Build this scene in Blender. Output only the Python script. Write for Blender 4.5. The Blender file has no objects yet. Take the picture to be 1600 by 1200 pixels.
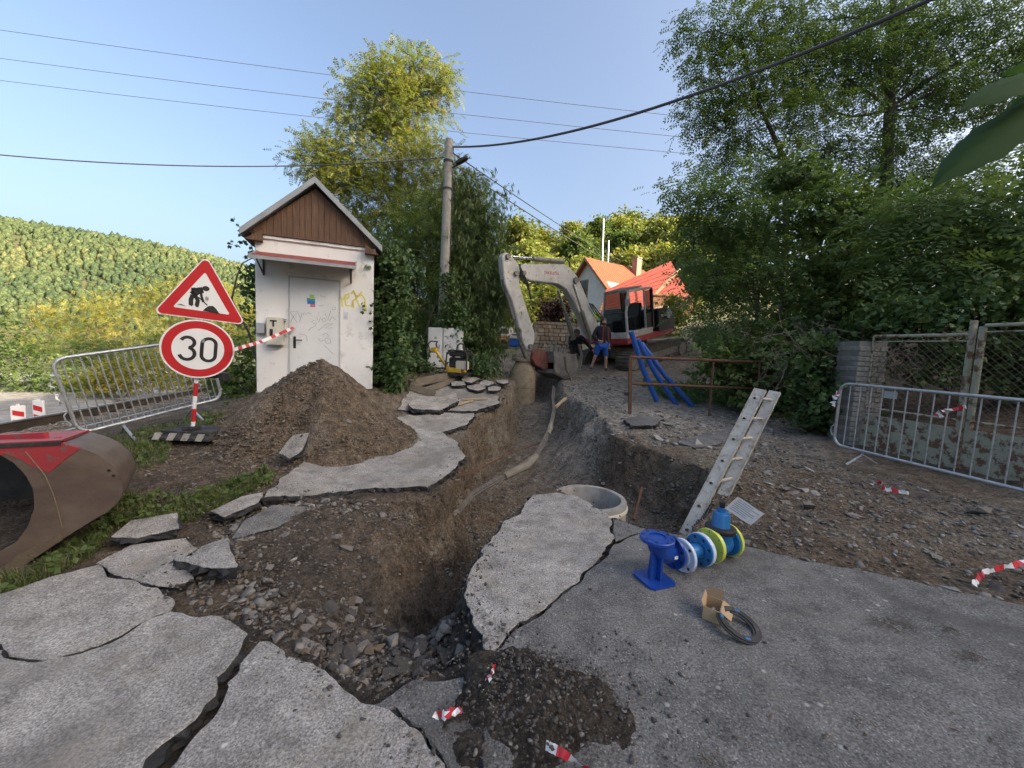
import bpy, bmesh, math, random
import numpy as np
from mathutils import Vector, Matrix, geometry
R = math.radians
sc = bpy.context.scene
# ---------------------------------------------------------------- camera
FPX, PITCH, CAMZ, ROLL = 600.0, math.atan(50 / 600), 1.5, .042
cd = bpy.data.cameras.new('camera'); cam = bpy.data.objects.new('camera', cd)
sc.collection.objects.link(cam); sc.camera = cam
cd.sensor_width = 36; cd.lens = 36 * FPX / 1600; cd.clip_start = .05; cd.clip_end = 5000
cam.location = (0, 0, CAMZ); cam.rotation_euler = (Matrix.Rotation(R(90) - PITCH, 3, 'X') @ Matrix.Rotation(ROLL, 3, 'Z')).to_euler()
# ---------------------------------------------------------------- sky, sun, exposure
SUN_EL, SUN_AZ = R(26), R(112)          # azimuth clockwise from +Y (straight ahead): the sun stands low, behind to the right
w = bpy.data.worlds.new('World'); sc.world = w; w.use_nodes = True
bg = w.node_tree.nodes['Background']; sky = w.node_tree.nodes.new('ShaderNodeTexSky')
sky.sky_type = 'NISHITA'; sky.sun_disc = False; sky.sun_elevation = SUN_EL; sky.sun_rotation = SUN_AZ
sky.air_density = 1.0; sky.dust_density = 10; sky.ozone_density = 1.3; sky.altitude = 300
w.node_tree.links.new(sky.outputs[0], bg.inputs[0]); bg.inputs[1].default_value = .15
sd = bpy.data.lights.new('sun', 'SUN'); sd.energy = 4.8; sd.angle = R(.5); sd.color = (1, .86, .66)
so = bpy.data.objects.new('sun', sd); sc.collection.objects.link(so)
SUNV = Vector((math.sin(SUN_AZ) * math.cos(SUN_EL), math.cos(SUN_AZ) * math.cos(SUN_EL), math.sin(SUN_EL)))
so.rotation_euler = SUNV.to_track_quat('Z', 'Y').to_euler(); so.location = SUNV * 60
sc.view_settings.view_transform = 'Standard'; sc.view_settings.look = 'None'
sc.view_settings.exposure = 1.45; sc.view_settings.gamma = 1
sc.render.engine = 'CYCLES'
rng = np.random.default_rng(7); random.seed(7)
# ---------------------------------------------------------------- pixel rays of the photograph (design helper: pixel + distance -> place)
cP, sP = math.cos(PITCH), math.sin(PITCH)
def ray(u, v):
    a, b = (u - 800) / FPX, (600 - v) / FPX; a, b = a * math.cos(ROLL) - b * math.sin(ROLL), a * math.sin(ROLL) + b * math.cos(ROLL)
    return np.array([a, cP + b * sP, -sP + b * cP])
def P(u, v, Y):
    d = ray(u, v); t = Y / d[1]
    return Vector((d[0] * t, Y, CAMZ + d[2] * t))
def V0(x, y, z=.1):
    """a place measured before the camera's roll was known -> world"""
    r = Vector((x, y, z - CAMZ)); b = r.y * sP + r.z * cP; c = r.y * cP - r.z * sP; a, b = x * math.cos(ROLL) - b * math.sin(ROLL), x * math.sin(ROLL) + b * math.cos(ROLL)
    return Vector((a, b * sP + c * cP, CAMZ + b * cP - c * sP))
# ---------------------------------------------------------------- noise
def _h(ix, iy, iz, s):
    n = (ix.astype(np.int64) * 374761393 + iy.astype(np.int64) * 668265263 + iz.astype(np.int64) * 2147483647 + s * 974711) & 0xffffffff
    n = ((n ^ (n >> 13)) * 1274126177) & 0xffffffff
    n = ((n ^ (n >> 16)) * 2246822519) & 0xffffffff
    return ((n ^ (n >> 15)) & 0xffffff) / float(0xffffff)
def vn(x, y, z=0.0, s=0):
    x, y, z = np.broadcast_arrays(np.asarray(x, float), np.asarray(y, float), np.asarray(z, float))
    ix, iy, iz = np.floor(x), np.floor(y), np.floor(z)
    fx, fy, fz = x - ix, y - iy, z - iz
    fx, fy, fz = fx * fx * (3 - 2 * fx), fy * fy * (3 - 2 * fy), fz * fz * (3 - 2 * fz)
    r = 0
    for a in (0, 1):
        for b in (0, 1):
            for c in (0, 1):
                r = r + _h(ix + a, iy + b, iz + c, s) * (fx if a else 1 - fx) * (fy if b else 1 - fy) * (fz if c else 1 - fz)
    return r
def fbm(x, y, z=0.0, o=4, s=0):
    r, a = 0, .5
    for i in range(o):
        r = r + a * (vn(np.asarray(x) * 2 ** i, np.asarray(y) * 2 ** i, np.asarray(z) * 2 ** i, s + i * 17) - .5); a *= .5
    return r * 2
def sstep(a, b, x):
    t = np.clip((x - a) / (b - a), 0, 1); return t * t * (3 - 2 * t)
# ---------------------------------------------------------------- object helpers
COL = sc.collection
def props(o, label=None, cat=None, group=None, kind=None):
    if label: o['label'] = label
    if cat: o['category'] = cat
    if group: o['group'] = group
    if kind: o['kind'] = kind
    return o
def thing(name, label, cat, loc=(0, 0, 0), rz=0, group=None):
    o = bpy.data.objects.new(name, None); COL.objects.link(o); o.empty_display_size = .2
    o.location = loc; o.rotation_euler = (0, 0, rz)
    return props(o, label, cat, group)
def rootmat(o):
    while o.parent: o = o.parent
    return Matrix.LocRotScale(o.location, o.rotation_euler, o.scale)
def copy_tree(o, parent=None):
    c = o.copy(); COL.objects.link(c); c.parent = parent
    for ch in [k for k in o.children]: copy_tree(ch, c)
    return c
def link(name, me, mats, parent=None, world=False, smooth=False, origin=True, **pr):
    """one mesh object; world=True: vertices are in world space and are moved into the parent's space"""
    for m in (mats if isinstance(mats, (list, tuple)) else [mats]): me.materials.append(m)
    if smooth: me.polygons.foreach_set('use_smooth', np.ones(len(me.polygons), bool))
    o = bpy.data.objects.new(name, me); COL.objects.link(o)
    if parent is not None:
        if world: me.transform(rootmat(parent).inverted())
        o.parent = parent
    elif origin and len(me.vertices):
        co = np.empty(len(me.vertices) * 3); me.vertices.foreach_get('co', co); co = co.reshape(-1, 3)
        c = Vector(((co[:, 0].min() + co[:, 0].max()) / 2, (co[:, 1].min() + co[:, 1].max()) / 2, co[:, 2].min()))
        me.transform(Matrix.Translation(-c)); o.location = c
    return props(o, **pr)
def npmesh(name, v, f, tint=None):
    """fast mesh from arrays; f is (n,k)"""
    v = np.ascontiguousarray(v, np.float32); f = np.ascontiguousarray(f, np.int32); n, k = f.shape
    me = bpy.data.meshes.new(name); me.vertices.add(len(v)); me.vertices.foreach_set('co', v.ravel())
    me.loops.add(n * k); me.loops.foreach_set('vertex_index', f.ravel())
    me.polygons.add(n); me.polygons.foreach_set('loop_start', np.arange(0, n * k, k, dtype=np.int32))
    me.polygons.foreach_set('loop_total', np.full(n, k, np.int32))
    if tint is not None:
        a = me.attributes.new('tint', 'FLOAT', 'POINT'); a.data.foreach_set('value', np.ascontiguousarray(tint, np.float32))
    me.update(calc_edges=True); return me
def V(*a): return Vector(a)
class MB:
    def __init__(s): s.v, s.f, s.m = [], [], []
    def add(s, vs, fs, mi=0):
        b = len(s.v); s.v += [tuple(p) for p in vs]; s.f += [tuple(b + i for i in f) for f in fs]; s.m += [mi] * len(fs); return s
    def box(s, c, d, rot=None, mi=0):
        hx, hy, hz = d[0] / 2, d[1] / 2, d[2] / 2; c = Vector(c)
        vs = [Vector((x, y, z)) for x in (-hx, hx) for y in (-hy, hy) for z in (-hz, hz)]
        if rot is not None:
            m = rot if isinstance(rot, Matrix) else Matrix.Rotation(rot, 3, 'Z')
            vs = [m @ p for p in vs]
        return s.add([c + p for p in vs], [(0, 1, 3, 2), (4, 6, 7, 5), (0, 4, 5, 1), (2, 3, 7, 6), (0, 2, 6, 4), (1, 5, 7, 3)], mi)
    def bb(s, a, b, mi=0):
        a, b = Vector(a), Vector(b); return s.box((a + b) / 2, b - a, None, mi)
    def beam(s, p, q, wd, ht, up=(0, 0, 1), mi=0):
        p, q = Vector(p), Vector(q); d = q - p; L = d.length; d.normalize()
        x = d.cross(Vector(up)); x = x.normalized() if x.length > 1e-5 else Vector((1, 0, 0)); z = x.cross(d)
        return s.box((p + q) / 2, (wd, L, ht), Matrix((x, d, z)).transposed(), mi)
    def tube(s, pts, r, n=8, caps=True, mi=0):
        pts = [Vector(p) for p in pts]; k = len(pts); rr = r if isinstance(r, (list, tuple)) else [r] * k
        t0 = (pts[1] - pts[0]).normalized(); ref = Vector((0, 0, 1)) if abs(t0.z) < .9 else Vector((1, 0, 0))
        x = t0.cross(ref).normalized(); vs, fs = [], []
        for i, p in enumerate(pts):
            t = (pts[min(i + 1, k - 1)] - pts[max(i - 1, 0)]).normalized()
            x = (x - t * x.dot(t)).normalized(); y = t.cross(x)
            vs += [p + (x * math.cos(2 * math.pi * j / n) + y * math.sin(2 * math.pi * j / n)) * rr[i] for j in range(n)]
        for i in range(k - 1):
            fs += [(i * n + j, i * n + (j + 1) % n, (i + 1) * n + (j + 1) % n, (i + 1) * n + j) for j in range(n)]
        if caps: fs += [tuple(range(n - 1, -1, -1)), tuple(range((k - 1) * n, k * n))]
        return s.add(vs, fs, mi)
    def prism(s, poly, off, mi=0, mside=None):
        poly = [Vector(p) for p in poly]; off = Vector(off); n = len(poly)
        s.add(poly + [p + off for p in poly], [tuple(range(n - 1, -1, -1)), tuple(range(n, 2 * n))], mi)
        b = len(s.v) - 2 * n
        s.f += [(b + i, b + (i + 1) % n, b + n + (i + 1) % n, b + n + i) for i in range(n)]; s.m += [mi if mside is None else mside] * n
        return s
    def lathe(s, prof, n=24, m=None, mi=0, close=False):
        m = m or Matrix(); vs, fs = [], []; k = len(prof)
        for r, z in prof: vs += [m @ Vector((r * math.cos(2 * math.pi * j / n), r * math.sin(2 * math.pi * j / n), z)) for j in range(n)]
        for i in range(k if close else k - 1):
            a, b = i * n, ((i + 1) % k) * n
            fs += [(a + j, a + (j + 1) % n, b + (j + 1) % n, b + j) for j in range(n)]
        if not close: fs += [tuple(range(n - 1, -1, -1)), tuple(range((k - 1) * n, k * n))]
        return s.add(vs, fs, mi)
    def strip(s, pts, wd, nrm, th=.002, mi=0):
        """flat painted stroke of width wd along pts, thickness th along nrm"""
        pts = [Vector(p) for p in pts]; nrm = Vector(nrm).normalized(); k = len(pts); L, Rr = [], []
        for i in range(k):
            t = (pts[min(i + 1, k - 1)] - pts[max(i - 1, 0)]).normalized(); sd_ = t.cross(nrm) * wd / 2
            L.append(pts[i] + sd_ + nrm * th); Rr.append(pts[i] - sd_ + nrm * th)
        return s.add(L + Rr, [(i, i + 1, k + i + 1, k + i) for i in range(k - 1)], mi)
    def build(s, name, mats, parent=None, smooth=False, bevel=0, world=False, **pr):
        me = bpy.data.meshes.new(name); me.from_pydata(s.v, [], s.f); me.polygons.foreach_set('material_index', s.m)
        bm = bmesh.new(); bm.from_mesh(me); bmesh.ops.recalc_face_normals(bm, faces=bm.faces)
        if bevel: bmesh.ops.bevel(bm, geom=[e for e in bm.edges if len(e.link_faces) == 2 and e.calc_face_angle(0) > .5], offset=bevel, segments=2, affect='EDGES', clamp_overlap=True)
        bm.to_mesh(me); bm.free()
        o = link(name, me, mats, parent, world, False, **pr)
        if smooth: 
            me.polygons.foreach_set('use_smooth', np.ones(len(me.polygons), bool))
            try: me.set_sharp_from_angle(angle=R(40))
            except Exception: pass
        return o
def text_mesh(txt, size, m, ext=.001):
    c = bpy.data.curves.new('lettering', 'FONT'); c.body = txt; c.size = size; c.extrude = ext; c.align_x = 'CENTER'; c.align_y = 'CENTER'
    o = bpy.data.objects.new('lettering', c); COL.objects.link(o)
    me = bpy.data.meshes.new_from_object(o.evaluated_get(bpy.context.evaluated_depsgraph_get()))
    bpy.data.objects.remove(o); me.transform(m); return me
def frame(o, x, z):
    """matrix whose local X, Y(up in text) map to the directions x and z"""
    x = Vector(x).normalized(); z = Vector(z); z = (z - x * z.dot(x)).normalized(); n = x.cross(z)
    m = Matrix((x, z, n)).transposed().to_4x4(); m.translation = Vector(o); return m
def axis(o, d):
    m = Vector(d).to_track_quat('Z', 'Y').to_matrix().to_4x4(); m.translation = Vector(o); return m
# ---------------------------------------------------------------- materials
def nodes(name):
    m = bpy.data.materials.new(name); m.use_nodes = True; nt = m.node_tree; b = nt.nodes['Principled BSDF']
    def N(t, **kw):
        n = nt.nodes.new('ShaderNode' + t)
        for k, v in kw.items():
            if k.startswith('_'): setattr(n, k[1:], v)
            else:
                s_ = n.inputs[int(k[1:])] if k[0] == 'i' and k[1:].isdigit() else n.inputs[k]
                if hasattr(v, 'is_linked') or isinstance(v, bpy.types.NodeSocket): nt.links.new(v, s_)
                else: s_.default_value = v
        return n
    return m, nt, b, N
def rgb(c): return (c[0], c[1], c[2], 1)
def ramp(N, fac, stops):
    r = N('ValToRGB', Fac=fac); e = r.color_ramp.elements
    while len(e) < len(stops): e.new(.5)
    for k, (p, c) in enumerate(stops): e[k].position = p; e[k].color = rgb(c) if not np.isscalar(c) else (c, c, c, 1)
    return r.outputs[0]
def mixc(N, fac, a, b, mode='MIX'):
    n = N('Mix', _data_type='RGBA', _blend_type=mode)
    for k, v in ((0, fac), (6, a), (7, b)):
        if isinstance(v, bpy.types.NodeSocket): n.id_data.links.new(v, n.inputs[k])
        else: n.inputs[k].default_value = v if k == 0 else rgb(v)
    return n.outputs[2]
def pm(name, c1, c2=None, scale=4, rough=.7, metal=0, bump=.15, bscale=60, spots=None, sscale=25, samt=.5, sthr=.55, stretch=None, wet=0, spec=.5):
    """painted / worn surface: two tones in large noise, optional spots of wear, fine bump"""
    m, nt, b, N = nodes(name); co = N('TexCoord').outputs['Object']
    if stretch: co = N('Mapping', Vector=co, Scale=stretch).outputs[0]
    c2 = c2 or tuple(x * .75 for x in c1)
    n1 = N('TexNoise', Vector=co, Scale=scale, Detail=6, Roughness=.6).outputs[0]
    col = ramp(N, n1, [(.35, c1), (.68, c2)])
    if spots:
        n2 = N('TexNoise', Vector=co, Scale=sscale, Detail=8, Roughness=.7).outputs[0]
        f = ramp(N, n2, [(sthr, 0.0), (sthr + .06, samt)]); col = mixc(N, f, col, spots)
    nt.links.new(col, b.inputs['Base Color']); b.inputs['Roughness'].default_value = rough; b.inputs['Metallic'].default_value = metal
    b.inputs['Specular IOR Level'].default_value = spec
    if bump:
        n3 = N('TexNoise', Vector=co, Scale=bscale, Detail=5, Roughness=.65).outputs[0]
        nt.links.new(N('Bump', Strength=bump, Distance=.01, Height=n3).outputs[0], b.inputs['Normal'])
    return m
def asphalt_mat(name, dark, light, stone, dust, damt=.35):
    m, nt, b, N = nodes(name); co = N('TexCoord').outputs['Object']
    big = N('TexNoise', Vector=co, Scale=1.1, Detail=7, Roughness=.62).outputs[0]
    base = ramp(N, big, [(.3, dark), (.7, light)])
    fine = N('TexNoise', Vector=co, Scale=95, Detail=5, Roughness=.75).outputs[0]
    base = mixc(N, .85, base, ramp(N, fine, [(.36, .3), (.5, .95), (.66, 1.8)]), 'MULTIPLY')
    vo = N('TexVoronoi', Vector=co, Scale=78, Randomness=1); pick = N('SeparateColor', Color=vo.outputs['Color']).outputs[0]
    near = ramp(N, vo.outputs['Distance'], [(.22, 1.0), (.4, 0.0)])
    sel = N('Math', _operation='MULTIPLY', i0=ramp(N, pick, [(.74, 0.0), (.8, .6)]), i1=near).outputs[0]
    base = mixc(N, sel, base, stone)
    v2 = N('TexVoronoi', Vector=co, Scale=23, Randomness=1); p2 = N('SeparateColor', Color=v2.outputs['Color']).outputs[1]
    s2 = N('Math', _operation='MULTIPLY', i0=ramp(N, p2, [(.93, 0.0), (.95, .6)]), i1=ramp(N, v2.outputs['Distance'], [(.16, 1.0), (.3, 0.0)])).outputs[0]
    base = mixc(N, s2, base, tuple(min(1, x * 1.25) for x in stone))
    pt = N('TexNoise', Vector=co, Scale=7.5, Detail=6, Roughness=.65).outputs[0]
    base = mixc(N, .8, base, ramp(N, pt, [(.32, .55), (.5, 1.0), (.7, 1.35)]), 'MULTIPLY')
    wt = N('TexNoise', Vector=co, Scale=.8, Detail=3, Roughness=.5, Distortion=1.2).outputs[0]
    base = mixc(N, ramp(N, wt, [(.53, 0.0), (.66, .6)]), base, tuple(x * .6 for x in dark))
    st = N('TexNoise', Vector=co, Scale=2.7, Detail=8, Roughness=.7).outputs[0]
    base = mixc(N, ramp(N, st, [(.5, 0.0), (.72, damt)]), base, dust)
    nt.links.new(base, b.inputs['Base Color']); b.inputs['Roughness'].default_value = .88; b.inputs['Specular IOR Level'].default_value = .3
    h = N('Math', _operation='ADD', i0=N('Math', _operation='MULTIPLY', i0=near, i1=.55).outputs[0], i1=fine).outputs[0]
    nt.links.new(N('Bump', Strength=.75, Distance=.006, Height=h).outputs[0], b.inputs['Normal']); return m
def soil_mat(name, tones, peb=(.2, .19, .17), pamt=.6, bump=1.0):
    """tones picked by the 'tint' attribute (kind of soil) and broken up by noise and small stones"""
    m, nt, b, N = nodes(name); co = N('TexCoord').outputs['Object']
    at = N('Attribute', _attribute_name='tint').outputs['Fac']
    n0 = N('TexNoise', Vector=co, Scale=3.5, Detail=8, Roughness=.7).outputs[0]
    f = N('MapRange', Value=n0); f.inputs[1].default_value = .3; f.inputs[2].default_value = .7; f.inputs[3].default_value = -.16; f.inputs[4].default_value = .16
    t = N('Math', _operation='ADD', i0=at, i1=f.outputs[0]).outputs[0]
    col = ramp(N, t, [(i / (len(tones) - 1), c) for i, c in enumerate(tones)])
    n2 = N('TexNoise', Vector=co, Scale=38, Detail=8, Roughness=.78).outputs[0]
    col = mixc(N, .9, col, ramp(N, n2, [(.34, .3), (.5, .95), (.67, 1.75)]), 'MULTIPLY')
    n4 = N('TexNoise', Vector=co, Scale=9, Detail=5, Roughness=.7, Distortion=.6).outputs[0]
    col = mixc(N, .85, col, ramp(N, n4, [(.33, .4), (.5, 1.0), (.68, 1.5)]), 'MULTIPLY')
    vo = N('TexVoronoi', Vector=co, Scale=26, Randomness=1); pick = N('SeparateColor', Color=vo.outputs['Color']).outputs[0]
    near = ramp(N, vo.outputs['Distance'], [(.2, 1.0), (.42, 0.0)])
    sel = N('Math', _operation='MULTIPLY', i0=ramp(N, pick, [(.6, 0.0), (.7, pamt)]), i1=near).outputs[0]
    col = mixc(N, sel, col, peb)
    v2 = N('TexVoronoi', Vector=co, Scale=70, Randomness=1); p2 = N('SeparateColor', Color=v2.outputs['Color']).outputs[1]
    s2 = N('Math', _operation='MULTIPLY', i0=ramp(N, p2, [(.7, 0.0), (.8, pamt)]), i1=ramp(N, v2.outputs['Distance'], [(.2, 1.0), (.4, 0.0)])).outputs[0]
    col = mixc(N, s2, col, tuple(x * 1.1 for x in peb))
    nt.links.new(col, b.inputs['Base Color']); b.inputs['Roughness'].default_value = .95; b.inputs['Specular IOR Level'].default_value = .2
    h = N('Math', _operation='ADD', i0=N('Math', _operation='MULTIPLY', i0=near, i1=.5).outputs[0], i1=n2).outputs[0]
    nt.links.new(N('Bump', Strength=bump, Distance=.035, Height=h).outputs[0], b.inputs['Normal']); return m
def leaf_mat(name, c1, c2, c3=None, trans=.35, rough=.5):
    m, nt, b, N = nodes(name); at = N('Attribute', _attribute_name='tint').outputs['Fac']
    st = [(0, c1), (.6, c2)] + ([(1, c3)] if c3 else [])
    col = ramp(N, at, st); nt.links.new(col, b.inputs['Base Color']); b.inputs['Roughness'].default_value = rough
    b.inputs['Specular IOR Level'].default_value = .3
    tr = N('BsdfTranslucent', Color=mixc(N, 1.0, col, (1.25, 1.3, .7), 'MULTIPLY'))
    mx = N('MixShader', Fac=trans); nt.links.new(b.outputs[0], mx.inputs[1]); nt.links.new(tr.outputs[0], mx.inputs[2])
    nt.links.new(mx.outputs[0], nt.nodes['Material Output'].inputs[0]); return m
def glass_mat(name, tint=(.6, .65, .65), fac=.35):
    m, nt, b, N = nodes(name); b.inputs['Base Color'].default_value = (.02, .025, .025, 1); b.inputs['Roughness'].default_value = .05
    tr = N('BsdfTransparent', Color=rgb(tint)); mx = N('MixShader', Fac=fac)
    nt.links.new(tr.outputs[0], mx.inputs[1]); nt.links.new(b.outputs[0], mx.inputs[2]); nt.links.new(mx.outputs[0], nt.nodes['Material Output'].inputs[0]); return m
# ================================================================ TERRAIN
def rbf(pts):
    p = np.array(pts, float); xy, z = p[:, :2], p[:, 2]; n = len(p)
    A = np.sqrt(((xy[:, None] - xy[None]) ** 2).sum(-1)); Q = np.c_[np.ones(n), xy]
    M_ = np.zeros((n + 3, n + 3)); M_[:n, :n] = A; M_[:n, n:] = Q; M_[n:, :n] = Q.T
    s = np.linalg.solve(M_, np.r_[z, 0, 0, 0])
    def f(x, y):
        x, y = np.asarray(x, float), np.asarray(y, float); r = s[n] + s[n + 1] * x + s[n + 2] * y
        for i in range(n): r = r + s[i] * np.sqrt((x - xy[i, 0]) ** 2 + (y - xy[i, 1]) ** 2)
        return r
    return f
PXY = set()
def px(u, v, Y): q = tuple(P(u, v, Y)); PXY.add(q[1]); return q
CTRL = [tuple(V0(x, y, 0)) for x in (-1.6, -.5, .6, 1.8, 3.2) for y in (.4, 1.4, 2.4)] + [q if q[1] in PXY else tuple(V0(*q)) for q in [
    (-2.6, 1.0, .02), (-4, 1.2, .08), (-2.6, 2.3, .05), (-3.2, 3.2, .16), (-2.3, 3.6, .1), (.9, 3.5, 0), (1.8, 3.2, 0), (4.6, 5.4, .0), (4.95, 3.6, -.04), (4, 2.6, 0), (6, 1.5, 0),
    px(985, 640, 7.5), (4.9, 7.5, .3), (4.2, 6.3, .12), (2.6, 4.9, .08), (1.65, 6, .2), px(940, 581, 12.8), px(892, 575, 14), px(800, 600, 10.2),
    px(690, 572, 10.2), px(712, 588, 8.9), px(700, 640, 7), px(690, 630, 7.5), px(600, 682, 5.7), px(500, 770, 3.85), px(640, 662, 6.2), px(298, 683, 4.67), px(130, 692, 4.65), px(350, 640, 7.3),
    px(401, 614, 6.3), px(583, 606, 6.94), (-3.5, 8.8, .95), (-5, 9.5, .55), (-8.2, 6.8, .1), (-9.6, 11.5, .1), (-14, 11, -.62), (-14.5, 18, -.8), (-9.5, 3, .1), (-6, 2.5, .2),
    px(790, 545, 20), px(840, 540, 24), (6.2, 15.2, 1.42), (4.4, 13.4, .9), (6.5, 9, .45), (6, 5, .05), (7.5, 6.5, .5), (9, 12, 1.6), (0, 30, 2.6), (8, 34, 3.4),
    (-20, 10, -1), (-20, 25, -1.2), (-18, 0, -.6), (-30, 15, -1.4), (-30, 40, -1.6), (-12, 40, -.5), (0, 40, 3.2), (15, 40, 4.2), (14, 15, 2.6), (13, 5, 1.6), (10, 0, .6), (5, -8, 0), (-5, -8, -.1), (-20, -8, -.8), (-30, -8, -1), (18, -8, 1), (18, 25, 4)]]
H0 = rbf(CTRL)
def H(x, y):
    x, y = np.asarray(x, float), np.asarray(y, float)
    z = H0(np.clip(x, -30, 18), np.clip(y, -8, 40))
    z = z + 30 * sstep(13, 46, x) * (1 - sstep(2, 13, y)) * (1 + .12 * fbm(x * .05, y * .05, o=3))  # unseen ridge on the right, added to keep the sun off the foreground
    z = z + 21 * sstep(44, 92, y) * sstep(-42, -5, x) * (1 - .6 * sstep(30, 120, x))
    z = z + np.clip(26 - .152 * x, 8, 150) * sstep(95, 300, y - .12 * x) + 6 * fbm(x * .012, y * .012, o=3) * sstep(80, 200, y)
    return z
def PH(u, v, dz=0.0):
    """where the pixel's ray meets the ground raised by dz"""
    d = ray(u, v); y = np.geomspace(.3, 60, 1500); t = y / d[1]
    g = CAMZ + d[2] * t - H(d[0] * t, y) - dz; i = int(np.argmax(g < 0)); i = max(i, 1)
    k = g[i - 1] / (g[i - 1] - g[i]); yy = y[i - 1] + k * (y[i] - y[i - 1]); return Vector((d[0] / d[1] * yy, yy, CAMZ + d[2] / d[1] * yy))
# ---- the excavated pit and trench: rim in plan, floor heights
RIM = np.array([tuple(V0(x_, y_))[:2] for x_, y_ in ((-.18, 1.82), (-.11, 1.94), (-.22, 2.15), (-.3, 2.34), (-.25, 2.7), (-.2, 3.0), (-.06, 3.46), (.2, 4.0), (.42, 4.22), (.7, 4.0), (.9, 3.62), (1.1, 3.27), (1.5, 3.18), (1.95, 3.6), (2.25, 4.2), (2.5, 4.75), (2.1, 5.35), (1.62, 6.0),
    (1.72, 6.9), (1.69, 7.8), (1.45, 8.8), (1.28, 9.6), (1.45, 11.2), (1.5, 12.6), (.9, 13.2), (.15, 12.8), (.1, 12), (0, 10), (-.05, 9), (-.2, 8.2), (-.45, 7.6), (-.78, 6.6), (-.72, 6.0), (-.8, 5.5), (-.68, 4.8), (-.74, 4.15), (-.88, 3.9), (-1.6, 3.8), (-2.4, 3.72), (-2.75, 3.4), (-2.4, 2.95), (-2.3, 2.6), (-2.0, 2.27), (-1.41, 2.06), (-1.18, 1.95), (-.88, 1.77), (-.65, 1.66), (-.44, 1.75))])
FLOOR = rbf([tuple(V0(*q)) for q in ((-1.5, 2.3, -.12), (-2.2, 2.7, -.03), (-2.4, 3.3, .02), (-1.6, 3.6, -.03), (-1.1, 3.65, -.1), (-1.35, 2.75, -.2), (-1.35, 3.2, -.17), (-1.1, 3.1, -.26), (-.98, 3.55, -.2), (-.78, 2.98, -.85), (-.5, 3.0, -1.08), (-.62, 3.4, -1.0), (-.4, 3.6, -1.1), (-.1, 3.9, -1.1), (-.55, 4.2, -.9),
    (-.75, 2.15, -.3), (-1.0, 2.25, -.28), (-.45, 2.45, -.42), (-.4, 2.1, -.34), (-.33, 2.62, -.8), (-.85, 2.55, -.5), (.1, 4.6, -1.1), (.35, 5.4, -1.05), (-.4, 5.2, -.98), (-.35, 6.2, -.92), (.3, 7, -.88), (.5, 9, -.6), (.7, 12, -.08), (.85, 6.2, -.8), (1.0, 8, -.55), (1.2, 4.3, -.95), (1.6, 4.2, -.9), (1.0, 5.2, -.74), (1.7, 5.0, -.7), (1.3, 3.6, -.95), (.8, 4.3, -.9), (.8, 11, .0), (1.45, 7.4, .05))])
def sdist(x, y, poly=RIM):
    x, y = np.asarray(x, float), np.asarray(y, float); d = np.full(x.shape, 1e9); ins = np.zeros(x.shape, bool); n = len(poly)
    for i in range(n):
        ax, ay = poly[i]; bx, by = poly[(i + 1) % n]; ex, ey = bx - ax, by - ay
        t = np.clip(((x - ax) * ex + (y - ay) * ey) / (ex * ex + ey * ey), 0, 1)
        d = np.minimum(d, np.hypot(x - ax - t * ex, y - ay - t * ey))
        c = (ay > y) != (by > y); ins ^= c & (x < ex * (y - ay) / (ey if abs(ey) > 1e-9 else 1e-9) + ax)
    return np.where(ins, d, -d)
HEAPC = tuple(V0(-2.68, 5.35, .5))[:2]; HEAPR = 1.24; HEAPH = 1.16
def heap_h(x, y):
    d = np.hypot((x - HEAPC[0]) / 1.0, (y - HEAPC[1]) / .9); th = np.arctan2(y - HEAPC[1], x - HEAPC[0])
    r = HEAPR * (1 + .12 * np.sin(th * 2 + 1) + .08 * np.sin(th * 5))
    q = np.clip(1 - d / r, 0, 1); return HEAPH * (q * 1.02 - .07 * np.exp(-(d / .22) ** 2) + .0) * sstep(0, .12, q) ** .3
def G(x, y):
    """ground surface (soil) height"""
    x, y = np.asarray(x, float), np.asarray(y, float); h = H(x, y) - .07
    s = sdist(x, y) + .05 * fbm(x * 5, y * 5, o=2, s=3); wd = .16 + .16 * vn(x * 2, y * 2, s=9) + .3 * sstep(6, 7, y) * sstep(.8, 1.2, x)
    t = np.where(s > 0, 1 - (1 - np.clip(s / wd, 0, 1)) ** 2.2, 0); f = np.minimum(FLOOR(x, y), h)
    z = h * (1 - t) + f * t
    right = sstep(2.2, 2.9, x) * sstep(2.7, 3.2, y - .18 * (x - 3) * 0); left = sstep(-1.0, -2.4, x - 0) * sstep(3.2, 3.8, y)
    z = z + .045 * np.maximum(right, left) * (1 - t)
    am = .035 + .05 * t
    return z + am * fbm(x * 2.2, y * 2.2, o=3, s=5) + .018 * fbm(x * 11, y * 11, o=3, s=8)
TONES = [(.045, .04, .035), (.09, .073, .057), (.145, .108, .074), (.21, .18, .142), (.3, .27, .225), (.4, .365, .31)]
M_SOIL = soil_mat('soil', TONES, peb=(.17, .155, .13), pamt=.5)
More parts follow.
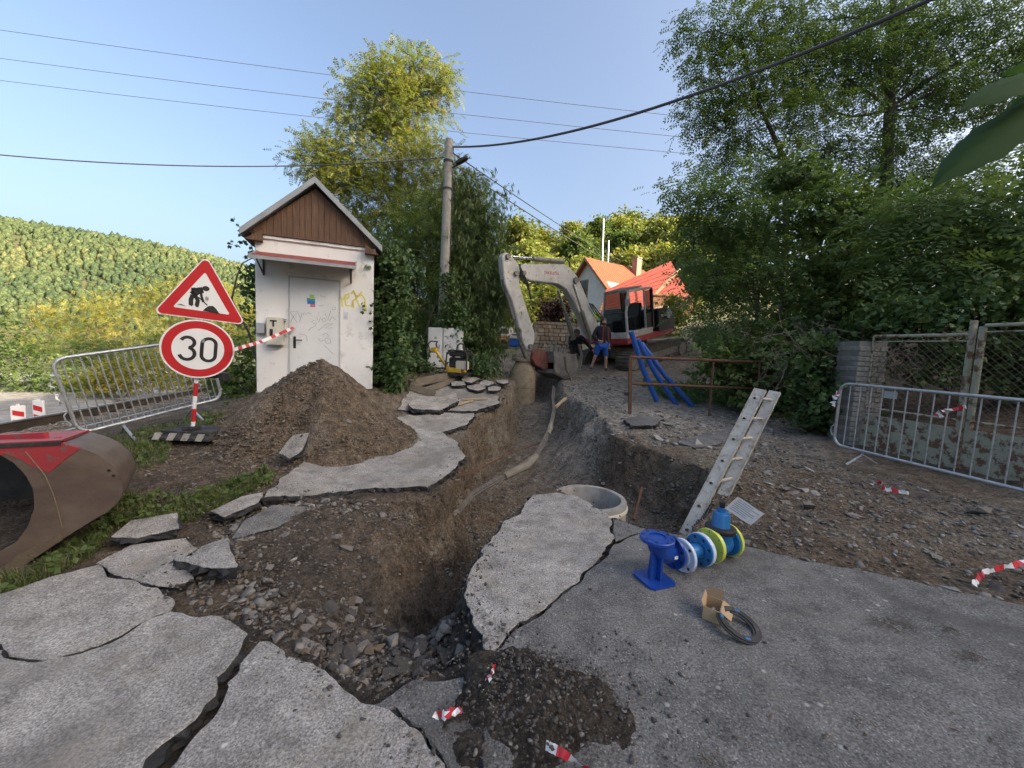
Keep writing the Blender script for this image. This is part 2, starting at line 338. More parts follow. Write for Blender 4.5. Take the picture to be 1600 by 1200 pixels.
BL = [(-1.7, 3.0, .8, .2), (-.7, 2.25, .6, .1), (-.9, 3.4, .45, .36), (-.55, 3.9, .4, .3), (-.7, 5.5, .9, .4), (-.3, 7.5, 1, .5), (.4, 6, .8, .52), (.6, 9, 1.5, .62), (1.25, 7.2, .7, .78), (1.6, 5.6, .7, .3), (1.6, 4.6, .8, .5), (3.6, 3.6, 1.2, .4), (4.6, 3.0, 1, .7), (3.2, 5.4, 1.0, .55), (3, 7, 1.4, .8), (2.6, 9.5, 2, .82), (3, 12.5, 2.5, .6),
      (-3.6, 4.2, 1, .24), (-5, 6, 2, .3), (-8.5, 9, 2.5, .5), (-1.6, 8, 1.4, .6), (0, 14, 2, .55), (-2, 10, 2, .25), (-2.4, 2.6, .5, .3), (-1.5, 6.3, .8, .6)]
def soil_tint(x, y):
    w_, s_ = .05, .05 * .3
    for bx, by, br, bv in BL:
        bx = bx + .05; k = np.exp(-((x - bx) ** 2 + (y - by) ** 2) / (br * br)); w_ = w_ + k; s_ = s_ + k * bv
    return s_ / w_ + .1 * fbm(x * 1.7, y * 1.7, o=3, s=21)
# near ground: a sheet whose cells grow with distance
ys = np.r_[np.geomspace(.33, 1.6, 90, endpoint=False), np.geomspace(1.6, 8.5, 370, endpoint=False), np.geomspace(8.5, 18.5, 80)]; aa = np.r_[np.linspace(-1.72, -1.0, 70, endpoint=False), np.linspace(-1.0, .72, 400, endpoint=False), np.linspace(.72, 1.72, 120)]
YY, AA = np.meshgrid(ys, aa, indexing='ij'); XX = AA * (YY + .25)
ZZ = G(XX, YY)
gx = np.gradient(ZZ, axis=1); dx = np.gradient(XX, axis=1); gy = np.gradient(ZZ, axis=0); dy = np.gradient(YY, axis=0); gy = gy - gx / dx * np.gradient(XX, axis=0)
nx, ny = -gx / dx, -gy / dy; nl = np.sqrt(nx * nx + ny * ny + 1); nx, ny, nz = nx / nl, ny / nl, 1 / nl
st = 1 - nz; amp = .045 * sstep(.15, .5, st) * fbm(XX * 10, YY * 10, ZZ * 2.5, o=3, s=61) + (.012 + .06 * sstep(.1, .5, st)) * (fbm(XX * 5, YY * 5, ZZ * 5, o=3, s=31) + .5 * np.abs(fbm(XX * 11, YY * 11, ZZ * 11, o=2, s=37)))
VX, VY, VZ = XX + nx * amp, YY + ny * amp, ZZ + nz * amp
nr, nc = XX.shape; idx = np.arange(nr * nc).reshape(nr, nc)
fq = np.stack([idx[:-1, :-1], idx[:-1, 1:], idx[1:, 1:], idx[1:, :-1]], -1).reshape(-1, 4)
tn = soil_tint(VX, VY) + .22 * sstep(.2, .6, st) * (fbm(VX * 2, VY * 2, VZ * 7, o=3, s=44))
ground = link('ground', npmesh('ground', np.c_[VX.ravel(), VY.ravel(), VZ.ravel()], fq, tn.ravel()), M_SOIL, smooth=True, origin=False, kind='structure')
# far terrain: one sheet to the horizon, sunk where the near sheet lies
def warp(n, near, far):
    t = np.linspace(-1, 1, n); return np.sign(t) * (near * np.abs(t) + (far - near) * np.abs(t) ** 3.2)
tx = warp(190, 60, 1500); ty = warp(190, 60, 1500) + 12
TX, TY = np.meshgrid(tx, ty, indexing='xy')
ins = (TY > 1.0) & (TY < 16.6) & (np.abs(TX) < 1.6 * (TY + .25))
TZ = H(TX, TY) - .1 + .25 * fbm(TX * .4, TY * .4, o=3) * sstep(16, 30, np.hypot(TX, TY)) - 1.6 * ins
ix = np.arange(TX.size).reshape(TX.shape)
M_TERR = pm('meadow_soil', (.05, .06, .02), (.1, .09, .04), scale=.35, rough=1, bump=.6, bscale=3, spots=(.14, .11, .06), sscale=.9, samt=.6)
link('terrain', npmesh('terrain', np.c_[TX.ravel(), TY.ravel(), TZ.ravel()], np.stack([ix[:-1, :-1], ix[:-1, 1:], ix[1:, 1:], ix[1:, :-1]], -1).reshape(-1, 4)), M_TERR, smooth=True, origin=False, kind='structure')
# ================================================================ BROKEN ASPHALT
M_ASL = asphalt_mat('asphalt_pale', (.23, .215, .195), (.35, .33, .3), (.5, .48, .44), (.33, .28, .21), .5)
M_ASD = asphalt_mat('asphalt_grey', (.115, .112, .108), (.17, .166, .158), (.38, .37, .35), (.21, .19, .16), .4)
M_BIT = pm('bitumen_edge', (.012, .012, .013), (.03, .03, .03), scale=14, rough=.75, bump=1, bscale=70, spots=(.09, .085, .08), sscale=60, samt=.55, sthr=.6)
def rough_edge(pts, step, amp, rg):
    """closed polygon -> the same outline broken into short uneven runs"""
    out = []; n = len(pts)
    for i in range(n):
        a, b = np.array(pts[i]), np.array(pts[(i + 1) % n]); L = np.hypot(*(b - a)); k = max(1, int(L / step)); nr_ = np.array([-(b - a)[1], (b - a)[0]]) / max(L, 1e-6)
        for j in range(k):
            t = j / k; q = a + (b - a) * t
            q = q + amp * np.array([1.5 * float(fbm(q[0] * 7, q[1] * 7, o=3, s=77)), 1.5 * float(fbm(q[0] * 7, q[1] * 7, o=3, s=78))])
            out.append(q)
    return out
def slab(name, pix, parent=None, th=.075, mat=None, step=.035, amp=.034, grid=.3, dz=0.0, seed=0, mats2=None, **pr):
    """asphalt plate from its outline; pix entries (u, v) or (u, v, raise)"""
    rg = np.random.default_rng(seed + len(pix) * 13); W = [PH(p[0], p[1], (p[2] if len(p) > 2 else 0) + dz) for p in pix]
    dzs = np.array([(p[2] if len(p) > 2 else 0) + dz for p in pix]); A = np.array([(1, q.x, q.y) for q in W])
    pl = np.linalg.lstsq(A, dzs, rcond=None)[0] if np.ptp(dzs) > 1e-6 else np.array([dz, 0, 0])
    top = lambda x, y: H(x, y) + pl[0] + pl[1] * x + pl[2] * y + .007 * fbm(x * 3, y * 3, o=3, s=5)
    ol = rough_edge([(q.x, q.y) for q in W], step, amp, rg); ol = np.array(ol)
    area = .5 * np.sum(ol[:, 0] * np.roll(ol[:, 1], -1) - np.roll(ol[:, 0], -1) * ol[:, 1])
    if area < 0: ol = ol[::-1]
    n = len(ol); x0, y0 = ol.min(0); x1, y1 = ol.max(0); inner = []
    gx_, gy_ = np.meshgrid(np.arange(x0, x1, grid), np.arange(y0, y1, grid)); q = np.c_[gx_.ravel(), gy_.ravel()]
    if len(q): q = q + rg.uniform(-.2, .2, q.shape) * grid; inner = q[sdist(q[:, 0], q[:, 1], ol) > grid * .35]
    allp = np.vstack([ol, inner]) if len(inner) else ol
    vo, _, fo, _, _, _ = geometry.delaunay_2d_cdt([Vector(p) for p in allp], [], [list(range(n))], 1, 1e-5)
    vo = np.array([(p.x, p.y) for p in vo]); tz = top(vo[:, 0], vo[:, 1])
    verts = [(a, b, c) for (a, b), c in zip(vo, tz)]; faces = [tuple(f) for f in fo]; mi = [0] * len(faces)
    nb = np.roll(ol, -1, 0) - np.roll(ol, 1, 0); nb = np.c_[nb[:, 1], -nb[:, 0]] / np.maximum(np.hypot(*nb.T), 1e-6)[:, None]
    base = len(verts); rz = top(ol[:, 0], ol[:, 1]); rings = []
    for off, dr, jt in ((0, 0, 0), (.004, .006, .003), (.008, .4 * th, .018), (-.002, .75 * th, .018), (-.012, th, .014)):
        p2 = ol + nb * (off + rg.normal(0, 1, n) * jt)[:, None] if jt else ol + nb * off
        rings.append(len(verts)); verts += [(a, b, c) for (a, b), c in zip(p2, rz - dr + (rg.normal(0, .004, n) if dr > .01 else 0))]
    for a, b, k in zip(rings[:-1], rings[1:], range(9)):
        for i in range(n): j = (i + 1) % n; faces.append((a + i, b + i, b + j, a + j)); mi.append(1 if k else 0)
    me = bpy.data.meshes.new(name); me.from_pydata(verts, [], faces); me.polygons.foreach_set('material_index', mi); me.update()
    if parent is None: return link(name, me, mats2 or [mat or M_ASL, M_BIT], **pr)
    return link(name, me, mats2 or [mat or M_ASL, M_BIT], parent, **pr)
pave = thing('pavement', None, None); pave['kind'] = 'structure'
slab('slab', [(-420, 1500), (-420, 1080), (-150, 1022), (0, 1012), (22, 1026), (75, 1034), (122, 1022), (262, 957), (300, 962), (345, 967), (389, 990), (375, 1017), (352, 1050), (337, 1086), (300, 1122), (265, 1152), (226, 1195), (190, 1260), (80, 1500)], pave, dz=.01, seed=1)
slab('slab', [(-420, 1072), (-420, 985), (-150, 955), (0, 928), (100, 895), (150, 886), (186, 908), (238, 920), (262, 936), (266, 952), (120, 1017), (75, 1029), (22, 1018), (0, 1005), (-150, 1015)], pave, seed=2)
slab('slab', [(152, 880), (205, 852), (290, 842), (303, 858), (276, 880), (302, 903), (268, 916), (243, 914), (190, 902)], pave, seed=3, amp=.014)
slab('slab', [(407, 1003), (442, 1016), (505, 1051), (545, 1076), (600, 1106), (660, 1160), (690, 1203), (720, 1290), (760, 1500), (180, 1500), (240, 1260), (266, 1210), (303, 1152), (343, 1112), (373, 1052), (388, 1022)], pave, seed=4)
slab('slab', [(575, 1094), (650, 1066), (738, 1054), (741, 1092), (745, 1180), (740, 1300), (735, 1296), (697, 1200), (668, 1158), (610, 1106)], pave, dz=-.02, mat=M_ASD, seed=5)
slab('slab', [(831, 773), (870, 768), (900, 776), (952, 803), (957, 838), (931, 876), (888, 911), (848, 951), (800, 988), (767, 1014), (746, 972), (723, 935), (736, 900), (760, 850), (786, 816), (812, 803)], pave, th=.1, seed=6)
slab('slab', [(958, 808), (1008, 827), (962, 846)], pave, mat=M_ASD, seed=7, amp=.01)
slab('slab', [(770, 1019), (804, 993), (852, 955), (892, 915), (935, 880), (962, 851), (1012, 831), (1085, 838), (1160, 850), (1240, 872), (1400, 903), (1550, 935), (1750, 975), (2300, 1080), (2300, 1500), (770, 1500), (755, 1300), (752, 1120), (747, 1052)], pave, mat=M_ASD, seed=8, grid=.22)
slab('slab', [(414, 776), (440, 745), (480, 715), (545, 695), (590, 675), (615, 652), (690, 645), (742, 646), (727, 663), (690, 676), (716, 692), (726, 714), (700, 738), (668, 758), (560, 764), (470, 772)], pave, seed=9, th=.1)
slab('slab', [(622, 640), (640, 612), (700, 604), (762, 610), (778, 618), (780, 630), (744, 641), (690, 641)], pave, seed=10, mat=M_ASL, th=.11)
slab('slab', [(332, 797), (376, 776), (412, 769), (404, 784), (350, 806)], pave, seed=11, amp=.012)
# right-hand far slabs of the torn surface
slab('slab', [(975, 655), (1000, 648), (1035, 655), (1020, 664), (985, 664)], pave, mat=M_ASD, dz=.02, seed=12)
slab('slab', [(1060, 690), (1120, 672), (1150, 680), (1130, 692), (1085, 700)], pave, mat=M_ASD, dz=.0, seed=13)
# loose plates: things
def loose(pix, label, **k): return slab('asphalt_chunk', pix, None, label=label, cat='asphalt chunk', group='loose asphalt chunks', **k)
loose([(271, 873, .05), (300, 868, .07), (318, 851, .1), (354, 841, .12), (370, 884, .12), (318, 884, .08)], 'thick grey asphalt chunk with black broken edge tipped up at the pit rim', th=.085, amp=.01, seed=20)
loose([(173, 838, .05), (205, 813, .07), (277, 801, .08), (276, 826, .06), (215, 840, .05)], 'flat pale asphalt chunk lying at the edge of the grass beside the excavator bucket', th=.075, amp=.012, seed=21)
loose([(362, 838, -.03), (385, 812, -.02), (425, 790, -.01), (486, 789, -.02), (478, 802, -.05), (430, 826, -.06)], 'dark asphalt chunk slid down into the pit below the pavement edge', mat=M_ASD, th=.09, amp=.012, seed=22)
loose([(436, 712, .1), (458, 678, .34), (482, 681, .34), (472, 700, .22), (452, 716, .1)], 'grey asphalt chunk leaning on the foot of the soil heap', th=.07, amp=.01, seed=23)
loose([(482, 696, .15), (500, 676, .26), (540, 690, .2), (548, 703, .1)], 'dark asphalt chunk half buried in the soil heap', mat=M_ASD, th=.08, amp=.01, seed=24)
loose([(638, 632, .1), (652, 617, .13), (712, 614, .13), (717, 625, .12), (690, 640, .1), (645, 638, .1)], 'large pale asphalt chunk lying on the pavement beside the plank frame', th=.1, amp=.012, seed=25)
loose([(560, 685, .05), (575, 676, .07), (600, 683, .06), (585, 693, .04)], 'small black asphalt chunk beside the right foot of the heap', mat=M_ASD, th=.06, amp=.008, seed=26)
loose([(598, 672, .04), (620, 666, .07), (640, 672, .06), (615, 681, .04)], 'small dark asphalt chunk on the pavement between heap and pale slab', mat=M_ASD, th=.06, amp=.008, seed=27)
for k, (cx, cy, w_, h_) in enumerate([(735, 592, 28, 8), (760, 598, 24, 7), (745, 605, 30, 8), (772, 607, 22, 7), (716, 599, 22, 7), (785, 596, 18, 6)]):
    r2 = np.random.default_rng(k); n = 6; pts = [(cx + w_ * .55 * math.cos(2 * math.pi * i / n + .4) * r2.uniform(.8, 1.1), cy + h_ * .6 * math.sin(2 * math.pi * i / n + .4) * r2.uniform(.8, 1.1), .06 + .05 * r2.random()) for i in range(n)]
    loose(pts, 'thin dusty asphalt chunk in the scatter between plate compactor and trench', mat=M_ASL, th=.06, amp=.008, seed=30 + k)
# ================================================================ SOIL HEAPS
def heap_mesh(name, fn, x0, x1, y0, y1, n, mat, tint, **pr):
    x = np.linspace(x0, x1, n); y = np.linspace(y0, y1, n); X, Y = np.meshgrid(x, y); hh = fn(X, Y)
    Z = H(X, Y) - .08 + hh + np.where(hh > .01, .05 * fbm(X * 9, Y * 9, o=5, s=3) + .1 * fbm(X * 2.5, Y * 2.5, o=2, s=9), -.2)
    i = np.arange(n * n).reshape(n, n); f = np.stack([i[:-1, :-1], i[:-1, 1:], i[1:, 1:], i[1:, :-1]], -1).reshape(-1, 4)
    keep = (hh.ravel()[f] > .002).any(1)
    return link(name, npmesh(name, np.c_[X.ravel(), Y.ravel(), Z.ravel()], f[keep], tint + .12 * fbm(X.ravel() * 2, Y.ravel() * 2, o=3)), mat, smooth=True, **pr)
heap = heap_mesh('soil_heap', heap_h, -4.5, -.9, 3.6, 7.0, 330, M_SOIL, .43, label='tall brown heap of excavated soil in front of the white shed', cat='soil heap')
GC = PH(830, 1105)
def gheap(x, y):
    d = np.hypot((x - GC.x - .02) / .38, (y - GC.y) / .32); d = d * (1 + .25 * fbm(x * 5, y * 5, o=2)); return .16 * np.clip(1 - d, 0, 1)
def gheap2(x, y): return np.where(gheap(x, y) > .0, gheap(x, y) ** 1 * .8 + .075, 0)
heap_mesh('gravel_heap', gheap2, GC.x - .6, GC.x + .6, GC.y - .55, GC.y + .5, 160, M_SOIL, .12, label='low heap of dark wet gravel spilled on the grey asphalt', cat='gravel heap')
# ================================================================ STONES
def stone_mesh(k, flat):
    r2 = np.random.default_rng(100 + k); bm = bmesh.new()
    for _ in range(11):
        p = r2.normal(size=3); p /= np.linalg.norm(p); p *= r2.uniform(.38, .55) * np.array([1.15, .85, flat]); bm.verts.new(p)
    bmesh.ops.convex_hull(bm, input=bm.verts); bmesh.ops.delete(bm, geom=[v for v in bm.verts if not v.link_faces], context='VERTS'); bmesh.ops.triangulate(bm, faces=bm.faces)
    me = bpy.data.meshes.new('stone'); bm.to_mesh(me); bm.free(); return me
M_ST = [pm('stone_grey', (.15, .138, .122), (.24, .222, .195), scale=8, rough=.9, bump=.5, bscale=90, spots=(.07, .05, .035), sscale=9, samt=.6),
        pm('stone_dark', (.05, .045, .04), (.09, .08, .07), scale=8, rough=.85, bump=.5, bscale=90, spots=(.13, .12, .1), sscale=30, samt=.5),
        pm('stone_brown', (.1, .075, .05), (.17, .13, .09), scale=8, rough=.9, bump=.5, bscale=90),
        pm('stone_pale', (.26, .25, .225), (.36, .34, .3), scale=8, rough=.9, bump=.4, bscale=90, spots=(.12, .09, .06), sscale=12, samt=.5)]
STM = []
for m_ in M_ST:
    L_ = []
    for k in range(7):
        me = stone_mesh(k, .62 if k < 4 else .32); me.materials.append(m_); L_.append(me)
    STM.append(L_)
def stone_arr(k):
    me = STM[0][k]; v = np.array([v.co for v in me.vertices]); f = np.array([p.vertices for p in me.polygons]); return v, f
SARR = [stone_arr(k) for k in range(7)]
def rotm(r2, n, tilt=1.0):
    a = r2.uniform(0, 2 * np.pi, n); b = r2.normal(0, .5, n) * tilt; c = r2.normal(0, .5, n) * tilt
    ca, sa, cb, sb, cc, s_c = np.cos(a), np.sin(a), np.cos(b), np.sin(b), np.cos(c), np.sin(c); z, o = np.zeros(n), np.ones(n)
    A = np.stack([ca, -sa, z, sa, ca, z, z, z, o], -1).reshape(n, 3, 3); B = np.stack([o, z, z, z, cb, -sb, z, sb, cb], -1).reshape(n, 3, 3); C = np.stack([cc, z, s_c, z, o, z, -s_c, z, cc], -1).reshape(n, 3, 3)
    return A @ B @ C
def surf(x, y): return np.maximum(G(x, y), np.where(heap_h(x, y) > .02, H(x, y) - .08 + heap_h(x, y), -9))
def big_stones(pts, sizes, mk, seed, flat=False, parent=None, sink=.1):
    r2 = np.random.default_rng(seed); par = parent or ground
    for (x, y), s_ in zip(pts, sizes):
        o = bpy.data.objects.new('stone', STM[mk[int(r2.integers(len(mk)))]][int(r2.integers(4, 7) if flat else r2.integers(0, 5))]); COL.objects.link(o); o.parent = par
        z = float(surf(np.array([x]), np.array([y]))[0]); z = z + s_ * (.12 if flat else .22) - sink * s_
        o.location = (x, y, z) if par is ground else (x - par.location.x, y - par.location.y, z - par.location.z)
        o.rotation_euler = (r2.normal(0, .3), r2.normal(0, .3), r2.uniform(0, 6.3)); o.scale = (s_ * r2.uniform(.8, 1.3), s_, s_ * r2.uniform(.7, 1.1))
def gravel(name, fn, n, smin, smax, mat, seed, flatp=.4, zfn=None, parent=None, **pr):
    """many small stones as one mesh; fn(r2, n) -> x, y"""
    r2 = np.random.default_rng(seed); x, y = fn(r2, n); n = len(x); z = (zfn or surf)(x, y); s_ = smin * (smax / smin) ** (r2.random(n) ** 1.8); vs, fs, b = [], [], 0
    pick = np.where(r2.random(n) < flatp, r2.integers(4, 7, n), r2.integers(0, 4, n)); Rm = rotm(r2, n, .6)
    for k in range(7):
        w_ = np.where(pick == k)[0]
        if not len(w_): continue
        v, f = SARR[k]; q = np.einsum('nij,vj->nvi', Rm[w_], v) * s_[w_][:, None, None]; q += np.c_[x[w_], y[w_], z[w_] + s_[w_] * .1][:, None]
        vs.append(q.reshape(-1, 3)); fs.append((f[None] + (np.arange(len(w_)) * len(v))[:, None, None] + b).reshape(-1, 3)); b += len(w_) * len(v)
    return link(name, npmesh(name, np.vstack(vs), np.vstack(fs)), mat, parent, origin=parent is None, kind='stuff', **pr)
def inpoly(pix, fz=None):
    W = np.array([PH(*p)[:2] for p in pix])
    def f(r2, n):
        lo, hi = W.min(0), W.max(0); q = r2.uniform(lo, hi, (n * 6, 2)); q = q[sdist(q[:, 0], q[:, 1], W) > 0][:n]; return q[:, 0], q[:, 1]
    return f
def in_pit(cond):
    def f(r2, n):
        q = np.c_[r2.uniform(-2.8, 2.6, n * 40), r2.uniform(1.6, 13, n * 40)]; m = (sdist(q[:, 0], q[:, 1]) > .06) & cond(q[:, 0], q[:, 1]); q = q[m][:n]; return q[:, 0], q[:, 1]
    return f
rub = in_pit(lambda x, y: (y < 2.75) & (x > -1.25) & (y < 2.9 + .2 * x))
r2 = np.random.default_rng(5); q = np.c_[rub(r2, 210)]
big_stones(q, r2.uniform(.05, .13, len(q)) , [0, 1, 1, 2, 0], 50)
gravel('rubble', rub, 1100, .02, .07, M_ST[1], 51, parent=ground); gravel('rubble', rub, 350, .015, .05, M_ST[0], 52, parent=ground)
slope = in_pit(lambda x, y: (x < -.9) & (y > 2.1))
q = np.c_[slope(r2, 40)]; big_stones(q, r2.uniform(.03, .09, len(q)), [0, 0, 2, 1, 3], 53)
gravel('rubble', slope, 900, .012, .045, M_ST[0], 54, parent=ground); gravel('rubble', slope, 500, .012, .04, M_ST[2], 55, parent=ground); gravel('rubble', slope, 700, .012, .04, M_ST[1], 56, parent=ground)
def on_wall(r2, n):
    q = np.c_[r2.uniform(-3.0, 2.8, n * 60), r2.uniform(1.6, 12.8, n * 60)]; d = sdist(q[:, 0], q[:, 1]); m = (d > -.02) & (d < .3) & (r2.random(len(d)) < np.clip(6 / q[:, 1] ** 1.3, 0, 1)); q = q[m][:n]; return q[:, 0], q[:, 1]
gravel('wall_stones', on_wall, 1500, .025, .11, M_ST[0], 151, .5, parent=ground); gravel('wall_stones', on_wall, 2200, .018, .07, M_ST[2], 152, .4, parent=ground); gravel('wall_clods', on_wall, 1500, .02, .09, M_ST[1], 153, .3, parent=ground)
tr = in_pit(lambda x, y: (y > 3.3) & (x > -.9))
gravel('rubble', tr, 1600, .02, .08, M_ST[0], 57, parent=ground); gravel('rubble', tr, 900, .015, .07, M_ST[2], 58, parent=ground)
# torn ground on the right, flat flakes of old surfacing
rgt = inpoly([(1100, 690), (1240, 655), (1300, 720), (1450, 760), (1700, 830), (1900, 960), (1560, 925), (1400, 893), (1240, 862), (1120, 838), (1130, 750)])
q = np.c_[rgt(r2, 85)]; big_stones(q, r2.uniform(.05, .17, len(q)), [0, 0, 1, 3, 0], 60, flat=True)
gravel('flakes', rgt, 1900, .02, .08, M_ST[0], 61, .8, parent=ground); gravel('flakes', rgt, 1000, .012, .06, M_ST[1], 62, .7, parent=ground); gravel('flakes', rgt, 700, .012, .06, M_ST[3], 63, .7, parent=ground)
far_r = inpoly([(880, 600), (930, 585), (1000, 590), (985, 640), (1180, 640), (1240, 660), (1110, 700), (965, 685), (935, 640)])
gravel('flakes', far_r, 1200, .025, .12, M_ST[0], 64, .8, parent=ground); gravel('flakes', far_r, 1100, .025, .13, M_ST[3], 65, .8, parent=ground)
q = np.c_[far_r(r2, 30)]; big_stones(q, r2.uniform(.1, .28, len(q)), [0, 0, 3, 1], 66, flat=True)
# left verge and heap
lft = inpoly([(200, 735), (330, 660), (330, 640), (420, 720), (440, 745), (380, 775), (300, 765)])
gravel('pebbles', lft, 900, .012, .05, M_ST[2], 70, parent=ground); gravel('pebbles', lft, 400, .012, .05, M_ST[0], 71, parent=ground)
def on_heap(r2, n):
    th = r2.uniform(0, 2 * np.pi, n); d = HEAPR * 1.12 * np.sqrt(r2.random(n)); return HEAPC[0] + d * np.cos(th), HEAPC[1] + .9 * d * np.sin(th)
gravel('heap_stones', on_heap, 2600, .014, .07, M_ST[2], 72, parent=ground); gravel('heap_stones', on_heap, 900, .015, .06, M_ST[0], 73, parent=ground); gravel('heap_clods', on_heap, 1500, .012, .06, M_ST[1], 74, parent=ground)
big_stones([tuple(PH(u, v, .05)[:2]) for u, v in ((394, 722), (366, 716), (545, 700), (470, 705), (420, 742), (330, 748))], [.07, .05, .08, .06, .05, .04], [3, 0, 2], 75)
big_stones([tuple(PH(u, v)[:2]) for u, v in ((392, 900), (540, 825), (1268, 790), (1345, 755), (1225, 800), (1530, 800))], [.11, .15, .2, .12, .1, .2], [0, 3, 2], 76)
isl = inpoly([(600, 690), (640, 600), (730, 580), (795, 590), (790, 612), (640, 615)])
gravel('pebbles', isl, 700, .02, .08, M_ST[0], 77, .6, parent=ground)
frt = lambda r2, n: (GC.x + .36 * r2.normal(size=n), GC.y + .27 * r2.normal(size=n))
gz = lambda x, y: np.where(gheap2(x, y) > .01, H(x, y) - .08 + gheap2(x, y) + .01, H(x, y) + .003)
def frt2(r2, n):
    x, y = frt(r2, n); k = (gheap2(x, y) > .01) | (r2.random(n) < .35); return x[k], y[k]
gravel('loose_gravel', frt2, 2600, .006, .03, M_ST[1], 78, .3, gz, parent=ground); gravel('loose_gravel', frt2, 350, .006, .028, M_ST[0], 79, .3, gz, parent=ground)
def on_edge(lo, hi):
    def f(r2, n):
        q = np.c_[r2.uniform(-3.0, 2.8, n * 50), r2.uniform(1.5, 7.5, n * 50)]; d = sdist(q[:, 0], q[:, 1]); q = q[(d > lo) & (d < hi) & (r2.random(len(d)) < np.clip(4 / q[:, 1] ** 1.4, 0, 1))][:n]; return q[:, 0], q[:, 1]
    return f
gravel('edge_crumbs', on_edge(-.13, .03), 700, .008, .035, M_ST[1], 81, .4, lambda x, y: H(x, y) + .002, parent=ground); gravel('edge_crumbs', on_edge(-.3, .0), 900, .005, .018, M_ST[2], 82, .4, lambda x, y: H(x, y) + .002, parent=ground); gravel('edge_crumbs', on_edge(-.2, .02), 350, .008, .03, M_ST[0], 83, .4, lambda x, y: H(x, y) + .002, parent=ground)
asp = lambda r2, n: (r2.uniform(-1.2, 3.5, n), r2.uniform(.9, 3.0, n))
def asp2(r2, n):
    x, y = asp(r2, n); k = sdist(x, y) < -.04; return x[k], y[k]
gravel('loose_grit', asp2, 500, .004, .014, M_ST[0], 80, .5, lambda x, y: H(x, y) + .002, parent=ground)
# ================================================================ MATERIALS FOR OBJECTS
M_PLAS = pm('white_plaster', (.78, .77, .75), (.7, .69, .67), scale=1.6, rough=.9, bump=.35, bscale=120, spots=(.42, .4, .36), sscale=2.6, samt=.5, sthr=.56)
M_DOOR = pm('white_door_paint', (.68, .685, .685), (.6, .605, .605), scale=2, rough=.6, bump=.05, spots=(.36, .37, .37), sscale=9, samt=.3, sthr=.6)
M_WOOD = pm('brown_stained_wood', (.125, .066, .036), (.075, .037, .02), scale=6, rough=.7, bump=.5, bscale=30, stretch=(8, 8, .7), spots=(.28, .15, .08), sscale=5, samt=.4)
M_ROOFM = pm('roof_flashing', (.32, .33, .34), (.24, .25, .26), scale=5, rough=.5, metal=.3, bump=.05)
M_REDFELT = pm('red_roof_felt', (.25, .055, .04), (.16, .04, .03), scale=12, rough=.9, bump=.4, bscale=150)
M_BLACK = pm('black_plastic', (.012, .012, .013), (.02, .02, .02), rough=.5, bump=.05)
M_DARK = pm('dark_metal', (.03, .03, .032), (.06, .055, .05), scale=9, rough=.6, metal=.4, bump=.2, spots=(.1, .07, .045), sscale=15)
M_CREAM = pm('cream_plastic', (.58, .55, .46), (.5, .47, .4), rough=.6, bump=.03)
M_GREYB = pm('grey_plastic', (.33, .35, .37), (.28, .3, .32), rough=.5, bump=.03)
M_GALV = pm('galvanised_steel', (.5, .52, .54), (.38, .4, .42), scale=14, rough=.45, metal=.65, bump=.08, spots=(.24, .22, .19), sscale=16, samt=.6)
M_ALU = pm('worn_aluminium', (.5, .47, .41), (.38, .35, .3), scale=9, rough=.6, metal=.3, bump=.15, spots=(.2, .17, .13), sscale=14, samt=.6)
M_RUST = pm('rusty_iron', (.09, .045, .028), (.15, .075, .04), scale=12, rough=.9, bump=.5, bscale=90, spots=(.03, .022, .02), sscale=25)
M_RUSTG = pm('rust_with_old_green_paint', (.26, .27, .2), (.33, .32, .24), scale=5, rough=.85, bump=.4, spots=(.12, .06, .035), sscale=9, samt=.95, sthr=.5)
M_CONC = pm('concrete', (.3, .29, .265), (.22, .21, .19), scale=6, rough=.92, bump=.4, bscale=80, spots=(.15, .13, .1), sscale=7, samt=.5)
M_CONB = pm('muddy_concrete', (.27, .22, .15), (.2, .16, .11), scale=5, rough=.92, bump=.4, spots=(.12, .09, .06), sscale=8, samt=.6)
M_SRED = pm('sign_red', (.48, .02, .025), (.42, .02, .025), rough=.35, bump=.02, spots=(.6, .35, .33), sscale=55, samt=.6, sthr=.7)
M_SWHITE = pm('sign_white', (.74, .75, .76), (.68, .69, .7), rough=.35, bump=.02, spots=(.45, .44, .42), sscale=30, samt=.4, sthr=.66)
M_TRED = pm('tape_red', (.55, .03, .045), (.45, .03, .04), rough=.35, bump=.05)
M_TWHITE = pm('tape_white', (.75, .75, .74), (.62, .61, .6), rough=.35, bump=.05)
M_RUB = pm('black_rubber', (.02, .02, .021), (.04, .038, .036), rough=.75, bump=.3, spots=(.1, .09, .075), sscale=16, samt=.5)
M_STRIPE = pm('worn_white_stripe', (.4, .37, .32), (.28, .26, .22), rough=.8, bump=.3, spots=(.1, .08, .06), sscale=12, samt=.7)
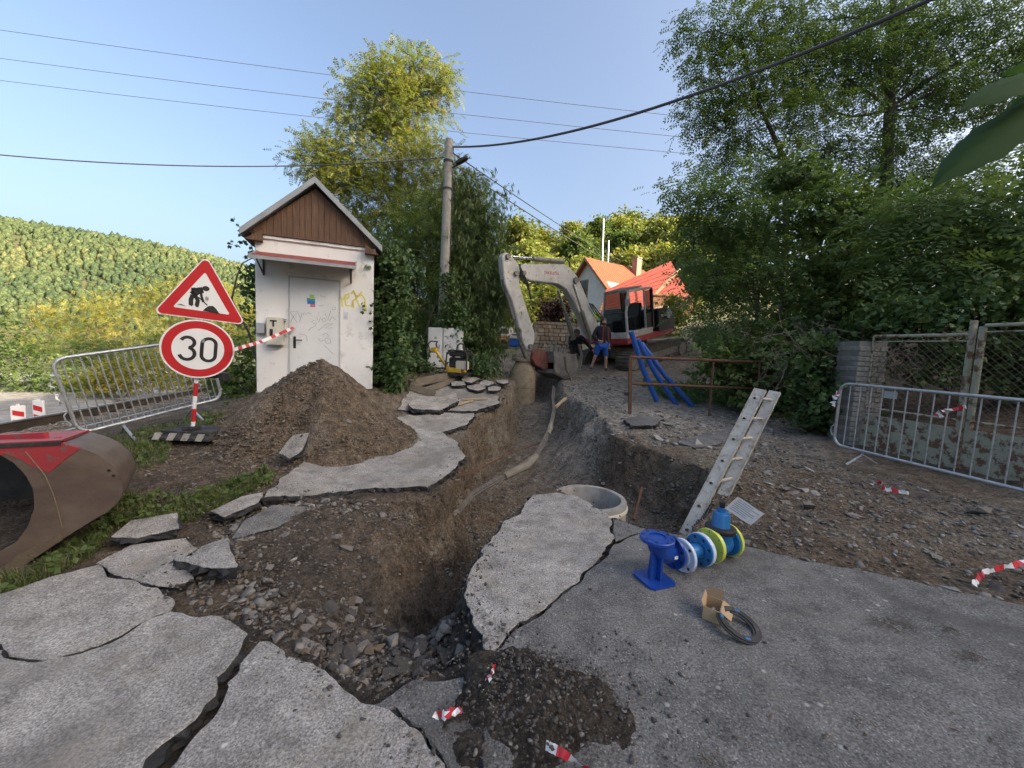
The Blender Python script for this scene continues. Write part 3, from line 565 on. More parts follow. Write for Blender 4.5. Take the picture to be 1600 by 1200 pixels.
# ================================================================ SHED
sp = P(401, 614, 6.3); ang = math.atan2(6.94 - 6.3, P(583, 600, 6.94).x - sp.x); SW, SD, SH = 1.8, 2.1, 2.52
shed = thing('shed', 'small white utility shed with brown timber gable and red door canopy', 'shed', sp, ang)
MB().bb((0, 0, -.4), (SW, SD, SH)).build('wall', M_PLAS, shed, bevel=.012)
MB().bb((-.012, -.012, -.42), (SW + .012, SD, .02)).build('plinth', M_CONC, shed)
MB().bb((-.03, -.03, SH - .02), (SW + .03, SD + .02, SH + .035)).build('cornice', M_PLAS, shed, bevel=.006)
gz0, gx0, gx1, gap = SH + .04, -.1, SW + .07, .87
k = 0; wx = gx0 + .02
while wx < gx1 - .03:
    w_ = [.085, .1, .075, .095, .11, .08][k % 6]; x2 = min(wx + w_, gx1 - .02); mid = (gx0 + gx1) / 2
    zt = lambda x: gz0 + (gap - .03) * (1 - abs(x - mid) / ((gx1 - gx0) / 2))
    pts = [(wx + .002, 0, gz0), (x2 - .002, 0, gz0), (x2 - .002, 0, max(zt(x2), gz0 + .01)), (wx + .002, 0, max(zt(wx), gz0 + .01))]
    if wx < mid < x2: pts.insert(3, (mid, 0, zt(mid)))
    y0 = -.05 - .006 * (k % 3); MB().prism([V(a, y0, c) for a, b, c in pts], (0, .02, 0)).build('plank', M_WOOD, shed); wx = x2; k += 1
for s_ in (-1, 1):
    e = V(mid + s_ * ((gx1 - gx0) / 2 + .06), 0, gz0 - .06); a = V(mid, 0, gz0 + gap + .03); n = V(-s_ * (a - e).z * -1, 0, abs(a.x - e.x)).normalized()
    MB().prism([e + V(0, -.16, 0), a + V(0, -.16, 0), a + V(0, -.16, .07), e + V(0, -.16, .07)], (0, SD + .3, 0)).build('roof', M_ROOFM, shed)
    MB().prism([e + V(0, -.185, -.02), a + V(0, -.185, -.02), a + V(0, -.185, .085), e + V(0, -.185, .085)], (0, .025, 0)).build('verge_board', M_ROOFM, shed, bevel=.004)
    MB().prism([e + V(-s_ * .05, -.13, -.06), e + V(-s_ * .28, -.13, .1), e + V(-s_ * .28, -.13, -.06)], (0, SD + .2, 0)).build('eave_soffit', M_WOOD, shed)
MB().prism([V(gx0 + .04, -.02, gz0), V(gx1 - .04, -.02, gz0), V(mid, -.02, gz0 + gap - .06)], (0, SD, 0)).build('gable_backing', M_WOOD, shed)
dx0, dx1, dzt = .49, 1.24, 1.93; M_DFR = pm('door_frame_paint', (.5, .51, .51), (.42, .43, .43), rough=.6, bump=.05)
MB().bb((dx0, -.012, -.1), (dx1, .02, dzt)).build('door', M_DOOR, shed, bevel=.004)
door = [c for c in shed.children if c.name.startswith('door')][0]
for a, b in (((dx0 - .022, -.02, -.1), (dx0 - .004, .02, dzt + .02)), ((dx1 + .004, -.02, -.1), (dx1 + .022, .02, dzt + .02)), ((dx0 - .022, -.02, dzt + .004), (dx1 + .022, .02, dzt + .022))):
    MB().bb(a, b).build('door_frame', M_DFR, shed)
MB().bb((dx1 + .0, -.03, dzt - .3), (dx1 + .025, -.012, dzt - .14)).build('hinge', M_GREYB, door)
MB().bb((dx0 + .05, -.025, .76), (dx0 + .09, -.012, .96)).build('lock_plate', M_BLACK, door, bevel=.005)
MB().tube([(dx0 + .07, -.03, .9), (dx0 + .07, -.07, .9), (dx0 + .19, -.075, .9)], .01).build('handle', M_BLACK, door, True)
can = MB().prism([V(.05, -.012, 2.29), V(.05, -.5, 2.13), V(.05, -.5, 2.1), V(.05, -.012, 2.24)], (1.45, 0, 0)).build('canopy', M_REDFELT, shed)
MB().prism([V(.035, -.012, 2.31), V(.035, -.515, 2.145), V(.035, -.515, 2.08), V(.035, -.012, 2.23)], (.014, 0, 0)).build('side_trim', M_ROOFM, can)
MB().prism([V(1.502, -.012, 2.31), V(1.502, -.515, 2.145), V(1.502, -.515, 2.08), V(1.502, -.012, 2.23)], (.014, 0, 0)).build('side_trim', M_ROOFM, can)
MB().bb((.05, -.52, 2.085), (1.5, -.503, 2.135)).build('front_trim', M_ROOFM, can)
for x in (.12, 1.43): MB().tube([(x, -.44, 2.1), (x, -.015, 1.94)], .013, 6).tube([(x, -.015, 1.92), (x, -.015, 2.22)], .013, 6).tube([(x, -.015, 2.22), (x, -.46, 2.105)], .011, 6).build('bracket', M_DARK, can)
bx_ = MB().bb((.17, -.12, .8), (.41, -.012, 1.25)).build('meter_box', M_CREAM, shed, bevel=.01)
MB().bb((.22, -.128, .92), (.265, -.12, 1.06)).build('meter_window', M_BLACK, bx_); MB().bb((.26, -.126, 1.1), (.285, -.12, 1.2)).bb((.225, -.126, 1.18), (.32, -.12, 1.205)).build('letter_mark', M_BLACK, bx_)
MB().bb((.415, -.1, 1.2), (.44, -.012, 1.24)).build('catch', M_GREYB, bx_)
MB().bb((.02, -.09, .98), (.14, -.012, 1.15)).build('junction_box', M_GREYB, shed, bevel=.008)
M_GRAF = pm('yellow_spray_paint', (.62, .55, .08), (.66, .6, .2), rough=.7, bump=0); M_INK = pm('black_marker', (.16, .17, .18), (.3, .31, .32), scale=20, rough=.6, bump=0)
def gpt(u, v):   # photograph pixel -> point on the shed front (local)
    d = ray(u, v); O = Vector((0, 0, CAMZ)); nrm = V(math.sin(ang), -math.cos(ang), 0); t = (sp - O).dot(nrm) / Vector(d).dot(nrm); q = O + Vector(d) * t - sp
    return V(q.x * math.cos(ang) + q.y * math.sin(ang), 0, q.z)
def strokes(name, polys, wd, mat, par, y):
    b = MB()
    for pl in polys: b.strip([gpt(*p) + V(0, y, 0) for p in pl], wd, (0, -1, 0), .0015)
    return b.build(name, mat, par)
Z1 = lambda l: [(440 + a * 160 / 1371, 420 + b * 140 / 1200) for a, b in l]
strokes('yellow_graffiti', [Z1(p) for p in ([(770, 335), (800, 400), (830, 410), (860, 350), (900, 330), (900, 380), (850, 410), (840, 370)], [(800, 400), (812, 510)], [(850, 420), (860, 490), (940, 500), (950, 430), (1010, 390), (960, 290), (1000, 380), (1070, 350), (1110, 400), (1130, 570)], [(930, 340), (965, 290)], [(1000, 400), (1045, 510)], [(1000, 380), (1075, 310)], [(950, 440), (965, 525)])], .03, M_GRAF, shed, -.001)
strokes('marker_scribble', [Z1(p) for p in ([(115, 580), (230, 570), (160, 640), (120, 720)], [(120, 590), (210, 725)], [(225, 590), (250, 650)], [(280, 590), (240, 720)], [(290, 620), (310, 580), (330, 620), (350, 590), (400, 600)], [(440, 690), (400, 710), (440, 740), (470, 720), (450, 770), (400, 790), (360, 830)], [(470, 650), (500, 720), (520, 650)], [(540, 680), (560, 720), (600, 690), (570, 660), (540, 680)], [(580, 600), (620, 690), (660, 560)], [(640, 700), (680, 640), (730, 690)], [(490, 830), (600, 740), (690, 730), (580, 800), (690, 790)], [(545, 890), (600, 860), (630, 900), (600, 930), (650, 940), (660, 990), (610, 1005), (580, 960), (590, 930)], [(490, 930), (520, 970), (560, 960)], [(520, 350), (540, 380), (590, 375)], [(500, 495), (540, 500), (560, 485)], [(230, 870), (330, 890), (345, 970)], [(570, 1030), (620, 1070), (690, 1140)], [(675, 545), (690, 510), (725, 520), (720, 550), (680, 550)])], .006, M_INK, door, -.0135)
for nm, c, rct in (('green', (.3, .55, .12), (375, 350, 440, 385)), ('teal', (.03, .33, .35), (340, 400, 450, 430)), ('blue', (.05, .16, .5), (345, 432, 450, 470)), ('red', (.6, .18, .22), (385, 475, 452, 512)), ('yellow', (.65, .6, .1), (375, 385, 450, 400))):
    (u0, v0), (u1, v1) = Z1([rct[:2], rct[2:]]); a, b = gpt(u0, v1), gpt(u1, v0); MB().bb((a.x, -.0155, a.z), (b.x, -.0125, b.z)).build('sticker_band', pm('sticker_' + nm, c, c, rough=.4, bump=0), door)
(u0, v0), (u1, v1) = Z1([(825, 585), (890, 680)]); a, b = gpt(u0, v1), gpt(u1, v0)
nt_ = MB().bb((a.x, -.003, a.z), (b.x, -.0005, b.z)).build('paper_notice', pm('notice_paper', (.6, .6, .68), (.55, .55, .64), rough=.8, bump=0), shed)
MB().bb((a.x + .01, -.0045, a.z + .06), (b.x - .01, -.003, a.z + .066)).bb((a.x + .01, -.0045, a.z + .03), (b.x - .02, -.003, a.z + .036)).build('notice_line', M_INK, nt_)
# ================================================================ ROAD SIGN
sb = PH(300, 683); SY = 4.67
sign = thing('road_sign', 'roadworks triangle above a 30 speed limit disc on red and white striped post', 'road sign', sb)
foot = P(301, 672, SY); head = P(320, 410, SY); ax_ = (head - foot).normalized(); fr = V(.63, -.776, 0); rt = ax_.cross(-fr).normalized(); rt = rt if rt.x > 0 else -rt; fr = fr - ax_ * fr.dot(ax_); fr.normalize()
f0 = foot - ax_ * .05; sL = (head - foot).length
for i in range(8):
    a, b = f0 + ax_ * (i * .16), f0 + ax_ * min((i + 1) * .16, sL - .25)
    if a.z < b.z: MB().tube([a, b], .022, 12).build('post_band', M_SWHITE if i % 2 == 0 else M_SRED, sign, True, world=True)
MB().tube([f0 + ax_ * 1.28, head - ax_ * .1], .02, 10).build('upper_post', M_GALV, sign, True, world=True)
cT = P(317.5, 466, SY) + fr * .04; cD = P(310.5, 545, SY) + fr * .04
def tri(cx, side, rad, y, n=6):
    h = side * math.sqrt(3) / 2; vs = []; 
    for k in range(3):
        a = R(90 + 120 * k); c = (math.cos(a) * (h * 2 / 3 - 2 * rad), math.sin(a) * (h * 2 / 3 - 2 * rad))
        for j in range(n + 1): t = a + R(-60 + 120 * j / n); vs.append((c[0] + rad * math.cos(t), c[1] + rad * math.sin(t)))
    return [cx + rt * p + ax_ * q + fr * y for p, q in vs]
cTl = cT
tp = MB().prism(tri(cTl, .875, .045, 0), fr * .012).build('warning_plate', M_SWHITE, sign, world=True)
MB().prism(tri(cTl, .835, .04, .0125), fr * .0012).build('red_border', M_SRED, tp, world=True)
MB().prism(tri(cTl, .53, .012, .0145), fr * .0012).build('white_field', M_SWHITE, tp, world=True)
def onp(c, y): return lambda p: c + rt * p[0] + ax_ * p[1] + fr * y
q_ = onp(cTl, .0165); fig = MB()
S_ = lambda l: [((a - 355) * .875 / 500, (310 - b) * .875 / 440 * .98) for a, b in l]
for pl, w_ in (([(352, 262), (330, 268), (312, 285), (298, 300)], .07), ([(300, 262), (330, 266)], .03), ([(296, 258), (298, 290), (318, 296)], .025), ([(300, 300), (292, 330), (294, 362)], .042), ([(312, 302), (328, 328), (324, 362)], .04), ([(340, 270), (345, 300), (358, 335)], .024), ([(330, 308), (380, 350)], .012), ([(288, 360), (302, 363)], .02), ([(318, 364), (334, 364)], .02)):
    fig.strip([q_(p) for p in S_(pl)], w_, fr, .0012)
hc = S_([(366, 250)])[0]; fig.prism([q_((hc[0] + .034 * math.cos(R(a)), hc[1] + .03 * math.sin(R(a)))) for a in range(0, 360, 30)], fr * .0012)
for pl in ([(358, 386), (372, 366), (388, 352), (410, 348), (428, 362), (450, 392)], [(222, 370), (245, 364), (272, 374)]): fig.prism([q_(p) for p in S_(pl)], fr * .0012)
fig.build('digging_figure', M_BLACK, tp, world=True)
def circ(c, r, y, n=48): return [c + rt * (r * math.cos(2 * math.pi * i / n)) + ax_ * (r * math.sin(2 * math.pi * i / n)) + fr * y for i in range(n)]
dp = MB().prism(circ(cD, .352, 0), fr * .012).build('speed_plate', M_SWHITE, sign, world=True)
MB().prism(circ(cD, .334, .0125), fr * .0012).build('red_ring', M_SRED, dp, world=True); MB().prism(circ(cD, .247, .0145), fr * .0012).build('white_field', M_SWHITE, dp, world=True)
q_ = onp(cD, .0165); th_ = np.linspace
arc = lambda cx, cy, rx, ry, a0, a1, n=14: [(cx + rx * math.cos(R(t)), cy + ry * math.sin(R(t))) for t in th_(a0, a1, n)]
three = arc(-.105, .07, .062, .062, 160, -70) + arc(-.105, -.062, .07, .072, 75, -165); 
MB().strip([q_(p) for p in three], .036, fr, .0012).build('digit', M_BLACK, dp, world=True)
zero = arc(.095, .07, .066, .068, 0, 180) + arc(.095, -.066, .066, .068, 180, 360) + [(.161, .07)]
MB().strip([q_(p) for p in zero], .036, fr, .0012).build('digit', M_BLACK, dp, world=True)
for c in (cT, cD + ax_ * .1): MB().box(c + V(0, .03, 0), (.1, .06, .04)).build('clamp', M_GALV, sign, world=True)
lc = P(336, 588, SY + .12); MB().box(lc, (.24, .05, .045), Matrix.Rotation(-.1, 3, 'Y')).tube([lc + V(.12, 0, -.05), lc + V(.12, 0, .05)], .06, 12).build('warning_lamp_bracket', M_BLACK, sign, world=True, bevel=.008)
bs = MB().prism([sb + V(-.36, -.2, 0), sb + V(.36, -.2, 0), sb + V(.36, .2, 0), sb + V(-.36, .2, 0)], (0, 0, .03)).prism([sb + V(-.34, -.17, .03), sb + V(.34, -.17, .03), sb + V(.28, .17, .11), sb + V(-.28, .17, .11)], (0, .03, .0)).bb(sb + V(-.3, -.1, .03), sb + V(.3, .19, .09)).build('base', M_RUB, sign, world=True, bevel=.01)
for i in range(4): x = -.26 + i * .17; MB().prism([sb + V(x - .05, -.206, .004), sb + V(x + .03, -.206, .004), sb + V(x + .06, -.19, .085), sb + V(x - .02, -.19, .085)], (0, .012, 0)).build('base_stripe', M_STRIPE, bs, world=True)
MB().bb(sb + V(-.07, -.07, .09), sb + V(.07, .07, .14)).build('post_socket', M_RUB, sign, world=True, bevel=.01)
# ================================================================ CROWD BARRIERS
def barrier(name, label, a, b, h=1.06, group='galvanised crowd barriers', nb=20):
    a, b = Vector(a), Vector(b); t = thing(name, label, 'barrier', a, 0, group); L = (b - a).length; x = (b - a).normalized(); y = V(-x.y, x.x, 0).normalized(); z = x.cross(y)
    pt = lambda s_, q, o=0: a + x * s_ + z * q + y * o
    r_ = .12; pts = [pt(0, .18 + r_)] + [pt(r_ - r_ * math.cos(R(k)), h - r_ + r_ * math.sin(R(k))) for k in range(0, 91, 15)] + [pt(L - r_ + r_ * math.sin(R(k)), h - r_ + r_ * math.cos(R(k))) for k in range(0, 91, 15)] + [pt(L - r_ + r_ * math.cos(R(k)), .18 + r_ - r_ * math.sin(R(k))) for k in range(0, 91, 15)] + [pt(r_ - r_ * math.sin(R(k)), .18 + r_ - r_ * math.cos(R(k))) for k in range(0, 91, 15)]
    MB().tube(pts, .019, 10).build('frame', M_GALV, t, True, world=True)
    for i in range(1, nb): s_ = L * i / nb; MB().tube([pt(s_, .18), pt(s_, h)], .0075, 6).build('bar', M_GALV, t, True, world=True)
    for s_ in (.38, L - .38): MB().tube([pt(s_, .18), pt(s_, .13), pt(s_ + .0, .0, .27)], .015, 8).tube([pt(s_, .13), pt(s_, .0, -.27)], .015, 8).build('foot', M_GALV, t, True, world=True)
    for s_ in (-.03, L + .03): MB().tube([pt(s_, .3), pt(s_ - .03, .36), pt(s_ - .03, .42), pt(s_, .45)], .008, 6).build('hook', M_GALV, t, True, world=True)
    return t, pt
bl, blp = barrier('crowd_barrier', 'galvanised crowd barrier between the striped sign and the railway track', PH(132, 700), PH(352, 640) + V(0, 0, .0))
br, brp = barrier('crowd_barrier', 'galvanised crowd barrier in front of the rusty chain link fence', PH(1300, 713), PH(1297, 713) + V(.62, -2.5, -.03))
pl_ = MB().box(brp(.6, .97), (.004, .14, .09), Matrix.Rotation(math.atan2(-.62, 2.5) * -1, 3, 'Z')).build('name_plate', M_GREYB, br, world=True)
def tape(pts, label, wd=.07, seg=.11, twist=.6, seed=0, name='barrier_tape', par=None):
    """red and white striped plastic tape along pts"""
    pts = [Vector(p) for p in pts]; r2 = np.random.default_rng(seed); P2 = []
    for i in range(len(pts) - 1):
        for j in range(8): P2.append(pts[i].lerp(pts[i + 1], j / 8) + Vector(r2.normal(0, wd * .16, 3)) * (1 if twist > .35 else .1) * (1 if i + j else 0))
    P2.append(pts[-1]); b = MB(); run = 0; a0 = r2.uniform(0, 3); prev = None
    for i, p in enumerate(P2):
        t = (P2[min(i + 1, len(P2) - 1)] - P2[max(i - 1, 0)]).normalized(); s1 = t.cross(V(0, 0, 1)); s1 = s1.normalized() if s1.length > .01 else V(1, 0, 0); s2 = t.cross(s1); a0 += r2.normal(0, twist * .9)
        d = (s1 * math.cos(a0 * .6) + s2 * math.sin(a0 * .6)) * wd * (.5 - .18 * r2.random() * (twist > .35))
        if i:
            run += (p - P2[i - 1]).length; mi = int(run / seg) % 2
            b.add([prev[0], prev[1], p - d, p + d], [(0, 1, 2, 3)], mi)
        prev = (p + d, p - d)
    return b.build(name, [M_TWHITE, M_TRED], par, world=par is not None, **({} if par else dict(label=label, cat='barrier tape', group='strips of barrier tape')))
hd = gpt(460, 512); hw = Matrix.LocRotScale(shed.location, shed.rotation_euler, None) @ V(hd.x, -.05, hd.z)
tape([P(366, 546, 4.75), P(410, 532, 5.5) + V(0, 0, -.01), hw], 'red and white tape stretched from the sign to the shed door handle', .045, .1, .3, 1)
tape([blp(0, .9) + V(0, -.03, 0), blp(0, .8) + V(-.03, -.05, 0), blp(0, .55) + V(-.02, -.05, 0)], 'faded white tape end knotted to the corner of the barrier by the sign', .05, .5, .4, 2)
tape([brp(0, .95) + V(-.03, 0, 0), brp(0, .85) + V(-.06, .0, 0), brp(0, .7) + V(-.05, 0, 0)], 'knotted tape end hanging on the barrier upright beside the ivy', .07, .06, .9, 3)
tape([brp(1.28, .93), brp(1.25, .88) + V(-.06, .05, 0), brp(1.2, .8) + V(-.05, .1, 0)], 'knotted tape end tied to the top rail before the fence post', .08, .06, .9, 4)
tape([PH(1362, 757, .02), PH(1378, 752, .06), PH(1383, 764, .03), PH(1420, 771, .02)], 'crumpled tape scrap lying on the torn ground under the barrier', .05, .1, .7, 5)
tape([PH(1523, 915, .01), PH(1535, 897, .05), PH(1570, 885, .05), PH(1620, 873, .06)], 'tape strip crossing the ground where asphalt meets torn surface', .04, .11, .5, 6)
tape([PH(762, 1064, .05), PH(768, 1054, .1), PH(774, 1042, .09)], 'short tape scrap standing in the gravel heap near the crack', .03, .03, .5, 7)
tape([PH(680, 1118, .03), PH(697, 1116, .06), PH(710, 1108, .05), PH(722, 1114, .02)], 'crumpled tape scrap at the left foot of the gravel heap', .035, .04, .6, 8)
tape([PH(853, 1164, .04), PH(880, 1178, .05), PH(900, 1190, .03), PH(920, 1203, .01)], 'tape strip running out of the front of the gravel heap', .03, .05, .2, 9)
# ================================================================ EXCAVATOR BUCKET (left foreground)
M_BKT = pm('bucket_worn_steel', (.115, .08, .065), (.19, .14, .105), scale=3, rough=.5, metal=.35, bump=.2, spots=(.14, .085, .05), sscale=3.5, samt=.5, sthr=.56, stretch=(1, 1, 2.2))
M_BKR = pm('bucket_red_paint', (.36, .035, .045), (.28, .03, .035), scale=5, rough=.45, bump=.1, spots=(.14, .11, .1), sscale=10, samt=.8, sthr=.56)
M_BKE = pm('bucket_cutting_edge', (.2, .15, .09), (.13, .1, .07), scale=6, rough=.6, metal=.3, bump=.4, spots=(.08, .06, .04), sscale=9, samt=.7)
bq = P(90, 880, 2.55); bn = V(.28, -.96, 0).normalized()
def onplane(u, v, p0, n):
    d = Vector(ray(u, v)); O = V(0, 0, CAMZ); t = (p0 - O).dot(n) / d.dot(n); return O + d * t
B_ = lambda l: [onplane(u, v, bq, bn) for u, v in l]
bk = thing('excavator_bucket', 'wide worn steel digging bucket with red painted top resting on the grass', 'excavator bucket', V(bq.x - .5, bq.y + .3, float(H(bq.x - .5, bq.y))))
outer = [(-190, 716), (-60, 708), (-5, 697), (95, 693), (125, 700), (158, 714), (182, 735), (193, 758), (190, 778), (172, 797), (120, 828), (60, 868), (0, 912), (-30, 938), (-190, 1010)]
inner = [(-190, 975), (-30, 885), (0, 862), (25, 848), (44, 822), (54, 792), (52, 765), (40, 742), (20, 722), (-5, 708), (-60, 722), (-190, 734)]
wv = V(-.55, .62, -.1)           # across the bucket, away from the camera
io = B_(outer); ii = B_(inner); nn = len(io)
for k, off in enumerate((V(0, 0, 0), wv * 1.45)):
    b = MB(); rs = lambda l, n: [l[int(t)].lerp(l[min(int(t) + 1, len(l) - 1)], t % 1) for t in np.linspace(0, len(l) - 1, n)]
    o2, i2 = rs(io, 41), rs(ii[::-1], 41); vs = []
    for j in range(41): vs += [o2[j] + off, i2[j] + off, o2[j] + off + wv.normalized() * .03, i2[j] + off + wv.normalized() * .03]
    fs = []
    for j in range(40): a = 4 * j; fs += [(a, a + 4, a + 5, a + 1), (a + 2, a + 3, a + 7, a + 6), (a, a + 2, a + 6, a + 4), (a + 1, a + 5, a + 7, a + 3)]
    fs += [(0, 1, 3, 2), (160, 162, 163, 161)]; b.add(vs, fs)
    if k: b = MB().prism([q + off for q in io + B_([(-190, 960), (-200, 716)])], wv.normalized() * .03)
    sp_ = b.build('side_plate', M_DARK if k else M_BKT, bk, world=True, smooth=k == 0)  # far plate in dark metal: shade of the bucket interior put into its colour
    if k == 0:
        for u, v in ((171, 735), (178, 743)): MB().tube([onplane(u, v, bq, bn) + bn * .002, onplane(u, v, bq, bn) + bn * .006], .011, 10).build('bolt_hole', M_BLACK, sp_, world=True)
        MB().tube([p + bn * .004 for p in rs(B_([(40, 705), (70, 740), (85, 775), (92, 800), (98, 825)]), 16)], .004, 6).build('weld_seam', M_BKE, sp_, world=True)
sh = MB(); o2 = rs(io, 61); cen = sum(o2, Vector()) / 61
vs, fs = [], []
for p in o2:
    n_ = (cen - p).normalized() * .025; vs += [p, p + wv * 1.48, p + n_, p + n_ + wv * 1.48]
for j in range(60): a = 4 * j; fs += [(a, a + 4, a + 5, a + 1), (a + 2, a + 3, a + 7, a + 6)]
MB().add(vs, fs).build('shell', M_BKT, bk, world=True, smooth=True)
MB().prism(B_([(-40, 930), (-2, 893), (28, 868), (60, 852), (96, 832), (100, 842), (55, 872), (0, 914), (-32, 945)]), bn * .02).build('cutting_edge', M_BKE, bk, world=True, bevel=.004)
MB().prism([p - bn * .02 for p in B_([(-60, 714), (-5, 697), (98, 692), (126, 701), (104, 716), (78, 738), (58, 732), (34, 718), (10, 709), (-60, 724)])], bn * .0235).build('paint_band', M_BKR, bk, world=True)
top = B_([(-190, 706), (96, 692)]); MB().prism([top[0], top[1], top[1] + wv * 1.4, top[0] + wv * 1.4], (0, 0, .02)).build('top_plate', M_BKR, bk, world=True)
MB().prism([top[0] + bn * .012 + V(0, 0, -.012), top[1] + bn * .012 + V(0, 0, -.012), top[1] + bn * .012 + V(0, 0, .014), top[0] + bn * .012 + V(0, 0, .014)], -bn * .03).build('edge_bar', M_DARK, bk, world=True)
for f in (.0, .32):
    p0, p1 = P(-40, 704, 2.72 + f * .6) - V(0, 0, .12 * f), P(94, 694, 2.72 + f * .6) - V(0, 0, .12 * f); e = [p0, p1, p1 + V(-.02, 0, .05), p1 + V(-.11, 0, .03), p1 + V(-.12, 0, .08), p0 + V(0, 0, .1)]
    MB().prism(e, (0, .035, 0)).build('hinge_ear', M_BKR, bk, world=True, bevel=.004)
# ================================================================ UTILITY POLE AND CABLES
pb, pt_ = P(689, 575, 10.5), P(702, 218, 10.5); pd = (pt_ - pb).normalized()
pole = thing('utility_pole', 'tall grey concrete utility pole with a street lamp, ivy at its foot', 'utility pole', pb)
MB().tube([pb - pd * .3, pb + pd * 3, pt_], [.135, .125, .1], 16).build('shaft', M_CONC, pole, True, world=True)
for s_ in (.55, 1.25, 3.4): c = pt_ - pd * s_; MB().tube([c - pd * .025, c + pd * .025], .125, 14).build('clamp_band', M_DARK, pole, True, world=True)
for s_, sg in ((1.25, -1), (1.25, 1), (3.4, 1)): c = pt_ - pd * s_; MB().beam(c, c + V(.2 * sg, -.02, 0), .03, .05).build('bracket', M_DARK, pole, world=True)
la = pt_ - pd * .75; arm = MB().tube([la, la + V(.14, -.03, .05), la + V(.24, -.05, .1)], .02, 8).build('lamp_arm', M_DARK, pole, True, world=True)
lh = la + V(.22, -.05, .09); dr_ = V(.85, -.2, .38).normalized(); MB().prism([lh + dr_ * a + V(0, s_ * b, 0) for a, b, s_ in ((0, .05, -1), (.1, .09, -1), (.32, .08, -1), (.36, .03, -1), (.36, .03, 1), (.32, .08, 1), (.1, .09, 1), (0, .05, 1))], V(-.03, 0, .07)).build('lamp_head', M_DARK, pole, world=True, bevel=.012)
MB().tube([pt_ - pd * .2 + V(.11, 0, 0), pt_ - pd * .5 + V(.17, -.02, 0), pt_ - pd * .9 + V(.13, -.03, 0), pt_ - pd * 2.2 + V(.14, 0, 0), pb + pd * 1.5 + V(.13, -.04, 0)], .012, 6).build('drop_cable', M_BLACK, pole, True, world=True)
M_WIREC = pm('weathered_cable', (.06, .06, .065), (.09, .09, .095), rough=.7, bump=0)
def cable(name, label, a, b, sag, r_, n=24, grp='overhead cables'):
    pts = [a.lerp(b, i / n) - V(0, 0, sag * 4 * (i / n) * (1 - i / n)) for i in range(n + 1)]
    return MB().tube(pts, r_, 6).build(name, M_WIREC, None, True, label=label, cat='cable', group=grp)
cable('overhead_cable', 'thick black cable sagging from the pole top towards the big trees', pt_ - pd * .18 + V(.1, 0, 0), P(1520, -30, 4.2), .42, .022)
cable('overhead_cable', 'upper of two thin wires running from the pole towards the house', pt_ - pd * .33 + V(.1, 0, 0), P(992, 414, 62), .5, .016)
cable('overhead_cable', 'lower of two thin wires running from the pole towards the house', pt_ - pd * .6 + V(.1, 0, 0), P(984, 418, 62), .5, .018)
cable('overhead_cable', 'single dark cable running from the pole over the shed roof', pt_ - pd * .45 + V(-.1, 0, 0), P(-60, 236, 9.2), .28, .014)
for k, (vl, vr, nm) in enumerate(((38, 186, 'highest'), (83, 211, 'middle'), (118, 231, 'lowest'))):
    cable('power_line', nm + ' of three high power line wires crossing the sky behind the yellow tree', P(-60, vl, 46), P(1700, vr + 58, 46), .9, .024, grp='power line wires')
# ================================================================ CABINETS, COMPACTOR, TIMBERS
cb = PH(694, 571); cb = P(694, 571, 10.1); cab_ = thing('utility_cabinet', 'pair of white utility cabinets with scribbles beside the pole', 'utility cabinet', V(cb.x, cb.y, cb.z - .06))
for i, (x0, x1) in enumerate(((-.44, -.06), (-.05, .44))):
    c_ = MB().bb((x0, -.02, 0), (x1, .35, 1.04)).build('cabinet_body', M_DOOR, cab_, bevel=.012)
    MB().bb((x0 + .03, -.03, .06), (x1 - .03, -.019, 1.0)).build('cabinet_door', M_DOOR, c_, bevel=.005); MB().bb((x1 - .09, -.05, .5), (x1 - .06, -.03, .6)).build('latch', M_GREYB, c_)
r2 = np.random.default_rng(3); sb_ = MB()
for i in range(16):
    x, z = r2.uniform(0, .38), r2.uniform(.45, .95); pts = [V(x + r2.normal(0, .03), -.031, z + r2.normal(0, .04)) for _ in range(4)]; sb_.strip(pts, .008, (0, -1, 0), .001)
sb_.prism([V(-.28, -.032, .74), V(-.24, -.032, .82), V(-.2, -.032, .74)], (0, -.001, 0)).build('scribble', M_INK, cab_)
M_YEL = pm('machine_yellow', (.6, .4, .03), (.5, .33, .03), scale=7, rough=.5, bump=.1, spots=(.16, .12, .07), sscale=9, samt=.7)
kp = P(712, 586, 8.7); comp = thing('plate_compactor', 'yellow vibrating plate compactor with black frame beside the trench', 'plate compactor', kp, -.25)
MB().prism([V(-.36, -.2, .06), V(-.27, -.2, 0), V(.27, -.2, 0), V(.36, -.2, .06), V(.3, -.2, .06), V(-.3, -.2, .06)], (0, .42, 0)).build('base_plate', M_DARK, comp)
MB().bb((-.2, -.17, .05), (.2, .17, .17)).build('deck', M_YEL, comp, bevel=.02)
MB().bb((-.12, -.13, .17), (.22, .14, .4)).build('engine', M_DARK, comp, bevel=.02); MB().bb((.05, -.16, .13), (.33, -.02, .33)).build('fuel_tank', M_CREAM, comp, bevel=.02)
for y in (-.19, .19): MB().tube([(-.18, y, .12), (-.14, y, .5), (-.05, y, .56), (.28, y, .54), (.33, y, .46), (.33, y, .12)], .018, 8).build('guard_frame', M_DARK, comp, True)
for x in (-.12, .0, .12, .26): MB().tube([(x, -.19, .555), (x, .19, .555)], .014, 8).build('guard_bar', M_DARK, comp, True)
MB().bb((-.1, -.19, .42), (.3, .19, .535)).build('top_cover', M_DARK, comp, bevel=.02); MB().tube([(.0, 0, .56), (.03, 0, .68), (.1, 0, .72), (.17, 0, .68), (.2, 0, .56)], .018, 8).build('lifting_loop', M_DARK, comp, True)
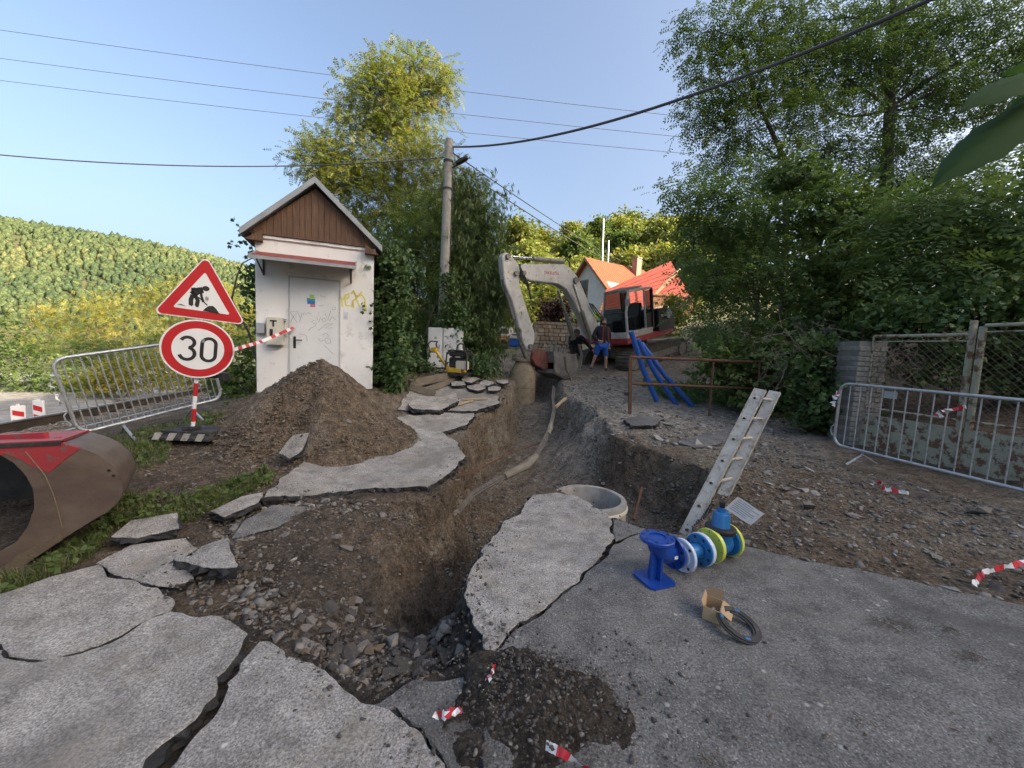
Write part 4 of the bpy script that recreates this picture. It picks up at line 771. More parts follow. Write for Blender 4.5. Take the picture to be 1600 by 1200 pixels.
MB().tube([(-.15, -.05, .14), (-.28, -.1, .3), (-.42, -.12, .5), (-.48, -.12, .55)], .03, 8).build('tiller', M_YEL, comp, True)
hnd = MB().tube([(-.5, -.3, .5), (-.55, -.3, .68), (-.5, -.25, .74), (-.5, .05, .74), (-.55, .1, .68), (-.5, .1, .5), (-.5, -.3, .5)], .016, 8).build('handle_loop', M_DARK, comp, True)
MB().bb((-.56, -.17, .5), (-.42, -.07, .6)).build('control_head', M_YEL, comp, bevel=.015)
M_TIM = pm('weathered_timber', (.2, .17, .13), (.13, .11, .085), scale=5, rough=.85, bump=.5, bscale=40, stretch=(1, 1, 1), spots=(.06, .05, .04), sscale=8)
M_NEW = pm('fresh_pine', (.45, .34, .2), (.38, .28, .16), scale=6, rough=.7, bump=.2)
for (a, b, w_, h_, lb) in (((640, 600), (708, 586), .1, .16, 'grey timber edging running from the frame corner to the compactor'), ((640, 604), (680, 616), .09, .14, 'grey timber edging forming the near side of the frame'), ((664, 610), (738, 584), .09, .1, 'long grey timber lying beside the plate compactor')):
    A_, B2 = PH(*a, .08), PH(*b, .08); MB().beam(A_, B2, w_, h_).build('timber', M_TIM, None, bevel=.008, label=lb, cat='timber', group='timbers by the compactor')
for (a, b, lb) in (((712, 633), (738, 626), 'short fresh pine lath on the pavement beside the pale asphalt chunk'), ((722, 624), (762, 623), 'long fresh pine lath lying near the trench edge')):
    MB().beam(PH(*a, .03), PH(*b, .03), .05, .025).build('lath', M_NEW, None, label=lb, cat='lath', group='pine laths')
# ================================================================ MANHOLES, TRENCH CABLES, LADDER
mc = V0(.83, 4.0, -.06); mh = thing('manhole_ring', 'round concrete manhole ring standing in the pit behind the asphalt', 'manhole', V(mc.x, mc.y, mc.z - .95))
MB().lathe([(.385, 0), (.385, .95), (.375, .965), (.33, .965), (.32, .95), (.32, 0)], 40, close=True).build('ring', M_CONC, mh, True)
MB().lathe([(.388, .86), (.398, .875), (.398, .9), (.388, .915)], 40, close=True).build('joint_band', M_CREAM, mh, True)
for z, a in ((.82, -.9), (.57, -.9)):
    ca, sa = math.cos(a), math.sin(a); p = lambda r_, t: V(ca * r_ - sa * t, sa * r_ + ca * t, z); MB().tube([p(.325, -.13), p(.22, -.13), p(.2, -.11), p(.2, .11), p(.22, .13), p(.325, .13)], .012, 8).build('step_iron', M_DARK, mh, True)
c0 = P(815, 622, 11.6); ch = thing('manhole_cone', 'muddy concrete manhole shaft with a conical top in the far trench', 'manhole', c0)
MB().lathe([(.4, -.4), (.4, .3), (.39, .31), (.39, .33), (.4, .34), (.4, .72), (.38, .75)], 32).build('shaft', M_CONB, ch, True)
MB().lathe([(.39, .751), (.385, .8), (.24, 1.08), (.235, 1.12)], 32).build('cone', M_CONB, ch, True); MB().lathe([(.3, 1.121), (.31, 1.15), (.31, 1.2), (.29, 1.22)], 32).build('collar', M_CONB, ch, True)
M_CAB = pm('muddy_cable', (.07, .062, .055), (.14, .125, .11), scale=12, rough=.7, bump=.3, spots=(.2, .18, .15), sscale=15)
M_SLV = pm('muddy_sleeve', (.22, .195, .155), (.15, .13, .1), scale=10, rough=.9, bump=.6, bscale=60)
for k, (dz_, dx_) in enumerate(((0, 0), (-.05, .02), (.03, -.03))):
    pts = [P(u + dx_ * 60, v - dz_ * 60, Y) for u, v, Y in ((715, 800, 4.6), (738, 772, 4.9), (765, 756, 5.2), (800, 738, 5.6), (835, 715, 6.0), (850, 690, 6.6), (860, 668, 7.2), (866, 640, 8.2), (864, 622, 9.2), (866, 605, 10.4))]
    MB().tube(pts, .016, 7).build('trench_cable', M_CAB, None, True, label=['black muddy cable hanging through the sleeve in the trench', 'grey muddy cable lowest of those entering the sleeve', 'thin muddy cable highest of those entering the sleeve'][k], cat='cable', group='cables in the trench')
MB().tube([P(718, 745, 5.0), P(760, 726, 5.5), P(800, 706, 6.2), P(850, 690, 6.8)], .014, 7).build('trench_cable', M_RUST, None, True, label='thin reddish pipe slung across the trench above the sleeve', cat='cable', group='cables in the trench')
MB().tube([P(788, 745, 5.47), P(800, 738, 5.6), P(822, 728, 5.85), P(833, 718, 5.98), P(838, 712, 6.05)], [.055, .06, .062, .064, .05], 12).build('cable_sleeve', M_SLV, None, True, label='short muddy concrete sleeve hanging round the cables in the trench', cat='cable sleeve')
MB().tube([P(857, 678, 6.9), P(859, 670, 7.15), P(861, 660, 7.4)], [.03, .06, .03], 10).build('cable_joint', M_SLV, None, True, label='small mud caked joint on the cables farther along the trench', cat='cable joint')
MB().beam(P(868, 636, 8.6), P(884, 622, 9), .05, .05).build('stake', M_NEW, None, label='short wooden stake leaning in the far end of the trench', cat='stake')
MB().tube([P(990, 812, 4.3), P(1003, 762, 4.9)], .016, 6).build('steel_rod', M_RUST, None, True, label='thin rusty rod leaning in the pit behind the manhole ring', cat='rod')
lt, lb_ = V0(2.73, 4.2, 1.09), V0(1.76, 3.68, -.24); ld = (lt - lb_).normalized(); lb_ = lb_ - ld * .75; sdv = V(.37, .3, -.04)
lad = thing('ladder', 'worn aluminium ladder standing in the pit and leaning on its rim', 'ladder', lb_)
ln = ld.cross(sdv).normalized()
for o in (V(0, 0, 0), sdv): MB().beam(lb_ + o, lt + o, .115, .026, up=ln.cross(ld)).beam(lb_ + o - ln * .054, lt + o - ln * .054, .012, .042, up=ln.cross(ld)).beam(lb_ + o + ln * .054, lt + o + ln * .054, .012, .04, up=ln.cross(ld)).build('stile', M_ALU, lad, world=True, bevel=.004)
L_ = (lt - lb_).length; n_r = 9
for i in range(n_r):
    p = lb_ + ld * (L_ - .12 - i * .27); rg_ = MB().tube([p - sdv.normalized() * .025, p + sdv + sdv.normalized() * .02], .017, 8).build('rung', M_ALU, lad, True, world=True)
    MB().tube([p - sdv.normalized() * .012, p - sdv.normalized() * .0165], .014, 8).tube([p - sdv.normalized() * .05, p - sdv.normalized() * .04], .012, 8).build('rung_end', M_DARK, rg_, True, world=True)
# ================================================================ PIPE FITTINGS
M_BLU = pm('royal_blue_epoxy', (.01, .055, .3), (.008, .045, .25), rough=.3, bump=.12, bscale=90, spots=(.1, .1, .11), sscale=40, samt=.35, sthr=.64); M_BLU2 = pm('sky_blue_epoxy', (.018, .15, .38), (.015, .13, .33), rough=.32, bump=.12, bscale=90, spots=(.12, .13, .14), sscale=40, samt=.3, sthr=.64)
M_LIME = pm('lime_plastic_cap', (.58, .64, .1), (.52, .58, .09), rough=.4, bump=.02)
m, nt, b, N = nodes('milky_film'); b.inputs['Base Color'].default_value = (.62, .72, .86, 1); b.inputs['Roughness'].default_value = .3; b.inputs['Alpha'].default_value = .8; b.inputs['Subsurface Weight'].default_value = 0; M_FILM = m
M_PAP = pm('white_paper', (.72, .74, .78), (.66, .68, .72), rough=.7, bump=.02); M_CARD = pm('cardboard', (.42, .3, .17), (.36, .25, .14), rough=.85, bump=.1); M_CARDI = pm('cardboard_inside_shade', (.3, .21, .12), (.25, .17, .1), rough=.85, bump=.1)  # second cardboard is a darker copy, the box's inner shade put into its colour
ad = V(.9, .44, 0).normalized(); e0 = PH(1022, 906)
def flange(par, c, d, r_, th=.022, hole=.055, mat=None, n=8, name='flange'):
    m_ = axis(c, d); o = MB().lathe([(r_, -th / 2), (r_, th / 2 - .004), (r_ - .004, th / 2), (r_ * .66, th / 2), (r_ * .65, th / 2 + .003), (hole, th / 2 + .003), (hole, -th / 2)], 40, m_, close=True).build(name, mat or M_BLU, par, True, world=True)
    for k in range(n):
        a = 2 * math.pi * (k + .5) / n; q = V(math.cos(a) * r_ * .82, math.sin(a) * r_ * .82, 0)
        MB().tube([m_ @ (q + V(0, 0, -th / 2 - .0012)), m_ @ (q + V(0, 0, th / 2 + .0012))], .0105, 10).build('bolt_hole', M_BLACK, o, world=True)
    return o
el = thing('duckfoot_bend', 'royal blue cast iron duckfoot pipe bend with two flanges and square foot', 'pipe fitting', e0)
MB().prism([e0 + Matrix.Rotation(.35, 3, 'Z') @ V(x, y, 0) for x, y in ((-.105, -.08), (-.08, -.105), (.08, -.105), (.105, -.08), (.105, .08), (.08, .105), (-.08, .105), (-.105, .08))], (0, 0, .016)).build('foot_plate', M_BLU, el, world=True, bevel=.003)
zt, zs = .285, .165; top_c, sid_c = e0 + V(0, 0, zt), e0 + ad * .15 + V(0, 0, zs)
pts = [e0 + ad * (.12 - .12 * math.cos(t)) + V(0, 0, zs + .12 - .12 * math.sin(t) - 0) for t in np.linspace(0, math.pi / 2, 8)] + [sid_c]
MB().tube(pts, .066, 20).build('bend_body', M_BLU, el, True, world=True)
for d in (ad, V(-ad.y, ad.x, 0)): MB().prism([e0 - d * .05 + V(0, 0, .015), e0 + d * .06 + V(0, 0, .015), e0 + d * .045 + V(0, 0, .2), e0 - d * .05 + V(0, 0, .23)], d.cross(V(0, 0, 1)) * .016).build('foot_rib', M_BLU, el, world=True)
flange(el, top_c, V(0, 0, 1), .11); flange(el, sid_c, ad, .11)
lbm = MB()
lbm.lathe([(.0675, .0), (.0675, .03)], 24, axis(e0 + ad * .085 + V(0, 0, zs + .005), ad)); MB().box(e0 + ad * .11 + V(.03, -.062, zs + .0), (.03, .004, .02), math.atan2(ad.y, ad.x)).build('label_sticker', M_PAP, el, world=True)
def at_(s_): q = e0 + ad * s_; return V(q.x, q.y, float(H(q.x, q.y)))
spq = at_(.33); spool = thing('flanged_spool', 'short blue flanged pipe piece wrapped in milky film beside the bend', 'pipe fitting', spq)
flange(spool, at_(.25) + V(0, 0, .112), -ad, .112, mat=M_FILM, hole=.04, n=4, name='film_flange'); MB().lathe([(.04, -.02), (.075, 0), (.07, .02)], 24, axis(at_(.25) + V(0, 0, .112), -ad)).build('film_hub', M_FILM, spool, True, world=True)
MB().tube([at_(.25) + V(0, 0, .112), at_(.42) + V(0, 0, .112)], .05, 20).build('pipe_body', M_BLU2, spool, True, world=True)
flange(spool, at_(.42) + V(0, 0, .112), -ad, .11, mat=M_BLU2); MB().lathe([(.113, -.016), (.115, 0), (.113, .014), (.108, .014), (.108, -.016)], 40, axis(at_(.435) + V(0, 0, .112), -ad), close=True).build('film_rim', M_FILM, spool, True, world=True)
vq = at_(.62); val = thing('gate_valve', 'blue gate valve with lime yellow flange caps and a paper tag', 'valve', vq); hc_ = V(0, 0, .118)
for s_, nm in ((.53, 'flange_cap'), (.73, 'flange_cap')):
    sg = -1 if s_ < .6 else 1; cp = MB().lathe([(.0, .014), (.117, .014), (.12, .008), (.12, -.012), (.112, -.012)], 40, axis(at_(s_) + hc_, ad * sg)).build(nm, M_LIME, val, True, world=True)
    for k in range(8):
        a = 2 * math.pi * k / 8; mm = axis(at_(s_) + hc_, ad * sg); MB().tube([mm @ V(math.cos(a) * .095, math.sin(a) * .095, .0142), mm @ V(math.cos(a) * .116, math.sin(a) * .116, .0142)], .0025, 5).build('cap_rib', M_BLU2, cp, world=True)
    MB().lathe([(.108, -.012), (.108, -.03), (.06, -.035)], 32, axis(at_(s_) + hc_, ad * sg)).build('flange', M_BLU2, val, True, world=True)
MB().tube([at_(.54) + hc_, at_(.6) + hc_, at_(.66) + hc_, at_(.72) + hc_], [.062, .085, .085, .062], 24).build('body', M_BLU2, val, True, world=True)
mv = Matrix.Translation(at_(.63)); MB().lathe([(.085, .12), (.088, .19), (.095, .2), (.095, .22), (.075, .225), (.06, .25), (.058, .33), (.05, .345), (.03, .35), (.028, .38), (.001, .38)], 28, mv).build('bonnet', M_BLU2, val, True, world=True)
MB().lathe([(.097, .205), (.103, .21), (.103, .235), (.09, .245)], 28, mv).build('bonnet_strap', M_BLACK, val, True, world=True); MB().lathe([(.018, .38), (.018, .42), (.0, .42)], 12, mv).build('spindle', M_BLACK, val, True, world=True)
tg = at_(.63) + V(.03, -.03, .36); mt = frame(tg + V(.1, -.02, .02), V(.85, .1, -.42), V(.25, -.3, .75)); tgo = MB().add([mt @ V(x, y, .02 * math.sin(x * 18)) for x in np.linspace(-.11, .11, 6) for y in (-.065, .065)], [(2 * i, 2 * i + 1, 2 * i + 3, 2 * i + 2) for i in range(5)]).build('paper_tag', M_PAP, val, world=True)
ln_ = MB(); r2 = np.random.default_rng(8)
for k in range(7): y = .05 - k * .015; xs = np.linspace(-.09, -.09 + r2.uniform(.09, .18), 6); ln_.strip([mt @ V(x, y, .02 * math.sin(x * 18) + .001) for x in xs], .004, mt.to_3x3() @ V(0, 0, 1), .0006)
ln_.build('tag_print', M_INK, tgo, world=True)
cq = PH(1113, 962); cbx = thing('cardboard_box', 'small open cardboard box lying beside the rubber gasket', 'box', cq, -.62)
w_, d_, h_, t_ = .085, .13, .075, .003
MB().bb((-w_ / 2, -d_ / 2, 0), (w_ / 2, d_ / 2, t_)).build('bottom_wall', M_CARDI, cbx)
for s_ in (-1, 1): MB().bb((s_ * w_ / 2 - (t_ if s_ > 0 else 0), -d_ / 2, t_), (s_ * w_ / 2 + (0 if s_ > 0 else t_), d_ / 2, h_)).build('side_wall', M_CARD, cbx)
for s_ in (-1, 1): MB().bb((-w_ / 2 + t_, s_ * d_ / 2 - (t_ if s_ > 0 else 0), t_), (w_ / 2 - t_, s_ * d_ / 2 + (0 if s_ > 0 else t_), h_)).build('end_wall', M_CARD, cbx)
MB().prism([V(-w_ / 2, d_ / 2, h_ + .001), V(w_ / 2, d_ / 2, h_ + .001), V(w_ / 2, d_ / 2 + .015, h_ + .05), V(-w_ / 2, d_ / 2 + .015, h_ + .05)], (0, .002, .0)).build('lid_flap', M_CARDI, cbx)
MB().prism([V(w_ / 2 + .001, -d_ / 2, h_), V(w_ / 2 + .001, d_ / 2, h_), V(w_ / 2 + .055, d_ / 2, h_ - .03), V(w_ / 2 + .055, -d_ / 2, h_ - .03)], (.001, 0, .002)).build('side_flap', M_CARD, cbx)
MB().prism([V(-w_ / 2, -d_ / 2, h_ + .001), V(-w_ / 2, d_ / 2, h_ + .001), V(-w_ / 2 - .012, d_ / 2, h_ + .03), V(-w_ / 2 - .012, -d_ / 2, h_ + .03)], (.002, 0, .0)).build('side_flap', M_CARD, cbx)
MB().tube([(.0, -.03, .02), (.0, .03, .025)], .012, 10).build('bolt', M_GALV, cbx, True)
gq = PH(1153, 985); gk = thing('gasket_ring', 'flat black rubber gasket ring with blue marks propped on the box', 'gasket', gq + V(0, 0, .03)); gm = Matrix.Rotation(R(17), 4, V(.75, .65, 0))
MB().lathe([(.112, -.003), (.112, .003), (.098, .005), (.072, .004), (.07, 0), (.072, -.004)], 48, gm, close=True).build('ring', M_RUB, gk, True)
MB().lathe([(.108, .006), (.108, .011), (.078, .011), (.078, .006)], 48, gm @ Matrix.Translation((.006, .004, 0)), close=True).build('second_ring', M_RUB, gk, True)
for a in (70, 165, 265): MB().box(gm @ V(.006 + .093 * math.cos(R(a)), .004 + .093 * math.sin(R(a)), .0125), (.026, .013, .002), gm.to_3x3() @ Matrix.Rotation(R(a + 90), 3, 'Z')).build('blue_mark', M_BLU2, gk)
# ================================================================ RAILING, BLUE PIPES
rl = thing('railing', 'low rusty pipe railing beside the trench with blue pipes behind it', 'railing', PH(985, 640)); r0 = PH(985, 640); rt0, rt1 = P(985, 558, 7.5), P(1190, 566, 7.9); rm0, rm1 = P(985, 599, 7.5), P(1195, 608, 7.9)
MB().beam(r0 - V(0, 0, .2), rt0 + V(0, 0, .02), .055, .055, (0, 1, 0)).build('post', M_RUST, rl, world=True)
for u in (1115, 1188): MB().tube([P(u, 565, 7.76) - V(0, 0, 1.2), P(u, 563, 7.76)], .022, 8).build('post', M_RUST, rl, True, world=True)
MB().tube([rt0, rt1], .03, 10).build('top_rail', M_RUST, rl, True, world=True); MB().tube([rm0, rm1], .026, 10).build('middle_rail', M_RUST, rl, True, world=True)
M_BPIPE = pm('blue_polyethylene', (.02, .09, .36), (.016, .075, .3), rough=.35, bump=.05, spots=(.2, .19, .17), sscale=8, samt=.4, sthr=.62)
for (a, b, lb) in (((986, 518, 8.1), (1026, 626, 8.3), 'bright blue plastic pipe leaning on the rusty railing post'), ((996, 530, 8.5), (1058, 634, 8.6), 'blue plastic pipe leaning between two others behind the railing'), ((1002, 536, 8.7), (1082, 634, 8.6), 'blue plastic pipe leaning flattest behind the railing')):
    MB().tube([P(*a), P((a[0] + b[0]) / 2 - 2, (a[1] + b[1]) / 2 + 3, (a[2] + b[2]) / 2), P(*b)], .055, 14).build('blue_pipe', M_BPIPE, None, True, label=lb, cat='pipe', group='blue pipes by the railing')
# ================================================================ FENCE ON THE RIGHT
fa, fb, fc = V0(5.5, 5.95, .02), V0(5.76, 4.9, 0), V0(6.15, 3.3, -.02)
fen = thing('chain_link_fence', 'old chain link fence with rusty posts and a rusted sheet metal base', 'fence', fa)
M_WIRE = pm('rusty_wire', (.12, .09, .065), (.18, .14, .1), rough=.8, bump=0, metal=.2)
for k, (p, q, zt) in enumerate(((fa, fb, 1.72), (fb + V(.03, -.1, 0), fc, 1.83))):
    z0 = .62; up = lambda a, z: V(a.x, a.y, a.z + z); pn = MB(); L_ = (q - p).length; d = (q - p) / L_; Hh = zt - z0 - .1
    for s_ in (-1, 1):
        t0 = -Hh if s_ > 0 else 0; t = t0
        while t < L_ + (0 if s_ > 0 else Hh):
            a0, b0 = (t, 0), (t + s_ * Hh, Hh)
            def cl(a, b):
                (x0, y0), (x1, y1) = a, b; m_ = (y1 - y0) / (x1 - x0)
                pts = []
                for x, y in ((x0, y0), (x1, y1)):
                    if x < 0: y = y + (0 - x) * m_; x = 0
                    if x > L_: y = y + (L_ - x) * m_; x = L_
                    pts.append((x, y))
                return pts
            (x0, y0), (x1, y1) = cl(a0, b0)
            if -1e-6 <= y0 <= Hh + 1e-6 and -1e-6 <= y1 <= Hh + 1e-6 and abs(x1 - x0) > .01: pn.tube([up(p + d * x0, z0 + .05 + y0) + V(.003 * s_, 0, 0), up(p + d * x1, z0 + .05 + y1) + V(.003 * s_, 0, 0)], .0022, 4, False)
            t += .085
    pn.build('wire_mesh', M_WIRE, fen, world=True, kind=None)
    for z, r_ in ((zt, .022), (zt - .08, .01), (z0, .016)): MB().tube([up(p, z), up(q, z)], r_, 8).build('frame_rail', M_RUSTG, fen, True, world=True)
    for e in (p, q): MB().tube([up(e, z0), up(e, zt)], .014, 8).build('frame_upright', M_RUSTG, fen, True, world=True)
    a2, b2 = p + V(-.03, 0, -.1), q + V(-.03, 0, -.1); n = 3
    for i in range(n):
        s0, s1 = a2.lerp(b2, i / n), a2.lerp(b2, (i + .985) / n); MB().prism([s0, s1, s1 + V(0, 0, .62), s0 + V(0, 0, .62)], (.006 + .004 * i, 0, 0)).build('base_sheet', M_RUSTG, fen, world=True)
for p in (fb + V(0, .0, 0), fb + V(.03, -.08, 0)): MB().beam(p + V(0, 0, -.1), p + V(0, 0, 1.9 if p.y == fb.y else 1.82), .06, .05, (0, 1, 0)).build('post', M_RUSTG, fen, world=True, bevel=.005)
pil = thing('brick_pillar', 'whitewashed brick gate pillar overgrown at the end of the chain link fence', 'pillar', V0(5.52, 6.15, 0)); M_WBR = pm('whitewashed_brick', (.26, .255, .235), (.17, .165, .15), scale=7, rough=.95, bump=.5, spots=(.14, .12, .1), sscale=10, samt=.5)
me_b = {}; 
MB().bb((-.215, -.185, 0), (.215, .185, 1.66)).build('mortar', pm('mortar', (.2, .19, .17), (.15, .14, .13), rough=1, bump=.3), pil)
def brick_data(nm, s_, mat):
    b = MB().box((0, 0, 0), s_); me = bpy.data.meshes.new(nm); me.from_pydata(b.v, [], b.f); bm = bmesh.new(); bm.from_mesh(me); bmesh.ops.recalc_face_normals(bm, faces=bm.faces); bmesh.ops.bevel(bm, geom=bm.edges[:], offset=.006, segments=1, affect='EDGES'); bm.to_mesh(me); bm.free(); me.materials.append(mat); return me
bd1, bd2 = brick_data('brick', (.205, .115, .068), M_WBR), brick_data('brick', (.115, .205, .068), M_WBR); r2 = np.random.default_rng(2)
for row in range(21):
    z = .045 + row * .079; sh_ = .055 if row % 2 else 0
    for y0 in (-.14, .14):
        for x in ((-.11, .11) if row % 2 == 0 else (-.165, 0, .165)):
            o = bpy.data.objects.new('brick', bd1 if row % 2 == 0 or x == 0 else bd2); COL.objects.link(o); o.parent = pil
            o.location = (x + r2.normal(0, .002), (y0 if o.data == bd1 else y0 * .72) + r2.normal(0, .003), z)
            if row == 20 and r2.random() < .4: bpy.data.objects.remove(o)
# ================================================================ EXCAVATOR
M_XW = pm('excavator_white', (.5, .49, .47), (.38, .37, .35), scale=4, rough=.45, bump=.06, spots=(.17, .15, .125), sscale=9, samt=.75, sthr=.57)
M_XR = pm('excavator_red', (.36, .03, .035), (.28, .025, .03), scale=5, rough=.45, bump=.06, spots=(.12, .09, .07), sscale=9, samt=.7, sthr=.57)
M_XRM = pm('muddy_red_paint', (.2, .04, .035), (.13, .045, .035), scale=6, rough=.7, bump=.2, spots=(.12, .095, .07), sscale=7, samt=.85, sthr=.5)
M_XG = pm('muddy_grey_steel', (.16, .15, .14), (.24, .225, .2), scale=6, rough=.65, metal=.2, bump=.2, spots=(.1, .085, .065), sscale=9, samt=.8)
M_CHR = pm('chrome_rod', (.6, .6, .6), (.5, .5, .5), rough=.2, metal=.9, bump=0); M_GLS = glass_mat('cab_glass')
M_MUD = pm('muddy_track', (.06, .05, .04), (.12, .1, .08), scale=8, rough=.95, bump=.7, bscale=40)
ex = thing('excavator', 'large white and red tracked excavator with its boom over the trench', 'excavator', V0(4.59, 15, .95))
ef, el_ = V(-.8, -.6, 0), V(.6, -.8, 0); TL = R(12); F_ = ef * math.cos(TL) - V(0, 0, 1) * math.sin(TL); U_ = ef * math.sin(TL) + V(0, 0, 1) * math.cos(TL); O_ = V0(4.59, 15, 2.12)
def L3(f, l, h): return O_ + F_ * f + el_ * l + U_ * h
RM = Matrix((F_, el_, U_)).transposed()
def xb(a, b, name, mat, par=None, bevel=.02):
    a, b = Vector(a), Vector(b); c = (a + b) / 2; return MB().box(L3(*c), b - a, RM).build(name, mat, par or ex, world=True, bevel=bevel)
def xp(poly, l0, l1, name, mat, par=None, bevel=.0): return MB().prism([L3(f, l0, h) for f, h in poly], el_ * (l1 - l0)).build(name, mat, par or ex, world=True, bevel=bevel)
for sg in (1, -1):     # crawler tracks
    l0, l1 = (.72, 1.22) if sg > 0 else (-1.22, -.72); c = []
    for a in range(90, 271, 20): c.append((-1.5 + .36 * math.cos(R(a)), -.72 + .36 * math.sin(R(a))))
    for a in range(-90, 91, 20): c.append((1.5 + .36 * math.cos(R(a)), -.72 + .36 * math.sin(R(a))))
    tk = xp(c, l0, l1, 'crawler_track', M_MUD)
    per = c + c[:1]
    for i in range(len(per) - 1):
        a, b = Vector(per[i]), Vector(per[i + 1]); n = max(1, int((b - a).length / .14))
        for j in range(n): q = a.lerp(b, (j + .5) / n); d = (b - a).normalized(); nr_ = V(-d.y, d.x) if False else Vector((d.y, -d.x)); q2 = q + nr_ * .015; MB().box(L3(q2.x, (l0 + l1) / 2, q2.y), (.1, l1 - l0 + .03, .03), RM @ Matrix.Rotation(-math.atan2(d.y, d.x), 3, 'Y')).build('track_shoe', M_MUD, tk, world=True)
    lf = l1 if sg > 0 else l0 - .0
    for f in (-1.5, 1.5, -.75, -.25, .25, .75): r_ = .24 if abs(f) > 1 else .11; MB().tube([L3(f, lf - .02, -.72 if abs(f) > 1 else -.93), L3(f, lf + .035, -.72 if abs(f) > 1 else -.93)], r_, 18).build('roller', M_XG, tk, True, world=True)
    xb((-1.2, l0 + .1, -.8), (1.2, l1 + .03, -.56), 'track_frame', M_XG, tk)
xb((-.9, -.75, -.72), (.9, .75, -.3), 'undercarriage', M_XG); MB().tube([L3(0, 0, -.3), L3(0, 0, -.05)], .6, 24).build('slew_ring', M_MUD, ex, True, world=True)
xb((-1.05, -1.2, -.05), (1.75, 1.18, .16), 'deck_frame', M_XR, bevel=.03)
xp([(-1.12, .05), (-1.12, .75), (-.95, 1.0), (-.5, 1.08), (.25, 1.08), (.25, .05)], -1.19, .1, 'engine_hood', M_XW, bevel=.03)
xp([(-1.15, .02), (-1.22, .5), (-1.1, .85), (-.6, .95), (-.1, .95), (-.1, .02)], .1, 1.17, 'rear_housing', M_BLACK, bevel=.03)
xp([(-1.25, .05), (-1.3, .35), (-1.2, .6), (-.85, .65), (-.85, .05)], -1.1, 1.1, 'counterweight', M_XG, bevel=.04)
MB().tube([L3(-.75, 1.18, .7), L3(-.75, 1.22, .7)], .16, 18).build('work_lamp', M_GREYB, ex, True, world=True)
xb((.3, -1.18, .16), (1.6, -.32, .62), 'tool_box', M_XW)
# cab
c0, c1, k0, k1, chh = .2, 1.72, .17, 1.15, 1.72
cabn = xb((c0, k0, .14), (c1, k1, .34), 'cab_floor', M_XW)
def bar(a, b, w_=.07, mat=None, nm='cab_pillar', par=None): return MB().beam(L3(*a), L3(*b), w_, w_, el_).build(nm, mat or M_XW, par or ex, world=True, bevel=.012)
for l in (k0, k1):
    bar((c1 - .03, l, .3), (c1 - .03, l, 1.05)); bar((c1 - .03, l, 1.0), (c1 - .2, l, chh)); bar((c0 + .02, l, .3), (c0 + .02, l, chh), .09, M_BLACK); bar((c0 + .45, l, .3), (c0 + .45, l, chh), .06)
    bar((c1 - .2, l, chh), (c0, l, chh)); bar((c1 - .03, l, .33), (c0, l, .33))
for f in (c1 - .2, c0 + .02): bar((f, k0, chh), (f, k1, chh))
bar((c1 - .03, k0, 1.03), (c1 - .03, k1, 1.03), .04, M_BLACK)
xb((c0, k0 + .03, chh + .0), (c1 - .2, k1 - .03, chh + .06), 'cab_roof', M_XW)
for i in range(13): l = k0 + .05 + i * .073; MB().beam(L3(c1 - .1, l, chh + .03), L3(c0 + .5, l, chh + .11), .022, .05, U_).build('guard_slat', M_XG, ex, world=True)
gls = MB().prism([L3(c1 - .03, k0 + .03, .38), L3(c1 - .03, k1 - .03, .38), L3(c1 - .03, k1 - .03, 1.02), L3(c1 - .03, k0 + .03, 1.02)], F_ * .008).build('lower_windscreen', M_GLS, ex, world=True)
MB().prism([L3(c1 - .03, k0 + .03, 1.05), L3(c1 - .03, k1 - .03, 1.05), L3(c1 - .19, k1 - .03, chh - .03), L3(c1 - .19, k0 + .03, chh - .03)], F_ * .008).build('upper_windscreen', M_GLS, ex, world=True)
MB().prism([L3(c0 + .06, k1, .9), L3(c0 + .42, k1, .9), L3(c0 + .42, k1, chh - .06), L3(c0 + .06, k1, chh - .06)], el_ * .008).build('rear_side_window', M_GLS, ex, world=True)
MB().prism([L3(c0 + .03, k0, .36), L3(c0 + .42, k0, .36), L3(c0 + .42, k0, chh - .06), L3(c0 + .03, k0, chh - .06)], el_ * .01).build('far_side_window', M_GLS, ex, world=True)
xb((c0 + .05, k1 - .012, .34), (c0 + .42, k1 + .006, .88), 'rear_side_panel', M_BLACK, bevel=.005); xb((c0, k0, .3), (c0 + .02, k1, .85), 'cab_rear_panel', M_BLACK, bevel=.005)
xp([(c0 + .25, .35), (c0 + .3, .75), (c0 + .2, 1.25), (c0 + .32, 1.27), (c0 + .45, .8), (c0 + .85, .8), (c0 + .85, .68), (c0 + .75, .35)], .42, .9, 'operator_seat', M_BLACK, bevel=.03)
xb((c1 - .4, .4, .34), (c1 - .2, .9, .75), 'control_console', M_BLACK); bar((c0 + .5, k1 + .05, .45), (c0 + .5, k1 + .05, 1.1), .03, M_XW, 'grab_handle')
MB().box(L3(c1 + .02, k1 + .1, 1.35), (.04, .14, .22), RM).build('mirror', M_GREYB, ex, world=True, bevel=.01)
dec = text_mesh('TB1140', .12, frame(L3(-.45, 1.176, .68), -F_, U_)); link('model_lettering', dec, M_SWHITE, ex, True)
